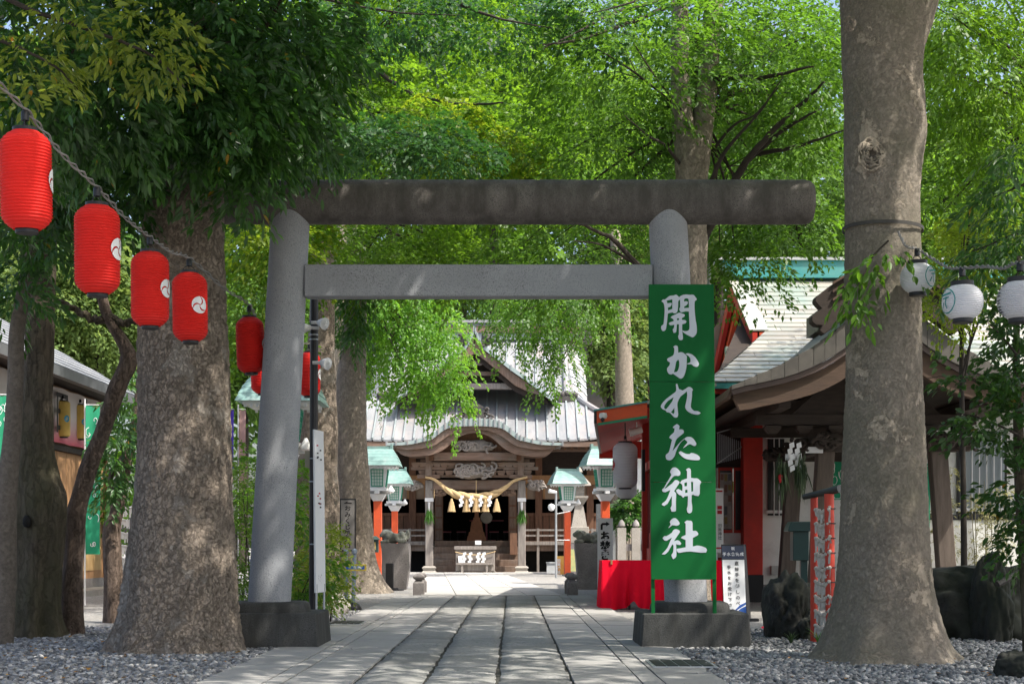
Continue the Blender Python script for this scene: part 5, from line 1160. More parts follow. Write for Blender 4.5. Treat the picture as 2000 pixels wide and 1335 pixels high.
# sacred straw rope
straw = M('straw', (.60, .44, .24), (.46, .32, .16), scale=14, stretch=(1, 1, 5), rough=.85, bmp=.5, bscale=40)
RY_ = 58.95
rope = thing('sacred_rope', 'thick twisted straw rope hung across the shrine porch with tassels', 'rope', P(927, 965, RY_))
cl = [(831, 936), (850, 942), (868, 957), (885, 968), (905, 974), (927, 977), (950, 974), (968, 968), (985, 958), (1005, 943), (1030, 936)]
rw = [4, 6, 10, 15, 18, 19, 18, 15, 10, 6, 4]
A = cat_rom([(x, y, r_) for (x, y), r_ in zip(cl, rw)], 8); k3 = len(A); mb = MB()
for st_ in range(3):
    pts = []; rad = []
    for i, (x, y, r_) in enumerate(A):
        th = i*.26+st_*2.094; r_ *= .5; p = P(x, y-5, RY_); q = S(r_, RY_); pts.append(p+Vector((0, math.cos(th)*q*.42, math.sin(th)*q*.42))); rad.append(q*.62)
    mb.tube(pts, rad, 10)
mb.build('strand_twist', straw, rope, smooth=True)
for px in (882, 911, 930, 948, 970):
    t0 = P(px, 973 if px != 930 else 970, RY_-.12); b0 = P(px, 998, RY_-.12); r_ = S(7.2, RY_)
    mb = MB().lathe([(r_*.25, t0.z), (r_*.35, t0.z-.08), (r_*.5, t0.z-.16), (r_*1.0, b0.z), (r_*.9, b0.z-.01)], (t0.x, t0.y, 0), 20)
    g = random.Random(px)
    for k in range(26):
        a = g.uniform(0, 6.28); mb.tube([(t0.x+math.cos(a)*r_*.45, t0.y+math.sin(a)*r_*.45, t0.z-.12), (t0.x+math.cos(a)*r_*1.03, t0.y+math.sin(a)*r_*1.03, b0.z-g.uniform(0, .03))], .012, 4)
    mb.build('tassel', straw, rope, smooth=True)
def shide(parent, px, py, Y, wpx, hpx, n=4):
    mb = MB(); w_ = S(wpx, Y); h_ = S(hpx, Y)/n
    for k in range(n):
        o = (-.5 if k % 2 else 0)*w_*.55; p = P(px, py, Y); z = p.z-h_*k
        mb.prism([(p.x+o-w_*.35, z), (p.x+o+w_*.35, z+h_*.35), (p.x+o+w_*.45, z-h_*.55), (p.x+o-w_*.25, z-h_*1.0)], Y-.012*k, Y-.012*k+.004)
    return mb.build('paper_streamer', paper_white, parent)
for px in (902, 921, 940, 957): shide(rope, px, 968, RY_-.24, 9, 22)
MB().tube([P(930, 937, RY_), P(930, 970, RY_)], .012, 6).build('cord', straw, rope)
MB().tube([P(848, 955, RY_), P(848, 972, RY_)], .01, 6).build('cord', straw, rope)
# offering box
ob = thing('offering_box', 'weathered wooden offering box with white paper streamers before the shrine steps', 'offering box', (X(928, 58.9), 58.9, 0)); Y = 58.5
x0, x1 = X(890, Y), X(966, Y); zt = Z(1070, Y)
bx('body', wood_grey, ob, x0, x1, Y, Y+.8, .08, zt-.05, .015); bx('foot', wood_grey, ob, x0-.03, x0+.12, Y+.1, Y+.7, 0, .08); bx('foot', wood_grey, ob, x1-.12, x1+.03, Y+.1, Y+.7, 0, .08)
for a, b, c_, d in ((x0-.06, x1+.06, Y-.06, Y+.06), (x0-.06, x1+.06, Y+.74, Y+.86)): bx('rim', wood_grey, ob, a, b, c_, d, zt-.05, zt+.08, .01)
for a in (x0-.06, x1-.06): bx('rim', wood_grey, ob, a, a+.12, Y+.06, Y+.74, zt-.05, zt+.08)
for k in range(9): bx('slat', wood_grey, ob, x0+.12+k*.15, x0+.18+k*.15, Y+.06, Y+.74, zt-.04, zt+.02)
bx('shelf', wood_grey, ob, x0+.02, x1-.02, Y-.16, Y-.02, Z(1102, Y), Z(1098, Y)); 
for px in (903, 951): bx('shelf_leg', wood_grey, ob, X(px, Y)-.04, X(px, Y)+.04, Y-.14, Y-.06, 0, Z(1102, Y))
MB().tube([P(889, 1077, Y-.08), P(905, 1081, Y-.08), P(928, 1083, Y-.08), P(950, 1081, Y-.08), P(968, 1076, Y-.08)], .018, 6).build('cord', straw, ob)
for px in (907, 919, 935, 945): shide(ob, px, 1079, Y-.1, 9, 21)
nb_ = thing('notice_card', 'small white notice card on the offering box', 'card', P(934, 1068, 58.7)); hb('card', paper_white, 928, 940, 58.7, 58.72, 1055, 1063, 58.7, parent=nb_); hb('card_stand', wood_dark, 931, 937, 58.72, 58.76, 1063, 1065, 58.7, parent=nb_)
q = thing('paper_slip', 'white paper slip leaning on the offering box shelf', 'paper', P(899, 1098, 58.4)); MB().slab3(P(896, 1098, 58.35), P(904, 1098, 58.35), P(902, 1085, 58.44), P(895, 1085, 58.44), .01).build('sheet', paper_white, q)
# pine sprigs on the pillars
for px, lb in ((838, 'green pine sprig tied to the left porch pillar'), (1019, 'green pine sprig tied to the right porch pillar')):
    q = thing('pine_sprig', lb, 'decoration', P(px, 980, HY-.2), 'pine sprigs on the porch pillars'); lv = Leaves(px)
    c = np.array(P(px, 996, HY-.2)); n = 260; d = lv.g.normal(0, .22, (n, 3)); d[:, 2] = -1; lv.emit(c+lv.g.normal(0, .04, (n, 3)), d, lv.g.normal(0, 1, (n, 3)), lv.g.uniform(.25, .55, n), .05)
    lv.build('needles', leafmat('pine_needle%d' % px, (.07, .20, .03), (.10, .26, .04), (.1, .3, .04), tw=.2), q)
    MB().tube([P(px, 980, HY-.19), P(px, 998, HY-.2)], [.05, .03], 8).build('wrapping', paper_white, q)
# ================================================================ lantern posts
def make_post():
    t = thing('lantern_post', 'x', 'lantern post', (0, 0, 0), 'vermilion lantern posts along the approach')
    bx('post', orange_paint, t, -.105, .105, -.105, .105, 0, 2.24, .008)
    bx('foot', stone_pale, t, -.16, .16, -.16, .16, 0, .06)
    MB().frus((0, 0), .12, .12, 2.24, .22, .22, 2.42).box(-.34, .34, -.06, .06, 2.43, 2.50).box(-.06, .06, -.34, .34, 2.431, 2.499).box(-.27, .27, -.27, .27, 2.505, 2.58).build('capital', white_paint, t)
    body = MB().frus((0, 0), .20, .20, 2.58, .27, .27, 3.12).build('lamp_body', white_paint, t)
    def face(k, name, m, boxes, off):
        mb = MB(); rot = Matrix.Rotation(k*math.pi/2, 3, 'Z')
        for x0, x1, z0, z1 in boxes: mb.box(x0, x1, -off, -off+.02, z0, z1)
        out = []
        for v in mb.v:
            dy = -.07*(v[2]-2.58)/.54; q = rot @ Vector((v[0]*(1+.18*(v[2]-2.85)), v[1]+dy, v[2])); out.append(tuple(q))
        mb.v = out; mb.build(name, m, body)
    for k in range(4):
        face(k, 'pane', M('lamp_glass', (.62, .66, .62), (.55, .6, .57), rough=.35), [(-.155, .155, 2.64, 3.06)], .212)
        face(k, 'lattice', lattice_green, [(-.165, -.14, 2.62, 3.08), (.14, .165, 2.62, 3.08), (-.165, .165, 2.62, 2.645), (-.165, .165, 3.055, 3.08)]+[(-.145+.29*i/4-.006, -.145+.29*i/4+.006, 2.64, 3.06) for i in (1, 2, 3)]+[(-.15, .15, 2.64+.42*i/5-.006, 2.64+.42*i/5+.006) for i in (1, 2, 3, 4)], .224)
    ep_ = bx('eave_plate', white_paint, t, -.52, .52, -.52, .52, 3.125, 3.17)
    den = MB()
    for k in range(12):
        for s in (-1, 1): den.box(-.5+k*.088, -.46+k*.088, s*.50-.02, s*.50+.02, 3.085, 3.125)
    tag(den.build('dentils', white_paint, ep_), kind='stuff')
    lv = [(.62, .60, 3.17), (.585, .53, 3.28), (.545, .45, 3.38), (.50, .36, 3.47), (.45, .26, 3.55), (.41, .15, 3.62)]
    for i in range(5):
        a, b = lv[i], lv[i+1]; MB().frus((0, 0), a[0], a[1], a[2], b[0]-.01, b[1]-.005, b[2]).build('roof_course', copper_green, t)
    rg_ = bx('ridge', copper_green, t, -.36, .36, -.08, .08, 3.60, 3.70)
    for s in (-1, 1): bx('ridge_end', copper_green, rg_, s*.37-.03, s*.37+.03, -.1, .1, 3.52, 3.76)
    MB().lathe([(.03, 0), (.09, .03), (.095, .08), (.05, .14), (.02, .2)], (.36, -.15, 2.45), 14).build('spot_lamp', white_paint, t, smooth=True)
    return t
post0 = make_post()
posts = [(738, 41, 'lantern post beside the pale flared trunk'), (771, 53, 'lantern post standing behind the left stone lion'), (1182, 41, 'lantern post right of the porch, behind the vertical paper banner'), (1108, 53, 'lantern post before the stone lantern right of the shrine'), (553, 23, 'lantern post largely hidden behind the left torii pillar')]
for i, (px, Y, lb) in enumerate(posts):
    t = post0 if i == 0 else copy_tree(post0); t.location = (X(px, Y), Y, 0); t['label'] = lb
    if px > 1000: t.rotation_euler = (0, 0, R(8))
q = thing('hanging_lantern', 'small dark green metal lantern on the left lantern post', 'lantern', P(732, 1050, 40.8)); Y = 40.7; x = X(731, Y)
MB().frus((x, Y), .17, .17, Z(1053, Y), .05, .05, Z(1046, Y)).build('roof', M('verdigris', (.03, .06, .055), rough=.5), q); bx('body', M('verdigris', (.03, .06, .055)), q, x-.11, x+.11, Y-.11, Y+.11, Z(1078, Y), Z(1053, Y)); bx('panel', M('brass_mark', (.45, .33, .12), rough=.5), q, x-.05, x+.05, Y-.118, Y-.111, Z(1073, Y), Z(1058, Y))

# ================================================================ stone lions, bollards, stone lantern
def blob(parts, vox, m, name, parent, seed=0, rough=.012):
    bm = bmesh.new()
    for (x, y, z, a, b, c) in parts: bmesh.ops.create_icosphere(bm, subdivisions=3, radius=1, matrix=Matrix.Translation((x, y, z)) @ Matrix.Diagonal((a, b, c, 1)))
    me = bpy.data.meshes.new(name); bm.to_mesh(me); bm.free(); o = link(name, me)
    md = o.modifiers.new('r', 'REMESH'); md.mode = 'VOXEL'; md.voxel_size = vox
    dg = bpy.context.evaluated_depsgraph_get(); m2 = bpy.data.meshes.new_from_object(o.evaluated_get(dg)); bpy.data.objects.remove(o)
    for v in m2.vertices:
        n = mnoise.noise(v.co*9+Vector((seed, 0, 0))); v.co += v.normal*n*rough*2
    m2.polygons.foreach_set('use_smooth', [True]*len(m2.polygons)); m2.materials.clear(); m2.materials.append(m); m2.name = name
    return link(name, m2, parent)
stone_lion = granite('weathered_lion_stone', (.26, .27, .24), (.11, .115, .10), grime=(.14, .15, .12), gl=.5, scale=18)
def lion(px, Y, face, label, wtop, wbot, ztop):
    t = thing('stone_lion', label, 'statue', (X(px, Y), Y, 0), 'stone lions guarding the approach')
    mb = MB(); n = 9; vs = []; x = 0; k_ = 32
    for i in range(n):
        s = i/(n-1); hw = wbot+(wtop-wbot)*s**.6
        for k in range(k_):
            a = 2*math.pi*k/k_; e = 1.0; c_, s__ = math.cos(a+.785), math.sin(a+.785); mx_ = max(abs(c_), abs(s__)); c_, s__ = c_/mx_, s__/mx_; d = 1+.07*mnoise.noise(Vector((c_*2+px, s__*2, s*3)))+.04*mnoise.noise(Vector((c_*6+px, s__*6, s*9)))
            vs.append((math.copysign(abs(c_)**e, c_)*hw*d+.03*math.sin(s*4+px), math.copysign(abs(s__)**e, s__)*hw*.9*d, s*ztop))
    fs = [(i*k_+k, i*k_+(k+1) % k_, (i+1)*k_+(k+1) % k_, (i+1)*k_+k) for i in range(n-1) for k in range(k_)]+[tuple(range((n-1)*k_, n*k_))]
    mb.add(vs, fs); me = mb.mesh('pedestal', stone_old, smooth=True); link('pedestal', me, t)
    f = face; parts = [(0, 0, .13, .26, .14, .12), (-f*.17, 0, .15, .15, .15, .14), (f*.16, -.02, .18, .14, .14, .13), (f*.25, -.05, .24, .10, .10, .095), (f*.33, -.08, .21, .055, .06, .05), (f*.2, .04, .26, .09, .1, .08), (f*.24, -.13, .05, .12, .05, .05), (f*.26, .09, .05, .11, .05, .05), (-f*.16, -.14, .06, .13, .05, .06), (-f*.3, 0, .25, .06, .07, .09), (-f*.27, .02, .16, .07, .07, .08), (f*.21, -.12, .27, .035, .03, .05), (0, -.1, .19, .1, .06, .07)]
    o = blob(parts, .022, stone_lion, 'lion', t, px, .016); o.location = (0, 0, ztop-.012)
lion(772, 37, -1, 'crouching stone lion on a tapered rough pedestal, left of the path', .335, .29, 1.11)
lion(1150, 37, -1, 'crouching stone lion on a rough pedestal, right, behind the paper banner', .32, .33, 1.11)
def bollard(px, Y, label):
    t = thing('stone_bollard', label, 'bollard', (X(px, Y), Y, 0), 'short stone posts where the paths meet'); x = X(px, Y)
    MB().frus((x, Y), .115, .115, 0, .115, .115, .27).frus((x, Y), .115, .115, .27, .065, .065, .335).build('shaft', stone_old, t, bevel=.006)
    MB().frus((x, Y), .065, .065, .335, .12, .12, .38).frus((x, Y), .12, .12, .38, .12, .12, .42).frus((x, Y), .12, .12, .42, .07, .07, .46).build('cap', stone_old, t, bevel=.01)
bollard(818, 32.1, 'stone bollard at left where the near path ends'); bollard(823, 33.6, 'stone bollard half hidden behind the left front one'); bollard(1118, 32.1, 'stone bollard at right by the red table'); bollard(1113, 33.6, 'stone bollard half hidden behind the right front one')
t = thing('stone_lantern', 'pale stone lantern behind the right far lantern post', 'stone lantern', (X(1131, 56), 56, 0)); x = X(1131, 56); Y = 56
def zz(py): return Z(py, 56)
MB().box(x-.42, x+.42, Y-.42, Y+.42, 0, zz(1060)).build('plinth', stone_old, t); MB().box(x-.34, x+.34, Y-.34, Y+.34, zz(1060), zz(1028)).build('base', stone_pale, t, bevel=.02)
MB().frus((x, Y), .28, .28, zz(1028), .14, .14, zz(985)).build('shaft', stone_pale, t); MB().frus((x, Y), .16, .16, zz(985), .32, .32, zz(972)).box(x-.32, x+.32, Y-.32, Y+.32, zz(972), zz(968)).build('platform', stone_pale, t)
MB().box(x-.18, x+.18, Y-.18, Y+.18, zz(968), zz(948)).build('fire_box', stone_pale, t); MB().frus((x, Y), .42, .42, zz(948), .38, .38, zz(942)).frus((x, Y), .36, .36, zz(942), .1, .1, zz(925)).build('cap', stone_pale, t); MB().lathe([(.06, zz(925)), (.13, zz(921)), (.1, zz(916)), (.02, zz(911))], (x, Y, 0), 14).build('finial', stone_pale, t, smooth=True)

# ================================================================ signs and small things, left of the path
ink = M('sign_ink', (.02, .018, .018), rough=.6); ink_red = M('sign_red', (.5, .02, .03), rough=.6); ink_blue = M('sign_blue', (.02, .09, .35), rough=.6)
Y = 33.4; t = thing('direction_sign', 'framed vertical plate sign with arrow and seven characters on trunk', 'sign', P(679, 1075, Y))
hb('frame', black_metal, 663, 695, Y, Y+.04, 973, 1076, Y, parent=t); hb('plate', M('bronze_plate', (.25, .235, .22), (.19, .18, .17), rough=.4, metal=.3), 666, 692.5, Y-.008, Y-.002, 976, 1073, Y, parent=t)
letters(t, 'おみくじ処入口', X(679, Y), Y-.0095, Z(987, Y), S(12, Y), S(12, Y), ink, bold=.004)
MB().prism([(X(672, Y), Z(982, Y)), (X(679, Y), Z(978, Y)), (X(679, Y), Z(980.5, Y)), (X(687, Y), Z(980.5, Y)), (X(687, Y), Z(983, Y)), (X(672, Y), Z(983, Y))], Y-.012, Y-.0085).build('arrow', ink, t)
post_grey = M('grey_blue_post', (.20, .25, .31), (.16, .2, .26), rough=.4, metal=.3)
def chainpost(px, py, lean, label):
    Y = GY(py); t = thing('barrier_post', label, 'post', (X(px, Y), Y, 0), 'grey barrier posts beside the trunk'); b = P(px, py, Y); tp = b+Vector((lean, 0, S(py-1082, Y)))
    MB().lathe([(.14, 0), (.14, .03), (.10, .09), (.05, .12)], (b.x, b.y, 0), 20).build('rubber_foot', black_metal, t, smooth=True); MB().tube([b+Vector((0, 0, .1)), tp], .033, 12).build('tube', post_grey, t, smooth=True)
    MB().lathe([(.02, 0), (.045, .02), (.045, .07), (.015, .1)], (tp.x, tp.y, tp.z), 12).build('knob', post_grey, t, smooth=True); return tp
a_ = chainpost(690, 1190, .02, 'grey barrier post with blue arrow plate'); b_ = chainpost(676, 1182, 0, 'grey barrier post behind the bright shrub')
q = thing('arrow_plate', 'blue and yellow arrow plate fixed to the grey post', 'sign', P(693, 1112, 25)); Y = 24.9
hb('plate', M('yellow_paint', (.55, .42, .05), rough=.5), 673, 715.5, Y, Y+.02, 1101, 1114, Y, parent=q); MB().prism([(X(a, Y), Z(b, Y)) for a, b in [(674, 1107.5), (680, 1103), (680, 1105), (712, 1104), (712, 1111), (680, 1110.5), (680, 1112.5)]], Y-.006, Y-.001).build('arrow', ink_blue, q)
for i, ch in enumerate('御朱'): 
    o = link('lettering', text_mesh(ch, S(8, Y), paper_white), q); o.rotation_euler = (R(90), 0, 0); v = org(q); o.location = (X(694+i*9, Y)-v.x, Y-.0075-v.y, Z(1107.5, Y)-v.z)
t = thing('speaker_column', 'black slim column box standing by the left stone lion pedestal', 'speaker', (X(760, 36), 36, 0)); Y = 36
hb('column', black_metal, 753, 768, Y, Y+.2, 1099, 1148, Y, parent=t, bevel=.01); bx('base', black_metal, t, X(750, Y), X(778, Y), Y-.1, Y+.3, 0, .06); MB().tube([(X(770, Y), Y-.1, .03), (X(780, Y), Y-.2, .02), (X(788, Y), Y-.05, .02)], .02, 6).build('cable', black_metal, t)
# black utility pole with clamps and flood lamps
Y = 17.6; t = thing('utility_pole', 'black pole with cable ties and flood lamps behind left torii pillar', 'pole', (X(611, Y), Y, 0))
MB().tube([(X(611, Y), Y, 0), P(614, 560, Y)], .047, 16).build('tube', M('black_pole', (.028, .027, .03), rough=.35), t, smooth=True)
for py in (654, 663, 895, 940, 1062): MB().lathe([(.05, -.008), (.054, 0), (.05, .008)], tuple(P(613, py, Y)), 16).build('clamp', steel, t, smooth=True)
for (px, py, dx) in ((626, 708, .09), (606, 640, -.10), (622, 630, .08)):
    c = P(px, py, Y-.05); mb = MB().tube([c-Vector((dx, 0, 0)), c], .02, 8).tube([c, c+Vector((dx*.5, -.03, -.005)), c+Vector((dx*1.0, -.06, -.02))], [.03, .05, .07], 14)
    for k in range(6):
        a = k*math.pi/6; mb.tube([c+Vector((dx*1.0, -.06, -.02))+Vector((0, math.cos(a)*.075, math.sin(a)*.075)), c+Vector((dx*1.4, -.08, -.03)), c+Vector((dx*1.0, -.06, -.02))-Vector((0, math.cos(a)*.075, math.sin(a)*.075))], .004, 5)
    mb.build('flood_lamp', white_paint, t, smooth=True)
hb('switch_box', M('beige_box', (.42, .38, .28), rough=.5), 596, 606, Y-.02, Y+.06, 880, 912, Y, parent=t)
Y = 17.2; t = thing('standing_board', 'tall thin white board on metal legs beside the black pole', 'sign', (X(625, Y), Y, 0))
MB().slab3(P(617, 1157, Y), P(636, 1155, Y+.22), P(632, 842, Y+.22), P(614, 838, Y), .02).build('board', paper_white, t)
for px, dy in ((618, .03), (633, .2)): MB().tube([(X(px, Y+dy), Y+dy, 0), (X(px, Y+dy), Y+dy, .62)], .012, 8).build('leg', steel, t)
mk = MB(); mk2 = MB()
g = random.Random(2)
for k in range(22):
    py = 870+g.choice((0, 4, 8, 90, 96, 102, 108, 240, 246, 252))+k*1.0; s = .45+g.uniform(-.2, .2); c = P(617, 1157, Y).lerp(P(636, 1155, Y+.22), s); c.z = Z(py, Y+.1); c.x -= .012; c.y -= .016
    (mk2 if k < 6 else mk).add([c+Vector((-.008, -.008, -.008)), c+Vector((.008, .008, -.008)), c+Vector((.008, .008, .008)), c+Vector((-.008, -.008, .008))], [(0, 1, 2, 3)])
mk.build('lettering', ink, t); mk2.build('lettering', ink_red, t)

# ================================================================ stall at left
grey_tile = M('grey_shingle', (.22, .23, .25), (.15, .16, .175), scale=5, rough=.7, bmp=.3, dirt=(.3, .31, .3), dscale=2, rand=.2)
st = thing('wooden_stall', 'wooden stall with grey roof and striped shutters behind the left stems', 'stall', (-9.6, 31, 0)); xw = -9.45
bx('plinth', stone_old, st, xw-4, xw+.05, 24, 35.6, 0, .32); bx('step', stone_pale, st, xw+.06, xw+.7, 25, 35.9, 0, .12)
bx('wall', wood_tan, st, xw-.1, xw, 24, 35.55, .32, 4.45)
for k in range(16): bx('shutter_board', wood_tan, st, xw+.002, xw+.03, 24.1+k*.7, 24.1+(k+1)*.7-.03, 1.6, 3.0)
for k in range(16): bx('lower_panel', M('yellow_wood', (.55, .36, .16), (.47, .30, .13), scale=3, stretch=(4, 4, 1), rough=.6), st, xw+.002, xw+.02, 24.1+k*.7, 24.1+(k+1)*.7-.05, .5, 1.5)
bx('sill', wood_red, st, xw+.002, xw+.16, 24, 35.5, 1.52, 1.59); bx('head_beam', wood_dark, st, xw+.002, xw+.1, 24, 35.5, 3.02, 3.14); bx('corner_post', wood_red, st, xw-.05, xw+.09, 35.5, 35.7, .32, 4.5); bx('end_wall', wood_tan, st, xw-4, xw-.1, 35.4, 35.55, .32, 4.45)
rows = 12
for r_ in range(rows):      # roof slope rising to the left, shingle by shingle
    xa, za = xw+.75-.36*r_, 4.50+.20*r_; xb, zb = xa-.40, za+.225
    for k in range(12): y0 = 25+k*.95+(.4 if r_ % 2 else 0); MB().slab3((xa, y0, za), (xa, y0+.94, za), (xb, y0+.94, zb-.02), (xb, y0, zb-.02), -.025).build('shingle', grey_tile, st)
bx('gutter', M('gutter_grey', (.12, .125, .135), rough=.5), st, xw+.68, xw+.84, 24.8, 36.6, 4.28, 4.47); bx('eave_board', wood_dark, st, xw-.1, xw+.7, 25, 36.4, 4.36, 4.44)
MB().prism([(xw+.7, 4.4), (xw-3.6, 6.6), (xw-3.6, 4.4)], 36.2, 36.3).build('gable_end', wood_dark, st)
cur = thing('shop_curtain', 'white to pink curtain under the stall eave', 'curtain', (xw+.12, 30, 4.3)); mb = MB(); n = 60
cm, cnt, cN, cL, cb = nodes_of('pink_fade_cloth'); sp = cN.new('ShaderNodeSeparateXYZ'); cL.new(pos(cnt), sp.inputs[0]); mr = cN.new('ShaderNodeMapRange'); mr.inputs[1].default_value = 3.2; mr.inputs[2].default_value = 3.75; cL.new(sp.outputs[2], mr.inputs[0]); cL.new(ramp(cnt, mr.outputs[0], [(0, (.55, .12, .16)), (.5, (.62, .38, .38)), (1, (.66, .6, .58))]), cb.inputs['Base Color']); cb.inputs['Roughness'].default_value = .85
for k in range(n):
    y0, y1 = 25+10.2*k/n, 25+10.2*(k+1)/n; f = lambda y: xw+.16+.03*math.sin(y*5); mb.quad((f(y0), y0, 3.16), (f(y1), y1, 3.16), (f(y1), y1, 4.28), (f(y0), y0, 4.28))
mb.build('cloth', cm, cur, smooth=True)
for yy, ch in ((31.6, '田'), (33.6, '無')):
    o = link('lettering', text_mesh(ch, .95, ink, ext=.002, bold=.01), cur); v = org(cur); o.rotation_euler = (R(90), 0, R(90)); o.location = (xw+.2-v.x, yy-v.y, 3.72-v.z)
py_ = make_lantern('cyl', .72, .15, 30, yellow_lant, 'x', lambda pr, r: MB().add([(( r+.004)*math.sin(a*.06/r*1.0), -(r+.004)*math.cos(a*.06/r), b) for a, b in [(math.cos(i*.3927), .07*math.sin(i*.3927)) for i in range(16)]], [tuple(range(16))]).mesh('emblem', M('emblem_blue', (.03, .30, .50), rough=.6)), 'yellow paper lanterns at the stall', .72)
for i, (px, py, lb) in enumerate(((123, 818, 'yellow paper lantern at the stall, left one of two'), (157, 824, 'yellow paper lantern at the stall, right one of two'))):
    Y = 31.6+i*1.3; t = py_ if i == 0 else copy_tree(py_); t.location = P(px, py, Y); t.rotation_euler = (0, 0, R(48)); t['label'] = lb
# banners with line drawings
def banner(px0, px1, p0, p1, Y, label, seed, cat='banner', base=(.02, .27, .14), pole=True, rot=.25):
    t = thing('banner', label, cat, (X((px0+px1)/2, Y), Y, 0), 'nobori banners'); x0, x1 = X(px0, Y), X(px1, Y); z0, z1 = Z(p1, Y), Z(p0, Y); n = 16; g = random.Random(seed)
    f = lambda s, z: Y+rot*(x1-x0)*s*2+.03*math.sin(z*3+seed)+.02*math.sin(s*5)
    mb = MB(); m_ = 5
    for i in range(n):
        for j in range(m_):
            q = [(x0+(x1-x0)*s, f(s, z0+(z1-z0)*u), z0+(z1-z0)*u) for s, u in ((j/m_, i/n), ((j+1)/m_, i/n), ((j+1)/m_, (i+1)/n), (j/m_, (i+1)/n))]; mb.quad(*q)
    mb.build('cloth', M('banner_%02d%02d' % (int(base[0]*50), int(base[2]*50)), base, tuple(c*.85 for c in base), rough=.8), t, smooth=True)
    if seed < 50:
        mb = MB()
        for k in range(16):
            cx_, cz_ = g.uniform(.1, .9), g.uniform(.04, .96); r_ = g.uniform(.08, .3)*(x1-x0); t0 = g.uniform(0, 6); tw = g.uniform(2.5, 6)
            pts = []
            for i in range(14):
                a = t0+tw*i/13; rr = r_*(1-.5*i/13); s = min(max(cx_+math.cos(a)*rr/(x1-x0), .03), .97); z = min(max(z0+(z1-z0)*cz_+math.sin(a)*rr*1.6, z0+.02), z1-.02); pts.append((x0+(x1-x0)*s, f(s, z)-.004, z))
            mb.tube(pts, .0045*Y/22, 4, cap=False)
        mb.build('line_drawing', paper_white, t)
    if pole: MB().tube([(x0-.02, Y, 0), (x0-.02, Y, z1+.12)], .014, 8).build('pole', white_paint, t); MB().tube([(x0-.04, Y, z1+.02), (x1, f(1, z1), z1+.02)], .008, 6).build('arm', white_paint, t)
    return t
banner(168, 193, 792, 1082, 27, 'green banner with white line drawing before the stall corner', 1)
banner(-8, 16, 772, 972, 24, 'green banner at the left picture edge', 2)
banner(1617, 1650, 868, 975, 27.6, 'green banner seen between pavilion posts left of the trunk', 3, rot=.1)
banner(1802, 1817, 880, 1048, 26.5, 'green and white banner right of the trunk, by the pavilion post', 4, rot=.1)
banner(448, 456, 800, 915, 36, 'purple banner seen right of the broad trunk', 51, base=(.10, .06, .45)); banner(467, 479, 800, 968, 34, 'faded pink banner behind the left pillar', 52, base=(.45, .28, .27))
# paper-strip rack
def paper_rows(parent, p0, p1, sag, n, ln, seed, m=paper_white):
    g = random.Random(seed); p0, p1 = Vector(p0), Vector(p1); mb = MB(); d = (p1-p0).normalized()
    mb.tube([p0.lerp(p1, i/8)-Vector((0, 0, sag*math.sin(math.pi*i/8))) for i in range(9)], .004, 5)
    for k in range(n):
        s = (k+.5)/n; c = p0.lerp(p1, s)-Vector((0, 0, sag*math.sin(math.pi*s))); w_ = g.uniform(.010, .018); l = ln*g.uniform(.5, 1.1); o = Vector((g.uniform(-.012, .012), g.uniform(-.03, .01), -l))
        mb.add([c-d*w_, c+d*w_, c+o*.5+d*w_*1.2, c+o*.5-d*w_*1.2, c+o+d*w_, c+o-d*w_], [(0, 1, 2, 3), (3, 2, 4, 5)])
        mb.lathe([(.006, -.02), (.018, -.006), (.018, .010), (.005, .02)], tuple(c+Vector((0, g.uniform(-.02, .01), g.uniform(-.01, .015)))), 6)
    return mb.build('paper_strips', m, parent)
Y = 33; t = thing('fortune_rack', 'rack of tied white fortune papers seen left of the broad trunk', 'rack', (X(252, Y), Y, 0), 'racks of tied fortune papers')
for px in (234, 270): bx('post', steel, t, X(px, Y)-.02, X(px, Y)+.02, Y-.02, Y+.02, 0, 2.0)
for k in range(6): paper_rows(t, (X(234, Y), Y, 1.9-.28*k), (X(270, Y), Y, 1.9-.28*k), .03, 16, .2, k)
shrub('shrub', 'leafy bush behind the fortune paper rack', 255, 35, [E(255, 930, 35, 40, 50, .6, 70), E(250, 1010, 35, 40, 50, .5, 50)], lf_ging, 91, .09)
# ================================================================ office building at right
off = thing('shrine_office', 'white walled office with red posts and pale copper plate roof', 'building', (8, 30, 0))
plaster = M('white_plaster', (.74, .75, .72), (.66, .67, .64), scale=1.5, rough=.85, bmp=.15, bscale=60, dirt=(.46, .46, .42), dscale=1.0)
plate_m = M('copper_plate', (.50, .46, .40), (.38, .37, .33), scale=1.2, rough=.38, metal=.35, rand=.3, dirt=(.30, .40, .36), dscale=.55)
YW = 29.0
wx = X(1488, YW)
bx('wall', plaster, off, wx, 15, YW, YW+.2, .32, 4.1); bx('plinth', stone_old, off, wx+.02, 15, YW-.03, YW+.15, 0, .32)
hb('red_post', red_paint, 1452, 1490, 28.6, 28.95, 826, 1122, 28.6, parent=off, bevel=.01); bx('post_foot', black_metal, off, X(1451.5, 28.6), X(1491, 28.6), 28.59, 28.96, 0, Z(1122, 28.6))
bx('red_wall', red_paint, off, X(1270, YW), X(1452, YW), YW+.12, YW+.25, Z(1090, YW)-.8, Z(1040, YW)); bx('white_panel', plaster, off, X(1398, YW), X(1452, YW), YW+.06, YW+.11, Z(1088, YW), Z(1040, YW))
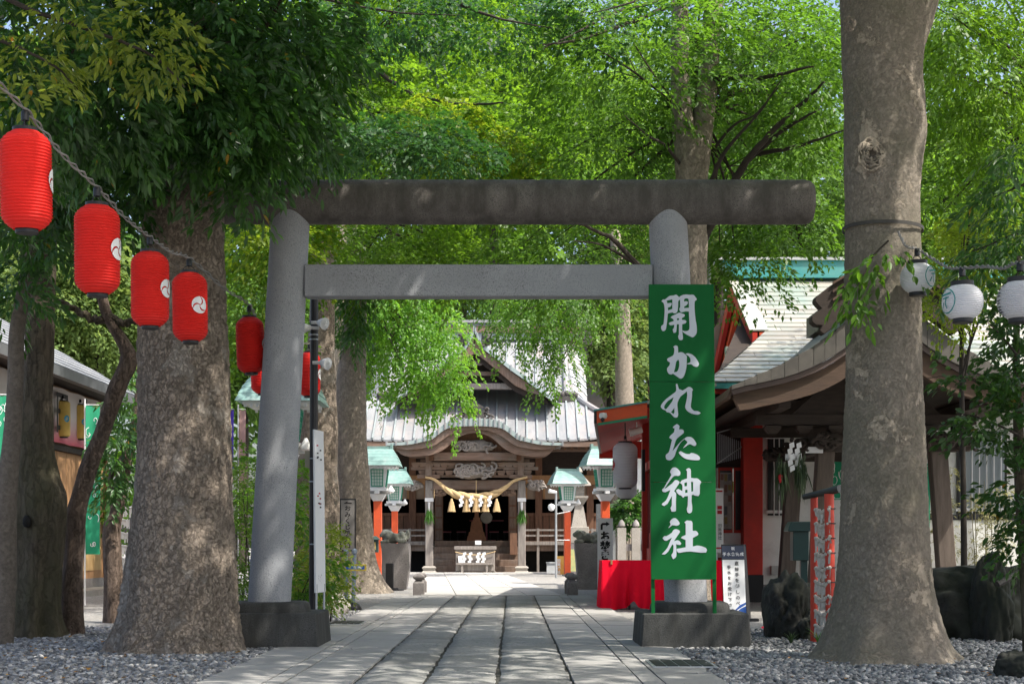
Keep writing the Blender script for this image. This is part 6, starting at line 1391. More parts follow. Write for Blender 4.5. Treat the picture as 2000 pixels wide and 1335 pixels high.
# reception windows
for (a, b) in ((1404, 1432), (1434, 1453)):
    wnd = hb('window', red_paint, a, b, YW+.05, YW+.12, 912, 918, YW, parent=off); hb('frame', red_paint, a, b, YW+.05, YW+.12, 1034, 1040, YW, parent=wnd)
    for c in (a, b-3): hb('frame', red_paint, c, c+3, YW+.05, YW+.12, 918, 1034, YW, parent=wnd)
    hb('pane', M('dim_glass', (.05, .055, .06), rough=.12, spec=.5), a+3, b-3, YW+.09, YW+.1, 918, 1034, YW, parent=wnd)
pst = thing('poster', 'faded poster with small pictures in the red window', 'poster', P(1417, 1034, YW)); hb('sheet', M('poster_paper', (.42, .40, .36), (.3, .27, .24), scale=9, rough=.6), 1406.5, 1430, YW+.03, YW+.04, 922, 1032, YW, parent=pst)
g = random.Random(3)
for k in range(14):
    c = 1407.5+(k % 3)*7.5; r = 925+(k//3)*21; hb('picture', M('poster_tone%d' % (k % 4), [(.30, .17, .13), (.35, .28, .12), (.16, .18, .2), (.5, .46, .42)][k % 4]), c, c+6, YW+.024, YW+.028, r, r+g.uniform(10, 17), YW, parent=pst)
bx('upper_dark', wood_dark, off, X(1270, YW), X(1452, YW), YW+.1, YW+.3, Z(912, YW), Z(760, YW)); hb('red_beam', red_paint, 1270, 1500, YW-.9, YW-.6, 752, 764, YW-.9, parent=off); hb('red_beam', red_paint, 1270, 1500, YW-.4, YW-.1, 775, 800, YW-.4, parent=off)
for k in range(7): hb('rafter_end', white_paint, 1398+k*26, 1405+k*26, YW-1.0, YW-.9, 757, 765, YW-1, parent=off)
rk = MB()
for k in range(12): rk.tube([P(1402+k*4, 845+k*1.5, YW-.2), P(1402+k*4, 905-k*1.0, YW-.2)], .006, 5)
rk.tube([P(1400, 845, YW-.2), P(1452, 830, YW-.2)], .012, 6); rk.tube([P(1400, 905, YW-.2), P(1452, 870, YW-.2)], .012, 6); rk.build('grille', steel, off)
# barred windows
for (a, b, c, d, lab, gm) in ((1499, 1531, 850, 1006, 'dark', M('dim_glass', (.05, .055, .06))), (1868, 1965, 846, 1002, 'curtain', M('curtain_glass', (.30, .34, .36), (.24, .28, .3), scale=2, stretch=(4, 1, .2), rough=.25))):
    wnd = hb('window', black_metal, a, b, YW-.05, YW-.005, c, d, YW, parent=off); hb('pane', gm, a+5, b-5, YW-.06, YW-.052, c+5, d-5, YW, parent=wnd)
    n = 2 if lab == 'dark' else 6
    for k in range(n): x = a+6+(b-a-12)*(k+.5)/n; hb('bar', white_paint, x-.9, x+.9, YW-.12, YW-.1, c-3, d+3, YW, parent=wnd)
    for r in (c+1, d-10): hb('bar', white_paint, a-4, b+4, YW-.1, YW-.08, r, r+6, YW, parent=wnd)
hb('vent', black_metal, 1499, 1518, YW-.06, YW-.002, 812, 828, YW, parent=off); hb('meter_box', M('grey_box', (.4, .4, .38), rough=.5), 1505, 1519, YW-.1, YW-.002, 1104, 1122, YW, parent=off)
for k in range(16): bx('wall_cap_tile', black_metal, off, X(1800+k*14, 28.2), X(1812+k*14, 28.2), 28.1, 28.3, Z(1012, 28.2)-.03, Z(1004, 28.2)+(.02 if k % 2 else 0))
bx('garden_wall', plaster, off, X(1798, 28.2), 14, 28.12, 28.28, 0, Z(1012, 28.2)-.03)
# roof of copper plates
EY, EZ, RYY, RZ = 27.9, 4.02, 34.0, 6.95
def oy(u): return EY+(RYY-EY)*u
def oz(u): return EZ+(RZ-EZ)*(.82*u+.18*u*u)
nr = 24; hx0, hx1, ug = 3.55, 5.15, .52
def lefthip(u): return hx0+(hx1-hx0)*min(1, u/ug)
pl_len = 1.15
for r in range(nr):
    u0, u1 = r/nr, (r+1.12)/nr; x = lefthip(u0)-.0; k = 0
    xs = [x]; c = x+(.35 if r % 3 == 0 else .8 if r % 3 == 1 else 1.15)
    while c < 13.5: xs.append(c); c += pl_len
    for a, b in zip(xs, xs[1:]):
        if a > 12.6: break
        al = max(a, lefthip(u0)); tl = max(a, lefthip(u1)) if a == xs[0] else a
        MB().slab3((al+.004, oy(u0), oz(u0)), (b-.004, oy(u0), oz(u0)), (b-.004, oy(u1), oz(u1)-.018), (tl+.004, oy(u1), oz(u1)-.018), -.022).build('roof_plate', plate_m, off)
MB().quad((hx0+.1, EY+.3, EZ-.16), (14, EY+.3, EZ-.16), (14, RYY, RZ-.5), (hx1+.05, RYY, RZ-.5)).build('roof_deck', wood_dark, off)
MB().quad((14, RYY, RZ-.03), (hx1, RYY, RZ-.03), (hx0, 40.1, EZ), (14, 40.1, EZ)).build('rear_slope', plate_m, off)
MB().add([(hx0, EY, EZ), (hx0, 40.1, EZ), (hx1, 37, oz(ug)), (hx1, oy(ug), oz(ug))], [(0, 1, 2, 3)]).build('side_slope', plate_m, off)
bx('eave_edge', teal_paint, off, hx0-.02, 13.5, EY-.03, EY+.04, EZ-.12, EZ-.02); hb('eave_fascia', red_paint, 1270, 2100, EY+.05, EY+.15, 752, 768, EY, parent=off)
bx('soffit', wood_dark, off, hx0, 14, EY+.16, YW+.3, EZ-.32, EZ-.22)
MB().add([(hx1+.0, RYY, RZ-.05), (hx1+.0, oy(ug), oz(ug)), (hx1+.0, 37, oz(ug))], [(0, 1, 2)]).build('gable_panel', red_paint, off)
for (ya, za, yb, zb) in ((RYY, RZ, oy(ug)-.1, oz(ug)-.05), (RYY, RZ, 37.1, oz(ug)-.05)):
    for q, (dx, th, m) in enumerate(((-.30, .30, red_paint), (-.16, .46, orange_paint))):
        MB().add([(hx1+dx, ya, za-.02), (hx1+dx, yb, zb-.02), (hx1+dx, yb, zb-th), (hx1+dx, ya, za-th*1.2), (hx1+dx+.1, ya, za-.02), (hx1+dx+.1, yb, zb-.02), (hx1+dx+.1, yb, zb-th), (hx1+dx+.1, ya, za-th*1.2)], [(0,1,2,3), (7,6,5,4), (0,4,5,1), (1,5,6,2), (2,6,7,3), (3,7,4,0)]).build('verge_board', m, off)
MB().slab3((hx1-.36, oy(ug)-.1, oz(ug)-.04), (hx1+.02, oy(ug)-.1, oz(ug)-.04), (hx1+.02, RYY, RZ), (hx1-.36, RYY, RZ), -.03).build('verge_sheet', plate_m, off)
MB().prism([(4.55, RZ+.36), (14, RZ+.36), (14, RZ-.02), (4.95, RZ-.02)], RYY-.28, RYY+.28).build('ridge', teal_paint, off); bx('ridge_cap', M('grey_cap', (.45, .47, .46), rough=.5), off, 4.5, 14, RYY-.33, RYY+.33, RZ+.361, RZ+.42)
hb('gutter', steel, 1425, 1497, 30.8, 30.95, 681, 686, 30.8, parent=off); hb('snow_guard', plate_m, 1418, 1440, 31.0, 31.2, 676, 704, 31.0, parent=off)
# side wing with red boarded eave
wg = thing('office_wing', 'red eave and posts of the reception wing, cut by the green signboard', 'building', (2.8, 29, 0))
Yn, Yf = 27.0, 36.2; zs = 3.2
def wl(Y): s = (Y-Yn)/(Yf-Yn); return 1.467+(2.08-1.467)*s
MB().strip([(X(1163, Yn), Z(803, Yn)), (X(1264, Yn), Z(786, Yn))], [(X(1163, Yn), Z(826, Yn)), (X(1264, Yn), Z(811, Yn))], Yn, Yn+.06).build('fascia', orange_paint, wg)
MB().strip([(X(1160, Yn), Z(799.5, Yn)), (X(1264, Yn), Z(782.5, Yn))], [(X(1160, Yn), Z(803, Yn)), (X(1264, Yn), Z(786, Yn))], Yn-.03, Yn+.1).build('top_trim', teal_paint, wg)
MB().strip([(X(1168, Yn), Z(826, Yn)), (X(1264, Yn), Z(811, Yn))], [(X(1168, Yn), Z(830, Yn)), (X(1264, Yn), Z(815.5, Yn))], Yn-.01, Yn+.08).build('bottom_trim', M('bright_green_trim', (.02, .30, .16), rough=.5), wg)
n = 34
for k in range(n):
    y0 = Yn+.1+(Yf-Yn-.1)*k/n; y1 = y0+(Yf-Yn)/n*.72; a = wl(y0)+.04
    MB().slab3((a, y0, zs), (3.6, y0, zs+.55), (3.6, y1, zs+.55), (a, y1, zs), -.05).build('soffit_board', red_paint, wg)
MB().slab3((1.46, Yn, zs+.10), (3.6, Yn, zs+.66), (3.6, Yf, zs+.66), (2.1, Yf, zs+.10), -.05).build('roof_sheet', plate_m, wg)
MB().slab3((1.44, Yn, zs+.0), (1.44, Yn, zs+.24), (2.06, Yf, zs+.24), (2.06, Yf, zs), .05).build('gutter_board', black_metal, wg)
bx('end_board', red_paint, wg, 2.05, 3.2, Yf-.1, Yf, zs-.1, zs+.3)
for yy in (26.6, 28.6, 30.5): bx('post', red_paint, wg, 2.58, 2.76, yy-.09, yy+.09, 0, zs+.3)
bx('counter_wall', red_paint, wg, 2.66, 2.72, 26.6, 30.5, 0, 1.0); bx('beam', red_paint, wg, 2.60, 2.74, 26.5, 30.6, 2.5, 2.66); bx('dark_window', M('dim_glass', (.05, .055, .06)), wg, 2.68, 2.70, 26.7, 30.4, 1.0, 2.5)
bx('sliding_track', black_metal, wg, 2.50, 2.56, 29.5, 29.7, 2.1, 2.9); bx('flank_wall', wood_dark, wg, 2.9, 3.5, 30.6, 30.7, 0, 3.6)
dm = thing('security_camera', 'white dome camera on the red eave fascia', 'camera', P(1178, 813, Yn-.05)); MB().lathe([(.005, .06), (.06, .05), (.075, 0), (.06, -.04), (.01, -.06)], tuple(P(1178, 812, Yn-.08)), 18).build('housing', white_paint, dm, smooth=True); MB().lathe([(.005, .03), (.035, .01), (.035, -.03), (.005, -.05)], tuple(P(1177, 818, Yn-.14)), 14).build('dome', black_metal, dm, smooth=True)
sl = thing('eave_lamp', 'white cylindrical spot lamp under the red eave', 'lamp', P(1240, 828, 28)); MB().tube([P(1230, 845, 28), P(1254, 838, 28)], [.07, .06], 14).build('shade', white_paint, sl, smooth=True); MB().tube([P(1244, 824, 28), P(1243, 838, 28)], .012, 8).build('stem', white_paint, sl)
lp = make_lantern('long', .84, .235, 30, white_lant, 'x', lambda pr, r: tomoe_mesh(.10, pr, r, ink_red), 'large white lanterns under the red eave', .55)
for i, (px, py, Y, lb) in enumerate(((1221, 908, 28.6, 'large white paper lantern under the red eave, front one'), (1223, 935, 33.2, 'white paper lantern half hidden behind the front one'))):
    t = lp if i == 0 else copy_tree(lp); t.location = P(px, py, Y); t.rotation_euler = (0, 0, R(-82)); t['label'] = lb
    link('cord', MB().tube([(0, 0, .5), (0, 0, .9)], .012, 6).mesh('cord', black_metal), t)
# red cloth table
t = thing('cloth_table', 'table under a bright red cloth reaching the ground', 'table', (X(1290, 25.5), 25.6, 0)); Y = 25.2
cloth = M('red_cloth', (.78, .006, .03), (.68, .005, .025), scale=3, rough=.85, spec=.1, bmp=.1, bscale=200)
x0, x1, zt = X(1176, Y), X(1412, Y), Z(1094, Y)
mb = MB(); n, m_ = 120, 10
def fold(s, u):
    a = .045*math.sin(s*31)+.025*math.sin(s*73+1)+.018*math.sin(s*17+2); gap = .10*math.exp(-((s-.235)/.02)**2)
    return Y-.05-a*(1-u)**.8*1.0-.03*(1-u)+gap*(1-u)
for i in range(n):
    for j in range(m_):
        q = []
        for s, u in ((i/n, j/m_), ((i+1)/n, j/m_), ((i+1)/n, (j+1)/m_), (i/n, (j+1)/m_)):
            lift = .14*math.exp(-((s-.27)/.035)**2)+.012*math.sin(s*40); q.append((x0+(x1-x0)*s-.04*(1-u)*(1-s)*1.0, fold(s, u), .015+lift*(1-u)**3+(zt-.015)*u))
        mb.quad(*q)
for j in range(m_):
    q = []
    for k in range(12):
        a = [(x0-.04*(1-u)+.02*math.sin(v*16)*(1-u), Y-.05+.9*v, .015+(zt-.015)*u) for v, u in ((k/12, j/m_), ((k+1)/12, j/m_), ((k+1)/12, (j+1)/m_), (k/12, (j+1)/m_))]; mb.quad(*a)
mb.quad((x0, Y-.05, zt), (x1, Y-.05, zt), (x1, Y+.85, zt), (x0, Y+.85, zt)); mb.build('cloth', cloth, t, smooth=True)
bx('table_top', wood_tan, t, x0+.02, x1-.02, Y, Y+.82, zt-.04, zt-.005)
for a in (x0+.45, x1-.1):
    for b in (Y+.06, Y+.76): bx('leg', black_metal, t, a-.02, a+.02, b-.02, b+.02, 0, zt-.04)
bx('clip', wood_tan, t, X(1194, Y)-.015, X(1194, Y)+.015, Y-.075, Y-.045, zt-.06, zt+.01)
# paper banner with arrow
Y = 35.5; t = thing('paper_banner', 'white paper banner with black arrow and brush characters behind the red table', 'banner', (X(1182, Y), Y, 0)); hb('sheet', paper_white, 1167, 1197, Y, Y+.02, 1011, 1148, Y, parent=t); hb('backing', steel, 1169, 1173, Y+.021, Y+.05, 1011, 1156, Y, parent=t); hb('backing', steel, 1191, 1195, Y+.021, Y+.05, 1011, 1156, Y, parent=t)
brush = M('brush_ink', (.012, .012, .014), rough=.7)
letters(t, 'お焚き上げ', X(1182, Y), Y-.003, Z(1038, Y), S(19, Y), S(19, Y), brush, bold=.012)
MB().prism([(X(a, Y), Z(b, Y)) for a, b in [(1173, 1034), (1173, 1024), (1176, 1020.5), (1184, 1020.5), (1184, 1018), (1191, 1022.5), (1184, 1027), (1184, 1024.5), (1178, 1024.5), (1177, 1026), (1177, 1034)]], Y-.006, Y-.002).build('arrow', brush, t)
# A-board
Y = 21.3; t = thing('sidewalk_sign', 'black A-frame sign with white face, vertical lettering and blue wave', 'sign', (X(1440, Y), Y+.3, 0)); xa, xb = X(1414, Y), X(1459, Y); zt = 1.07
MB().slab3((xa, Y, .0), (xb, Y, 0), (xb-.02, Y+.28, zt), (xa+.0, Y+.28, zt), .025).build('front_leaf', black_metal, t); MB().slab3((xb+.15, Y+.62, 0), (xa+.1, Y+.62, 0), (xa+.01, Y+.31, zt), (xb+.03, Y+.31, zt), .02).build('rear_leaf', black_metal, t)
MB().add([(xb+.004, Y+.02, .0), (xb+.15, Y+.60, 0), (xb+.03, Y+.31, zt), (xb-.01, Y+.27, zt)], [(0, 1, 2, 3)]).build('side_cloth', black_metal, t); bx('foot', black_metal, t, xb-.02, xb+.16, Y-.03, Y+.1, 0, .04)
def onface(s, u, d=.004): return Vector((xa+(xb-xa)*s, Y+.28*u-d-.001, zt*u-d*.2))
def facepoly(name, pts, m, d): return MB().add([onface(s, u, d) for s, u in pts], [tuple(range(len(pts)))]).build(name, m, t)
facepoly('face', [(.02, .02), (.98, .02), (.98, .80), (.02, .80)], paper_white, .006); facepoly('header', [(.02, .81), (.98, .81), (.98, .98), (.02, .98)], M('header_navy', (.05, .06, .10), rough=.4), .006)
facepoly('wave', [(.98, .02), (.98, .2), (.75, .17), (.5, .11), (.3, .14), (.5, .07), (.4, .02)], ink_blue, .009); facepoly('wave', [(.98, .22), (.98, .25), (.72, .215), (.5, .15), (.35, .17), (.5, .135)], ink_blue, .009)
def face_text(txt, s, u0, du, size, m, row=False):
    for i, ch in enumerate(txt):
        o = link('lettering', text_mesh(ch, size, m, ext=.0003, bold=.0008), t); o.rotation_euler = (R(90)-math.atan(.28/zt), 0, 0); p = onface(s+(i*.19 if row else 0), u0-(0 if row else du*i), .0105); o.location = p-org(t)
face_text('祝', .5, .945, .1, .05, paper_white); face_text('手水舎完成', .12, .87, 0, .055, paper_white, True)
face_text('直接手を差しのべ', .64, .75, .074, .062, ink); face_text('手水をお受け下さい', .30, .70, .070, .058, ink)
# narrow notice behind the signboard
Y = 27.6; q = thing('notice_board', 'narrow white notice with red marks right behind the green signboard', 'sign', (X(1404, Y), Y, 0)); hb('board', paper_white, 1393, 1413, Y, Y+.02, 953, 1078, Y, parent=q); hb('leg', steel, 1399, 1402, Y+.021, Y+.05, 953, 1175, Y, parent=q)
for a, b, c, d in ((1398, 1411, 957, 960), (1401, 1410, 987, 994), (1401, 1410, 996, 1003), (1398, 1411, 1068, 1071)): hb('red_mark', ink_red, a, b, Y-.004, Y-.001, a and c, d, Y, parent=q)
letters(q, '田無神社', X(1406, Y), Y-.002, Z(1022, Y), S(8, Y), S(8, Y), ink)
# yellow poster stand right of the shrine steps
Y = 53.5; q = thing('poster_stand', 'orange and yellow poster stand beside the far lantern post', 'sign', (X(1104, Y), Y, 0)); hb('board', M('orange_poster', (.72, .30, .06), (.70, .55, .15), scale=3, rough=.6), 1085, 1103, Y, Y+.04, 1085, 1121, Y, parent=q); hb('board', M('yellow_poster', (.70, .60, .25), (.35, .5, .25), scale=4, rough=.6), 1113, 1126, Y+.1, Y+.14, 1072, 1115, Y, parent=q); hb('leg', steel, 1093, 1095, Y+.05, Y+.1, 1085, 1123, Y, parent=q); hb('leg', steel, 1118, 1120, Y+.15, Y+.2, 1072, 1123, Y, parent=q)
letters(q, '田無神社', X(1091, Y), Y-.004, Z(1091, Y), S(7.5, Y), S(7.5, Y), paper_white, bold=.006)
q = thing('white_box', 'small white cabinet at the foot of the shrine veranda', 'box', (X(1078, 57), 57, 0)); hb('body', white_paint, 1068, 1086, 57, 57.4, 1099, 1119, 57, parent=q); hb('lid', white_paint, 1067, 1087, 56.97, 57.43, 1097, 1099, 57, parent=q)
Y = 50; q = thing('camera_pole', 'thin steel pole with cameras before the right lantern post', 'pole', (X(1086, Y), Y, 0)); MB().tube([(X(1086, Y), Y, 0), P(1086, 958, Y)], .035, 10).build('tube', steel, q, smooth=True); MB().tube([P(1072, 958, Y-.1), P(1086, 961, Y)], [.07, .05], 10).build('camera', white_paint, q, smooth=True); MB().lathe([(.01, .12), (.1, .08), (.12, 0), (.08, -.1), (.02, -.12)], tuple(P(1077, 990, Y)), 14).build('lamp', white_paint, q, smooth=True); MB().tube([P(1086, 1003, Y), P(1113, 998, Y)], .015, 6).build('brace', white_paint, q); MB().tube([P(1086, 1054, Y), P(1113, 1054, Y)], .015, 6).build('brace', white_paint, q)
# things glimpsed between wing and lantern post
q = thing('stone_fence', 'low stone fence with round capped posts right of the shrine', 'fence', (X(1225, 47), 47, 0)); Y = 47
for px in (1214, 1242, 1262): bx('post', stone_pale, q, X(px, Y)-.13, X(px, Y)+.13, Y-.13, Y+.13, 0, Z(1030, Y)); MB().lathe([(.05, 0), (.11, .06), (.09, .16), (.02, .25)], (X(px, Y), Y, Z(1030, Y)), 12).build('finial', stone_old, q, smooth=True)
bx('rail', stone_old, q, X(1205, Y), X(1275, Y), Y-.06, Y+.06, .9, 1.1); bx('kerb', stone_old, q, X(1200, Y), X(1280, Y), Y-.2, Y+.2, 0, .3)
shrub('shrub', 'dark clipped bush behind the stone fence', 1232, 50, [E(1232, 990, 50, 30, 26, .7, 90), E(1222, 1010, 50, 22, 24, .6, 50)], lf_ever, 95, .14, near=False)
q = thing('side_building', 'grey walled side building beyond the stone fence', 'building', (X(1240, 56), 57, 0)); bx('wall', M('grey_wall', (.24, .25, .25), (.18, .19, .19), rough=.9), q, X(1165, 57), X(1300, 57), 57, 57.3, 0, 2.6); bx('siding', white_paint, q, X(1215, 56.6), X(1300, 56.6), 56.7, 56.9, 2.6, 4.6); bx('roof', grey_tile, q, X(1190, 56.4), X(1310, 56.4), 55.8, 58.5, 4.6, 4.8)
# silver masts behind the signboard
q = thing('silver_mast', 'silver mast with small lamp rising behind the green signboard', 'pole', (X(1382, 26), 26, 0)); MB().tube([(X(1383, 26), 26, 0), P(1384, 508, 26)], .04, 12).build('tube', steel, q, smooth=True); MB().tube([P(1378, 512, 26), P(1376, 560, 26)], [.03, .06], 10).build('lamp', white_paint, q, smooth=True); MB().tube([P(1376, 512, 26), P(1390, 508, 26)], .012, 6).build('arm', steel, q)

# ================================================================ water pavilion
AX = 1732.0; VY_ = 23.2
pav = thing('water_pavilion', 'wooden water pavilion with curved gable roof behind the right trunk', 'pavilion', (X(AX, 25), 26, 0))
tile = M('slate_brown_tile', (.10, .092, .080), (.068, .062, .057), scale=5, rough=.5, dirt=(.12, .112, .096), dscale=3, rand=.2, bmp=.1)
wood_pav = M('pavilion_wood', (.10, .062, .041), (.055, .036, .026), scale=2, stretch=(.8, 4, 5), rough=.75, bmp=.4, bscale=16)
upl = [(1428, 755), (1453, 744), (1477, 733), (1504, 722), (1531, 709), (1558, 694), (1587.6, 678), (1609, 662), (1631, 645.6), (1655, 627), (1685, 602), (AX, 560)]
lol = [(1428, 762), (1453, 754.5), (1477, 750), (1504, 744), (1531, 738), (1558, 729), (1587.6, 717), (1609, 706), (1631, 693), (1655, 677), (1685, 655), (AX, 615)]
brl = [(1446, 800), (1470, 797), (1490, 792), (1510, 788), (1535, 783), (1560, 777), (1590, 768), (1615, 758), (1640, 745), (1665, 728), (1690, 708), (AX, 670)]
def side(pl, s): return [(X(AX+s*(AX-x), VY_), Z(y, VY_)) for x, y in pl]
BY = 28.6
for s in (-1, 1):
    U, Lo, Br = side(upl, s), side(lol, s), side(brl, s)
    mb = MB()
    for i in range(len(U)-1): mb.slab3((U[i][0], VY_+.1, U[i][1]), (U[i+1][0], VY_+.1, U[i+1][1]), (U[i+1][0], BY, U[i+1][1]), (U[i][0], BY, U[i][1]), .05*(-s))
    mb.build('roof_sheet', tile, pav)
    for i in range(len(U)-1):      # verge tiles, each lapping the next
        lift = .015; a, b, c, d = U[i], U[i+1], Lo[i+1], Lo[i]
        MB().prism([(a[0], a[1]+lift), (b[0], b[1]-.006), (c[0], c[1]), (d[0], d[1]+.004)] , VY_-.06+.002*(i % 2), VY_+.30).build('verge_tile', tile, pav, bevel=.006)
    cut = [(l[0]*.8+b[0]*.2, l[1]*.78+b[1]*.22) for l, b in zip(Lo, Br)]
    MB().strip([(x, z-.003) for x, z in Lo], cut, VY_-.02, VY_+.15).build('metal_fascia', M('brown_metal', (.12, .085, .075), (.09, .065, .06), rough=.5), pav)
    MB().strip([(x, z-.003) for x, z in cut], Br, VY_+.04, VY_+.2).build('barge_board', wood_pav, pav)
    up_ = Br; mb = MB()
    for i in range(len(Br)-1): mb.quad((Br[i][0], VY_+.2, Br[i][1]+.08), (Br[i+1][0], VY_+.2, Br[i+1][1]+.08), (Br[i+1][0], BY, Br[i+1][1]+.08), (Br[i][0], BY, Br[i][1]+.08))
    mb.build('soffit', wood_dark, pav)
    ex = U[0][0]; ez = U[0][1]      # eave edge running back
    MB().slab3((ex, VY_, ez), (ex, BY, ez), (ex-s*-.0+(.06 if s > 0 else -.06), BY, ez-.16), (ex+(.06 if s > 0 else -.06), VY_, ez-.16), .05).build('eave_board', wood_pav, pav)
    for k in range(40):
        y = VY_+.3+k*.13; MB().slab3((ex-s*.02, y, ez-.16), (ex-s*.02, y+.05, ez-.16), (ex-s*.75, y+.05, ez+.02), (ex-s*.75, y, ez+.02), .05).build('rafter', wood_pav, pav)
    # ridge-end board with scrolled edge
    bl = [(AX, 505), (1690, 522), (1650, 541), (1616, 562), (1602, 573), (1590, 582), (1588, 590), (1594, 598), (1601, 605), (1592, 612), (1582, 621), (1582, 630), (1590, 637), (1602, 638), (1597, 648), (1606, 655), (1650, 622), (1690, 592), (AX, 556)]
    MB().prism(side(bl, s), VY_-.14, VY_+.1).build('ridge_board', wood_dark, pav, bevel=.01)
    for k in range(3):
        q0 = [(AX, 500+16*k), (1690, 517+16*k), (1650, 537+16*k), (1622, 554+16*k)]; q1 = [(x, y+5) for x, y in q0]; MB().strip(side(q0, s), side(q1, s), VY_-.18, VY_-.14).build('ridge_moulding', wood_pav, pav)
bx('ridge', tile, pav, X(AX, VY_)-.18, X(AX, VY_)+.18, VY_, BY, Z(560, VY_)-.05, Z(520, VY_))
paxis = X(AX, VY_)
PX_ = 5.93
for yy in (24.6, 27.4):
    for s in (-1, 1):
        x0 = PX_+s*1.05; b = Vector((x0+s*.02, yy, 0)); tp = Vector((x0-s*.16, yy+(.08 if yy < 26 else -.08), 2.75)); h = .135; mb = MB()
        vs = [(p.x+a*h, p.y+c*h, p.z) for p in (b, tp) for a, c in ((-1, -1), (1, -1), (1, 1), (-1, 1))]
        mb.add(vs, [(0,3,2,1), (4,5,6,7), (0,1,5,4), (1,2,6,5), (2,3,7,6), (3,0,4,7)]); po = mb.build('post', M('pavilion_post_wood', (.125, .098, .08), (.07, .053, .042), scale=2.2, stretch=(7, 7, .8), rough=.8, bmp=.35, bscale=14), pav, bevel=.012)
        MB().frus((b.x, b.y), .24, .24, 0, .2, .2, .14).build('post_stone', stone_old, po)
        cc = b.lerp(tp, 1.0); scrolls('bracket_carving', wood_dark, pav, VX+cc.x/(yy-.14)*F, VY-(2.72-H)/(yy-.14)*F, yy-.14, 62, 40, 12, int(yy*3+s), .035, .3)
        scrolls('beam_nose', wood_dark, pav, VX+(cc.x+s*.42)/(yy-.05)*F, VY-(2.66-H)/(yy-.05)*F, yy-.05, 40, 30, 8, int(yy*5+s), .03, .22)
for yy in (24.6, 27.4): bx('tie_beam', wood_dark, pav, PX_-1.2, PX_+1.2, yy-.09, yy+.09, 2.55, 2.8); bx('upper_beam', wood_dark, pav, paxis-1.75, paxis+1.75, yy-.1, yy+.1, 2.98, 3.14); MB().prism([(paxis-1.2, 3.14), (paxis-.8, 3.5), (paxis, 3.9), (paxis+.8, 3.5), (paxis+1.2, 3.14)], yy-.05, yy+.05).build('gable_filling', wood_dark, pav)
for s in (-1, 1): bx('side_beam', wood_dark, pav, PX_+s*.9-.09, PX_+s*.9+.09, 24.7, 27.3, 2.56, 2.78); bx('purlin', wood_dark, pav, paxis+s*1.5-.09, paxis+s*1.5+.09, VY_+.22, BY-.2, 3.15, 3.3)
blk2 = MB().frus((0, 0), .07, .07, 0, .12, .12, .07).box(-.12, .12, -.12, .12, .07, .12).mesh('bracket_block', wood_dark)
for yy in (24.55,):
    for k in range(7): o = link('bracket_block', blk2, pav); o.location = Vector((paxis-1.5+k*.5, yy, 2.84))-org(pav)
pp = thing('straw_decoration', 'green sprigs with white paper streamers tied to the left pavilion posts', 'decoration', P(1575, 880, 24.4))
hb('paper_band', paper_white, 1574, 1608, 24.42, 24.43, 872, 884, 24.4, parent=pp); hb('paper_band', paper_white, 1534, 1566, 24.40, 24.41, 886, 898, 24.4, parent=pp)
for px, n in ((1546, 5), (1560, 5)): shide(pp, px, 866, 24.36, 13, 56, n)
lv = Leaves(97)
for px, py, k in ((1527, 930, 170), (1563, 925, 170)):
    c = np.array(P(px, py-16, 24.36)); d = lv.g.normal(0, .16, (k, 3)); d[:, 2] = -1; lv.emit(c+lv.g.normal(0, .05, (k, 3))*np.array([1, 1, 2.2]), d, lv.g.normal(0, 1, (k, 3)), lv.g.uniform(.12, .42, k), .07)
lv.build('needles', leafmat('dull_needle', (.05, .085, .04), (.08, .12, .05), (.06, .12, .03), tw=.2), pp)
MB().lathe([(.005, 0), (.03, -.02), (.035, -.07), (.01, -.14)], tuple(P(1524, 925, 24.28)), 10).build('red_tassel', ink_red, pp, smooth=True)
# dark pipe (bamboo water spout) on the rock
sp_ = tag(MB().tube([P(2040, 1085, 16.6), P(1990, 1118, 16.4), P(1948, 1140, 16.3)], .035, 12).build('water_spout', M('dark_pipe', (.06, .055, .05), rough=.35)), 'dark water pipe slanting down over the large rock', 'pipe')
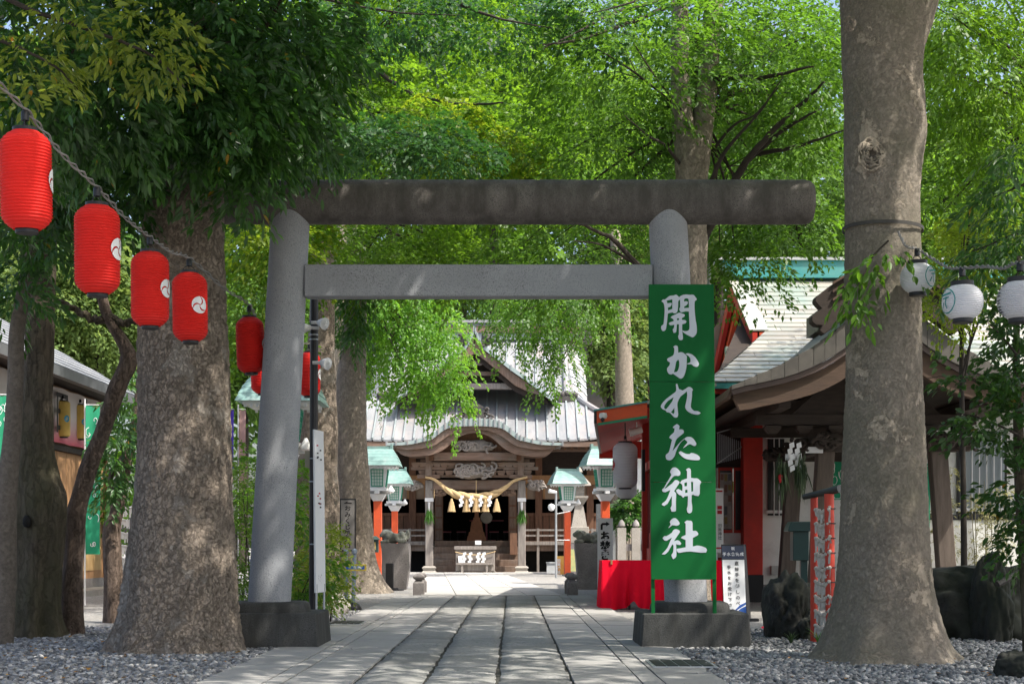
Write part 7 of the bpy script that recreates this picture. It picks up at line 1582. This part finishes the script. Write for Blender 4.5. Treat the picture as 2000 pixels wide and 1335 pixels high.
# green box on a post
Y = 19; t = thing('donation_box', 'dark green box with lid on a slim post behind the red posts', 'box', (X(1560, Y), Y, 0)); dg_ = M('dark_green_metal', (.012, .045, .042), (.01, .035, .033), rough=.4)
hb('box', dg_, 1549, 1580, Y, Y+.22, 1036, 1094, Y, parent=t, bevel=.008); hb('post', dg_, 1566, 1579, Y+.06, Y+.14, 1094, 1231, Y, parent=t); MB().prism([(X(a, Y), Z(b, Y)) for a, b in [(1538, 1037), (1540, 1029), (1545, 1018), (1584, 1018), (1584, 1037)]], Y-.04, Y+.26).build('lid', dg_, t, bevel=.006); bx('foot', dg_, t, X(1560, Y), X(1585, Y), Y, Y+.2, 0, .03)
# red posts with tied fortune papers
t = thing('fortune_rack', 'red posts with dark bamboo bar and rows of tied white papers', 'rack', (X(1605, 16), 16, 0), 'racks of tied fortune papers'); r1 = Vector((X(1590, 16.4), 16.4, 0)); r2 = Vector((X(1623, 16.2), 16.2, 0)); red_b = M('red_bamboo', (.62, .07, .04), (.5, .05, .03), rough=.45)
za, zb = Z(966, 16.4), Z(962, 15.9)
MB().tube([r1, r1+Vector((0, 0, za))], .040, 14).build('post', red_b, t, smooth=True); MB().tube([r2, r2+Vector((-.02, 0, zb))], .052, 14).build('post', red_b, t, smooth=True)
MB().tube([r1+Vector((-.1, .05, za-.02)), r2+Vector((.07, -.1, zb+.05))], [.03, .045], 12).build('bamboo_bar', M('dark_bamboo', (.05, .05, .042), (.03, .03, .026), rough=.4), t, smooth=True)
for k in range(9):
    z = .20+.155*k; MB().lathe([(.055, -.006), (.058, 0), (.055, .006)], (r2.x-.005, r2.y, z), 14).build('tie', black_metal, t, smooth=True)
    paper_rows(t, r1+Vector((0, -.045, z+.0)), r2+Vector((-.02, -.055, z+.015)), .045, 15, .12, 40+k, M('tied_paper', (.66, .62, .56), (.5, .45, .40), scale=30, rough=.85))
q = tag(MB().slab3(P(1480, 1228, 19.3)+Vector((0, 0, 0)), P(1490, 1222, 19.9), P(1512, 1222, 19.9), P(1500, 1230, 19.2), -.02).build('red_mat', cloth), 'scrap of red cloth on the ground behind the plinth', 'cloth')
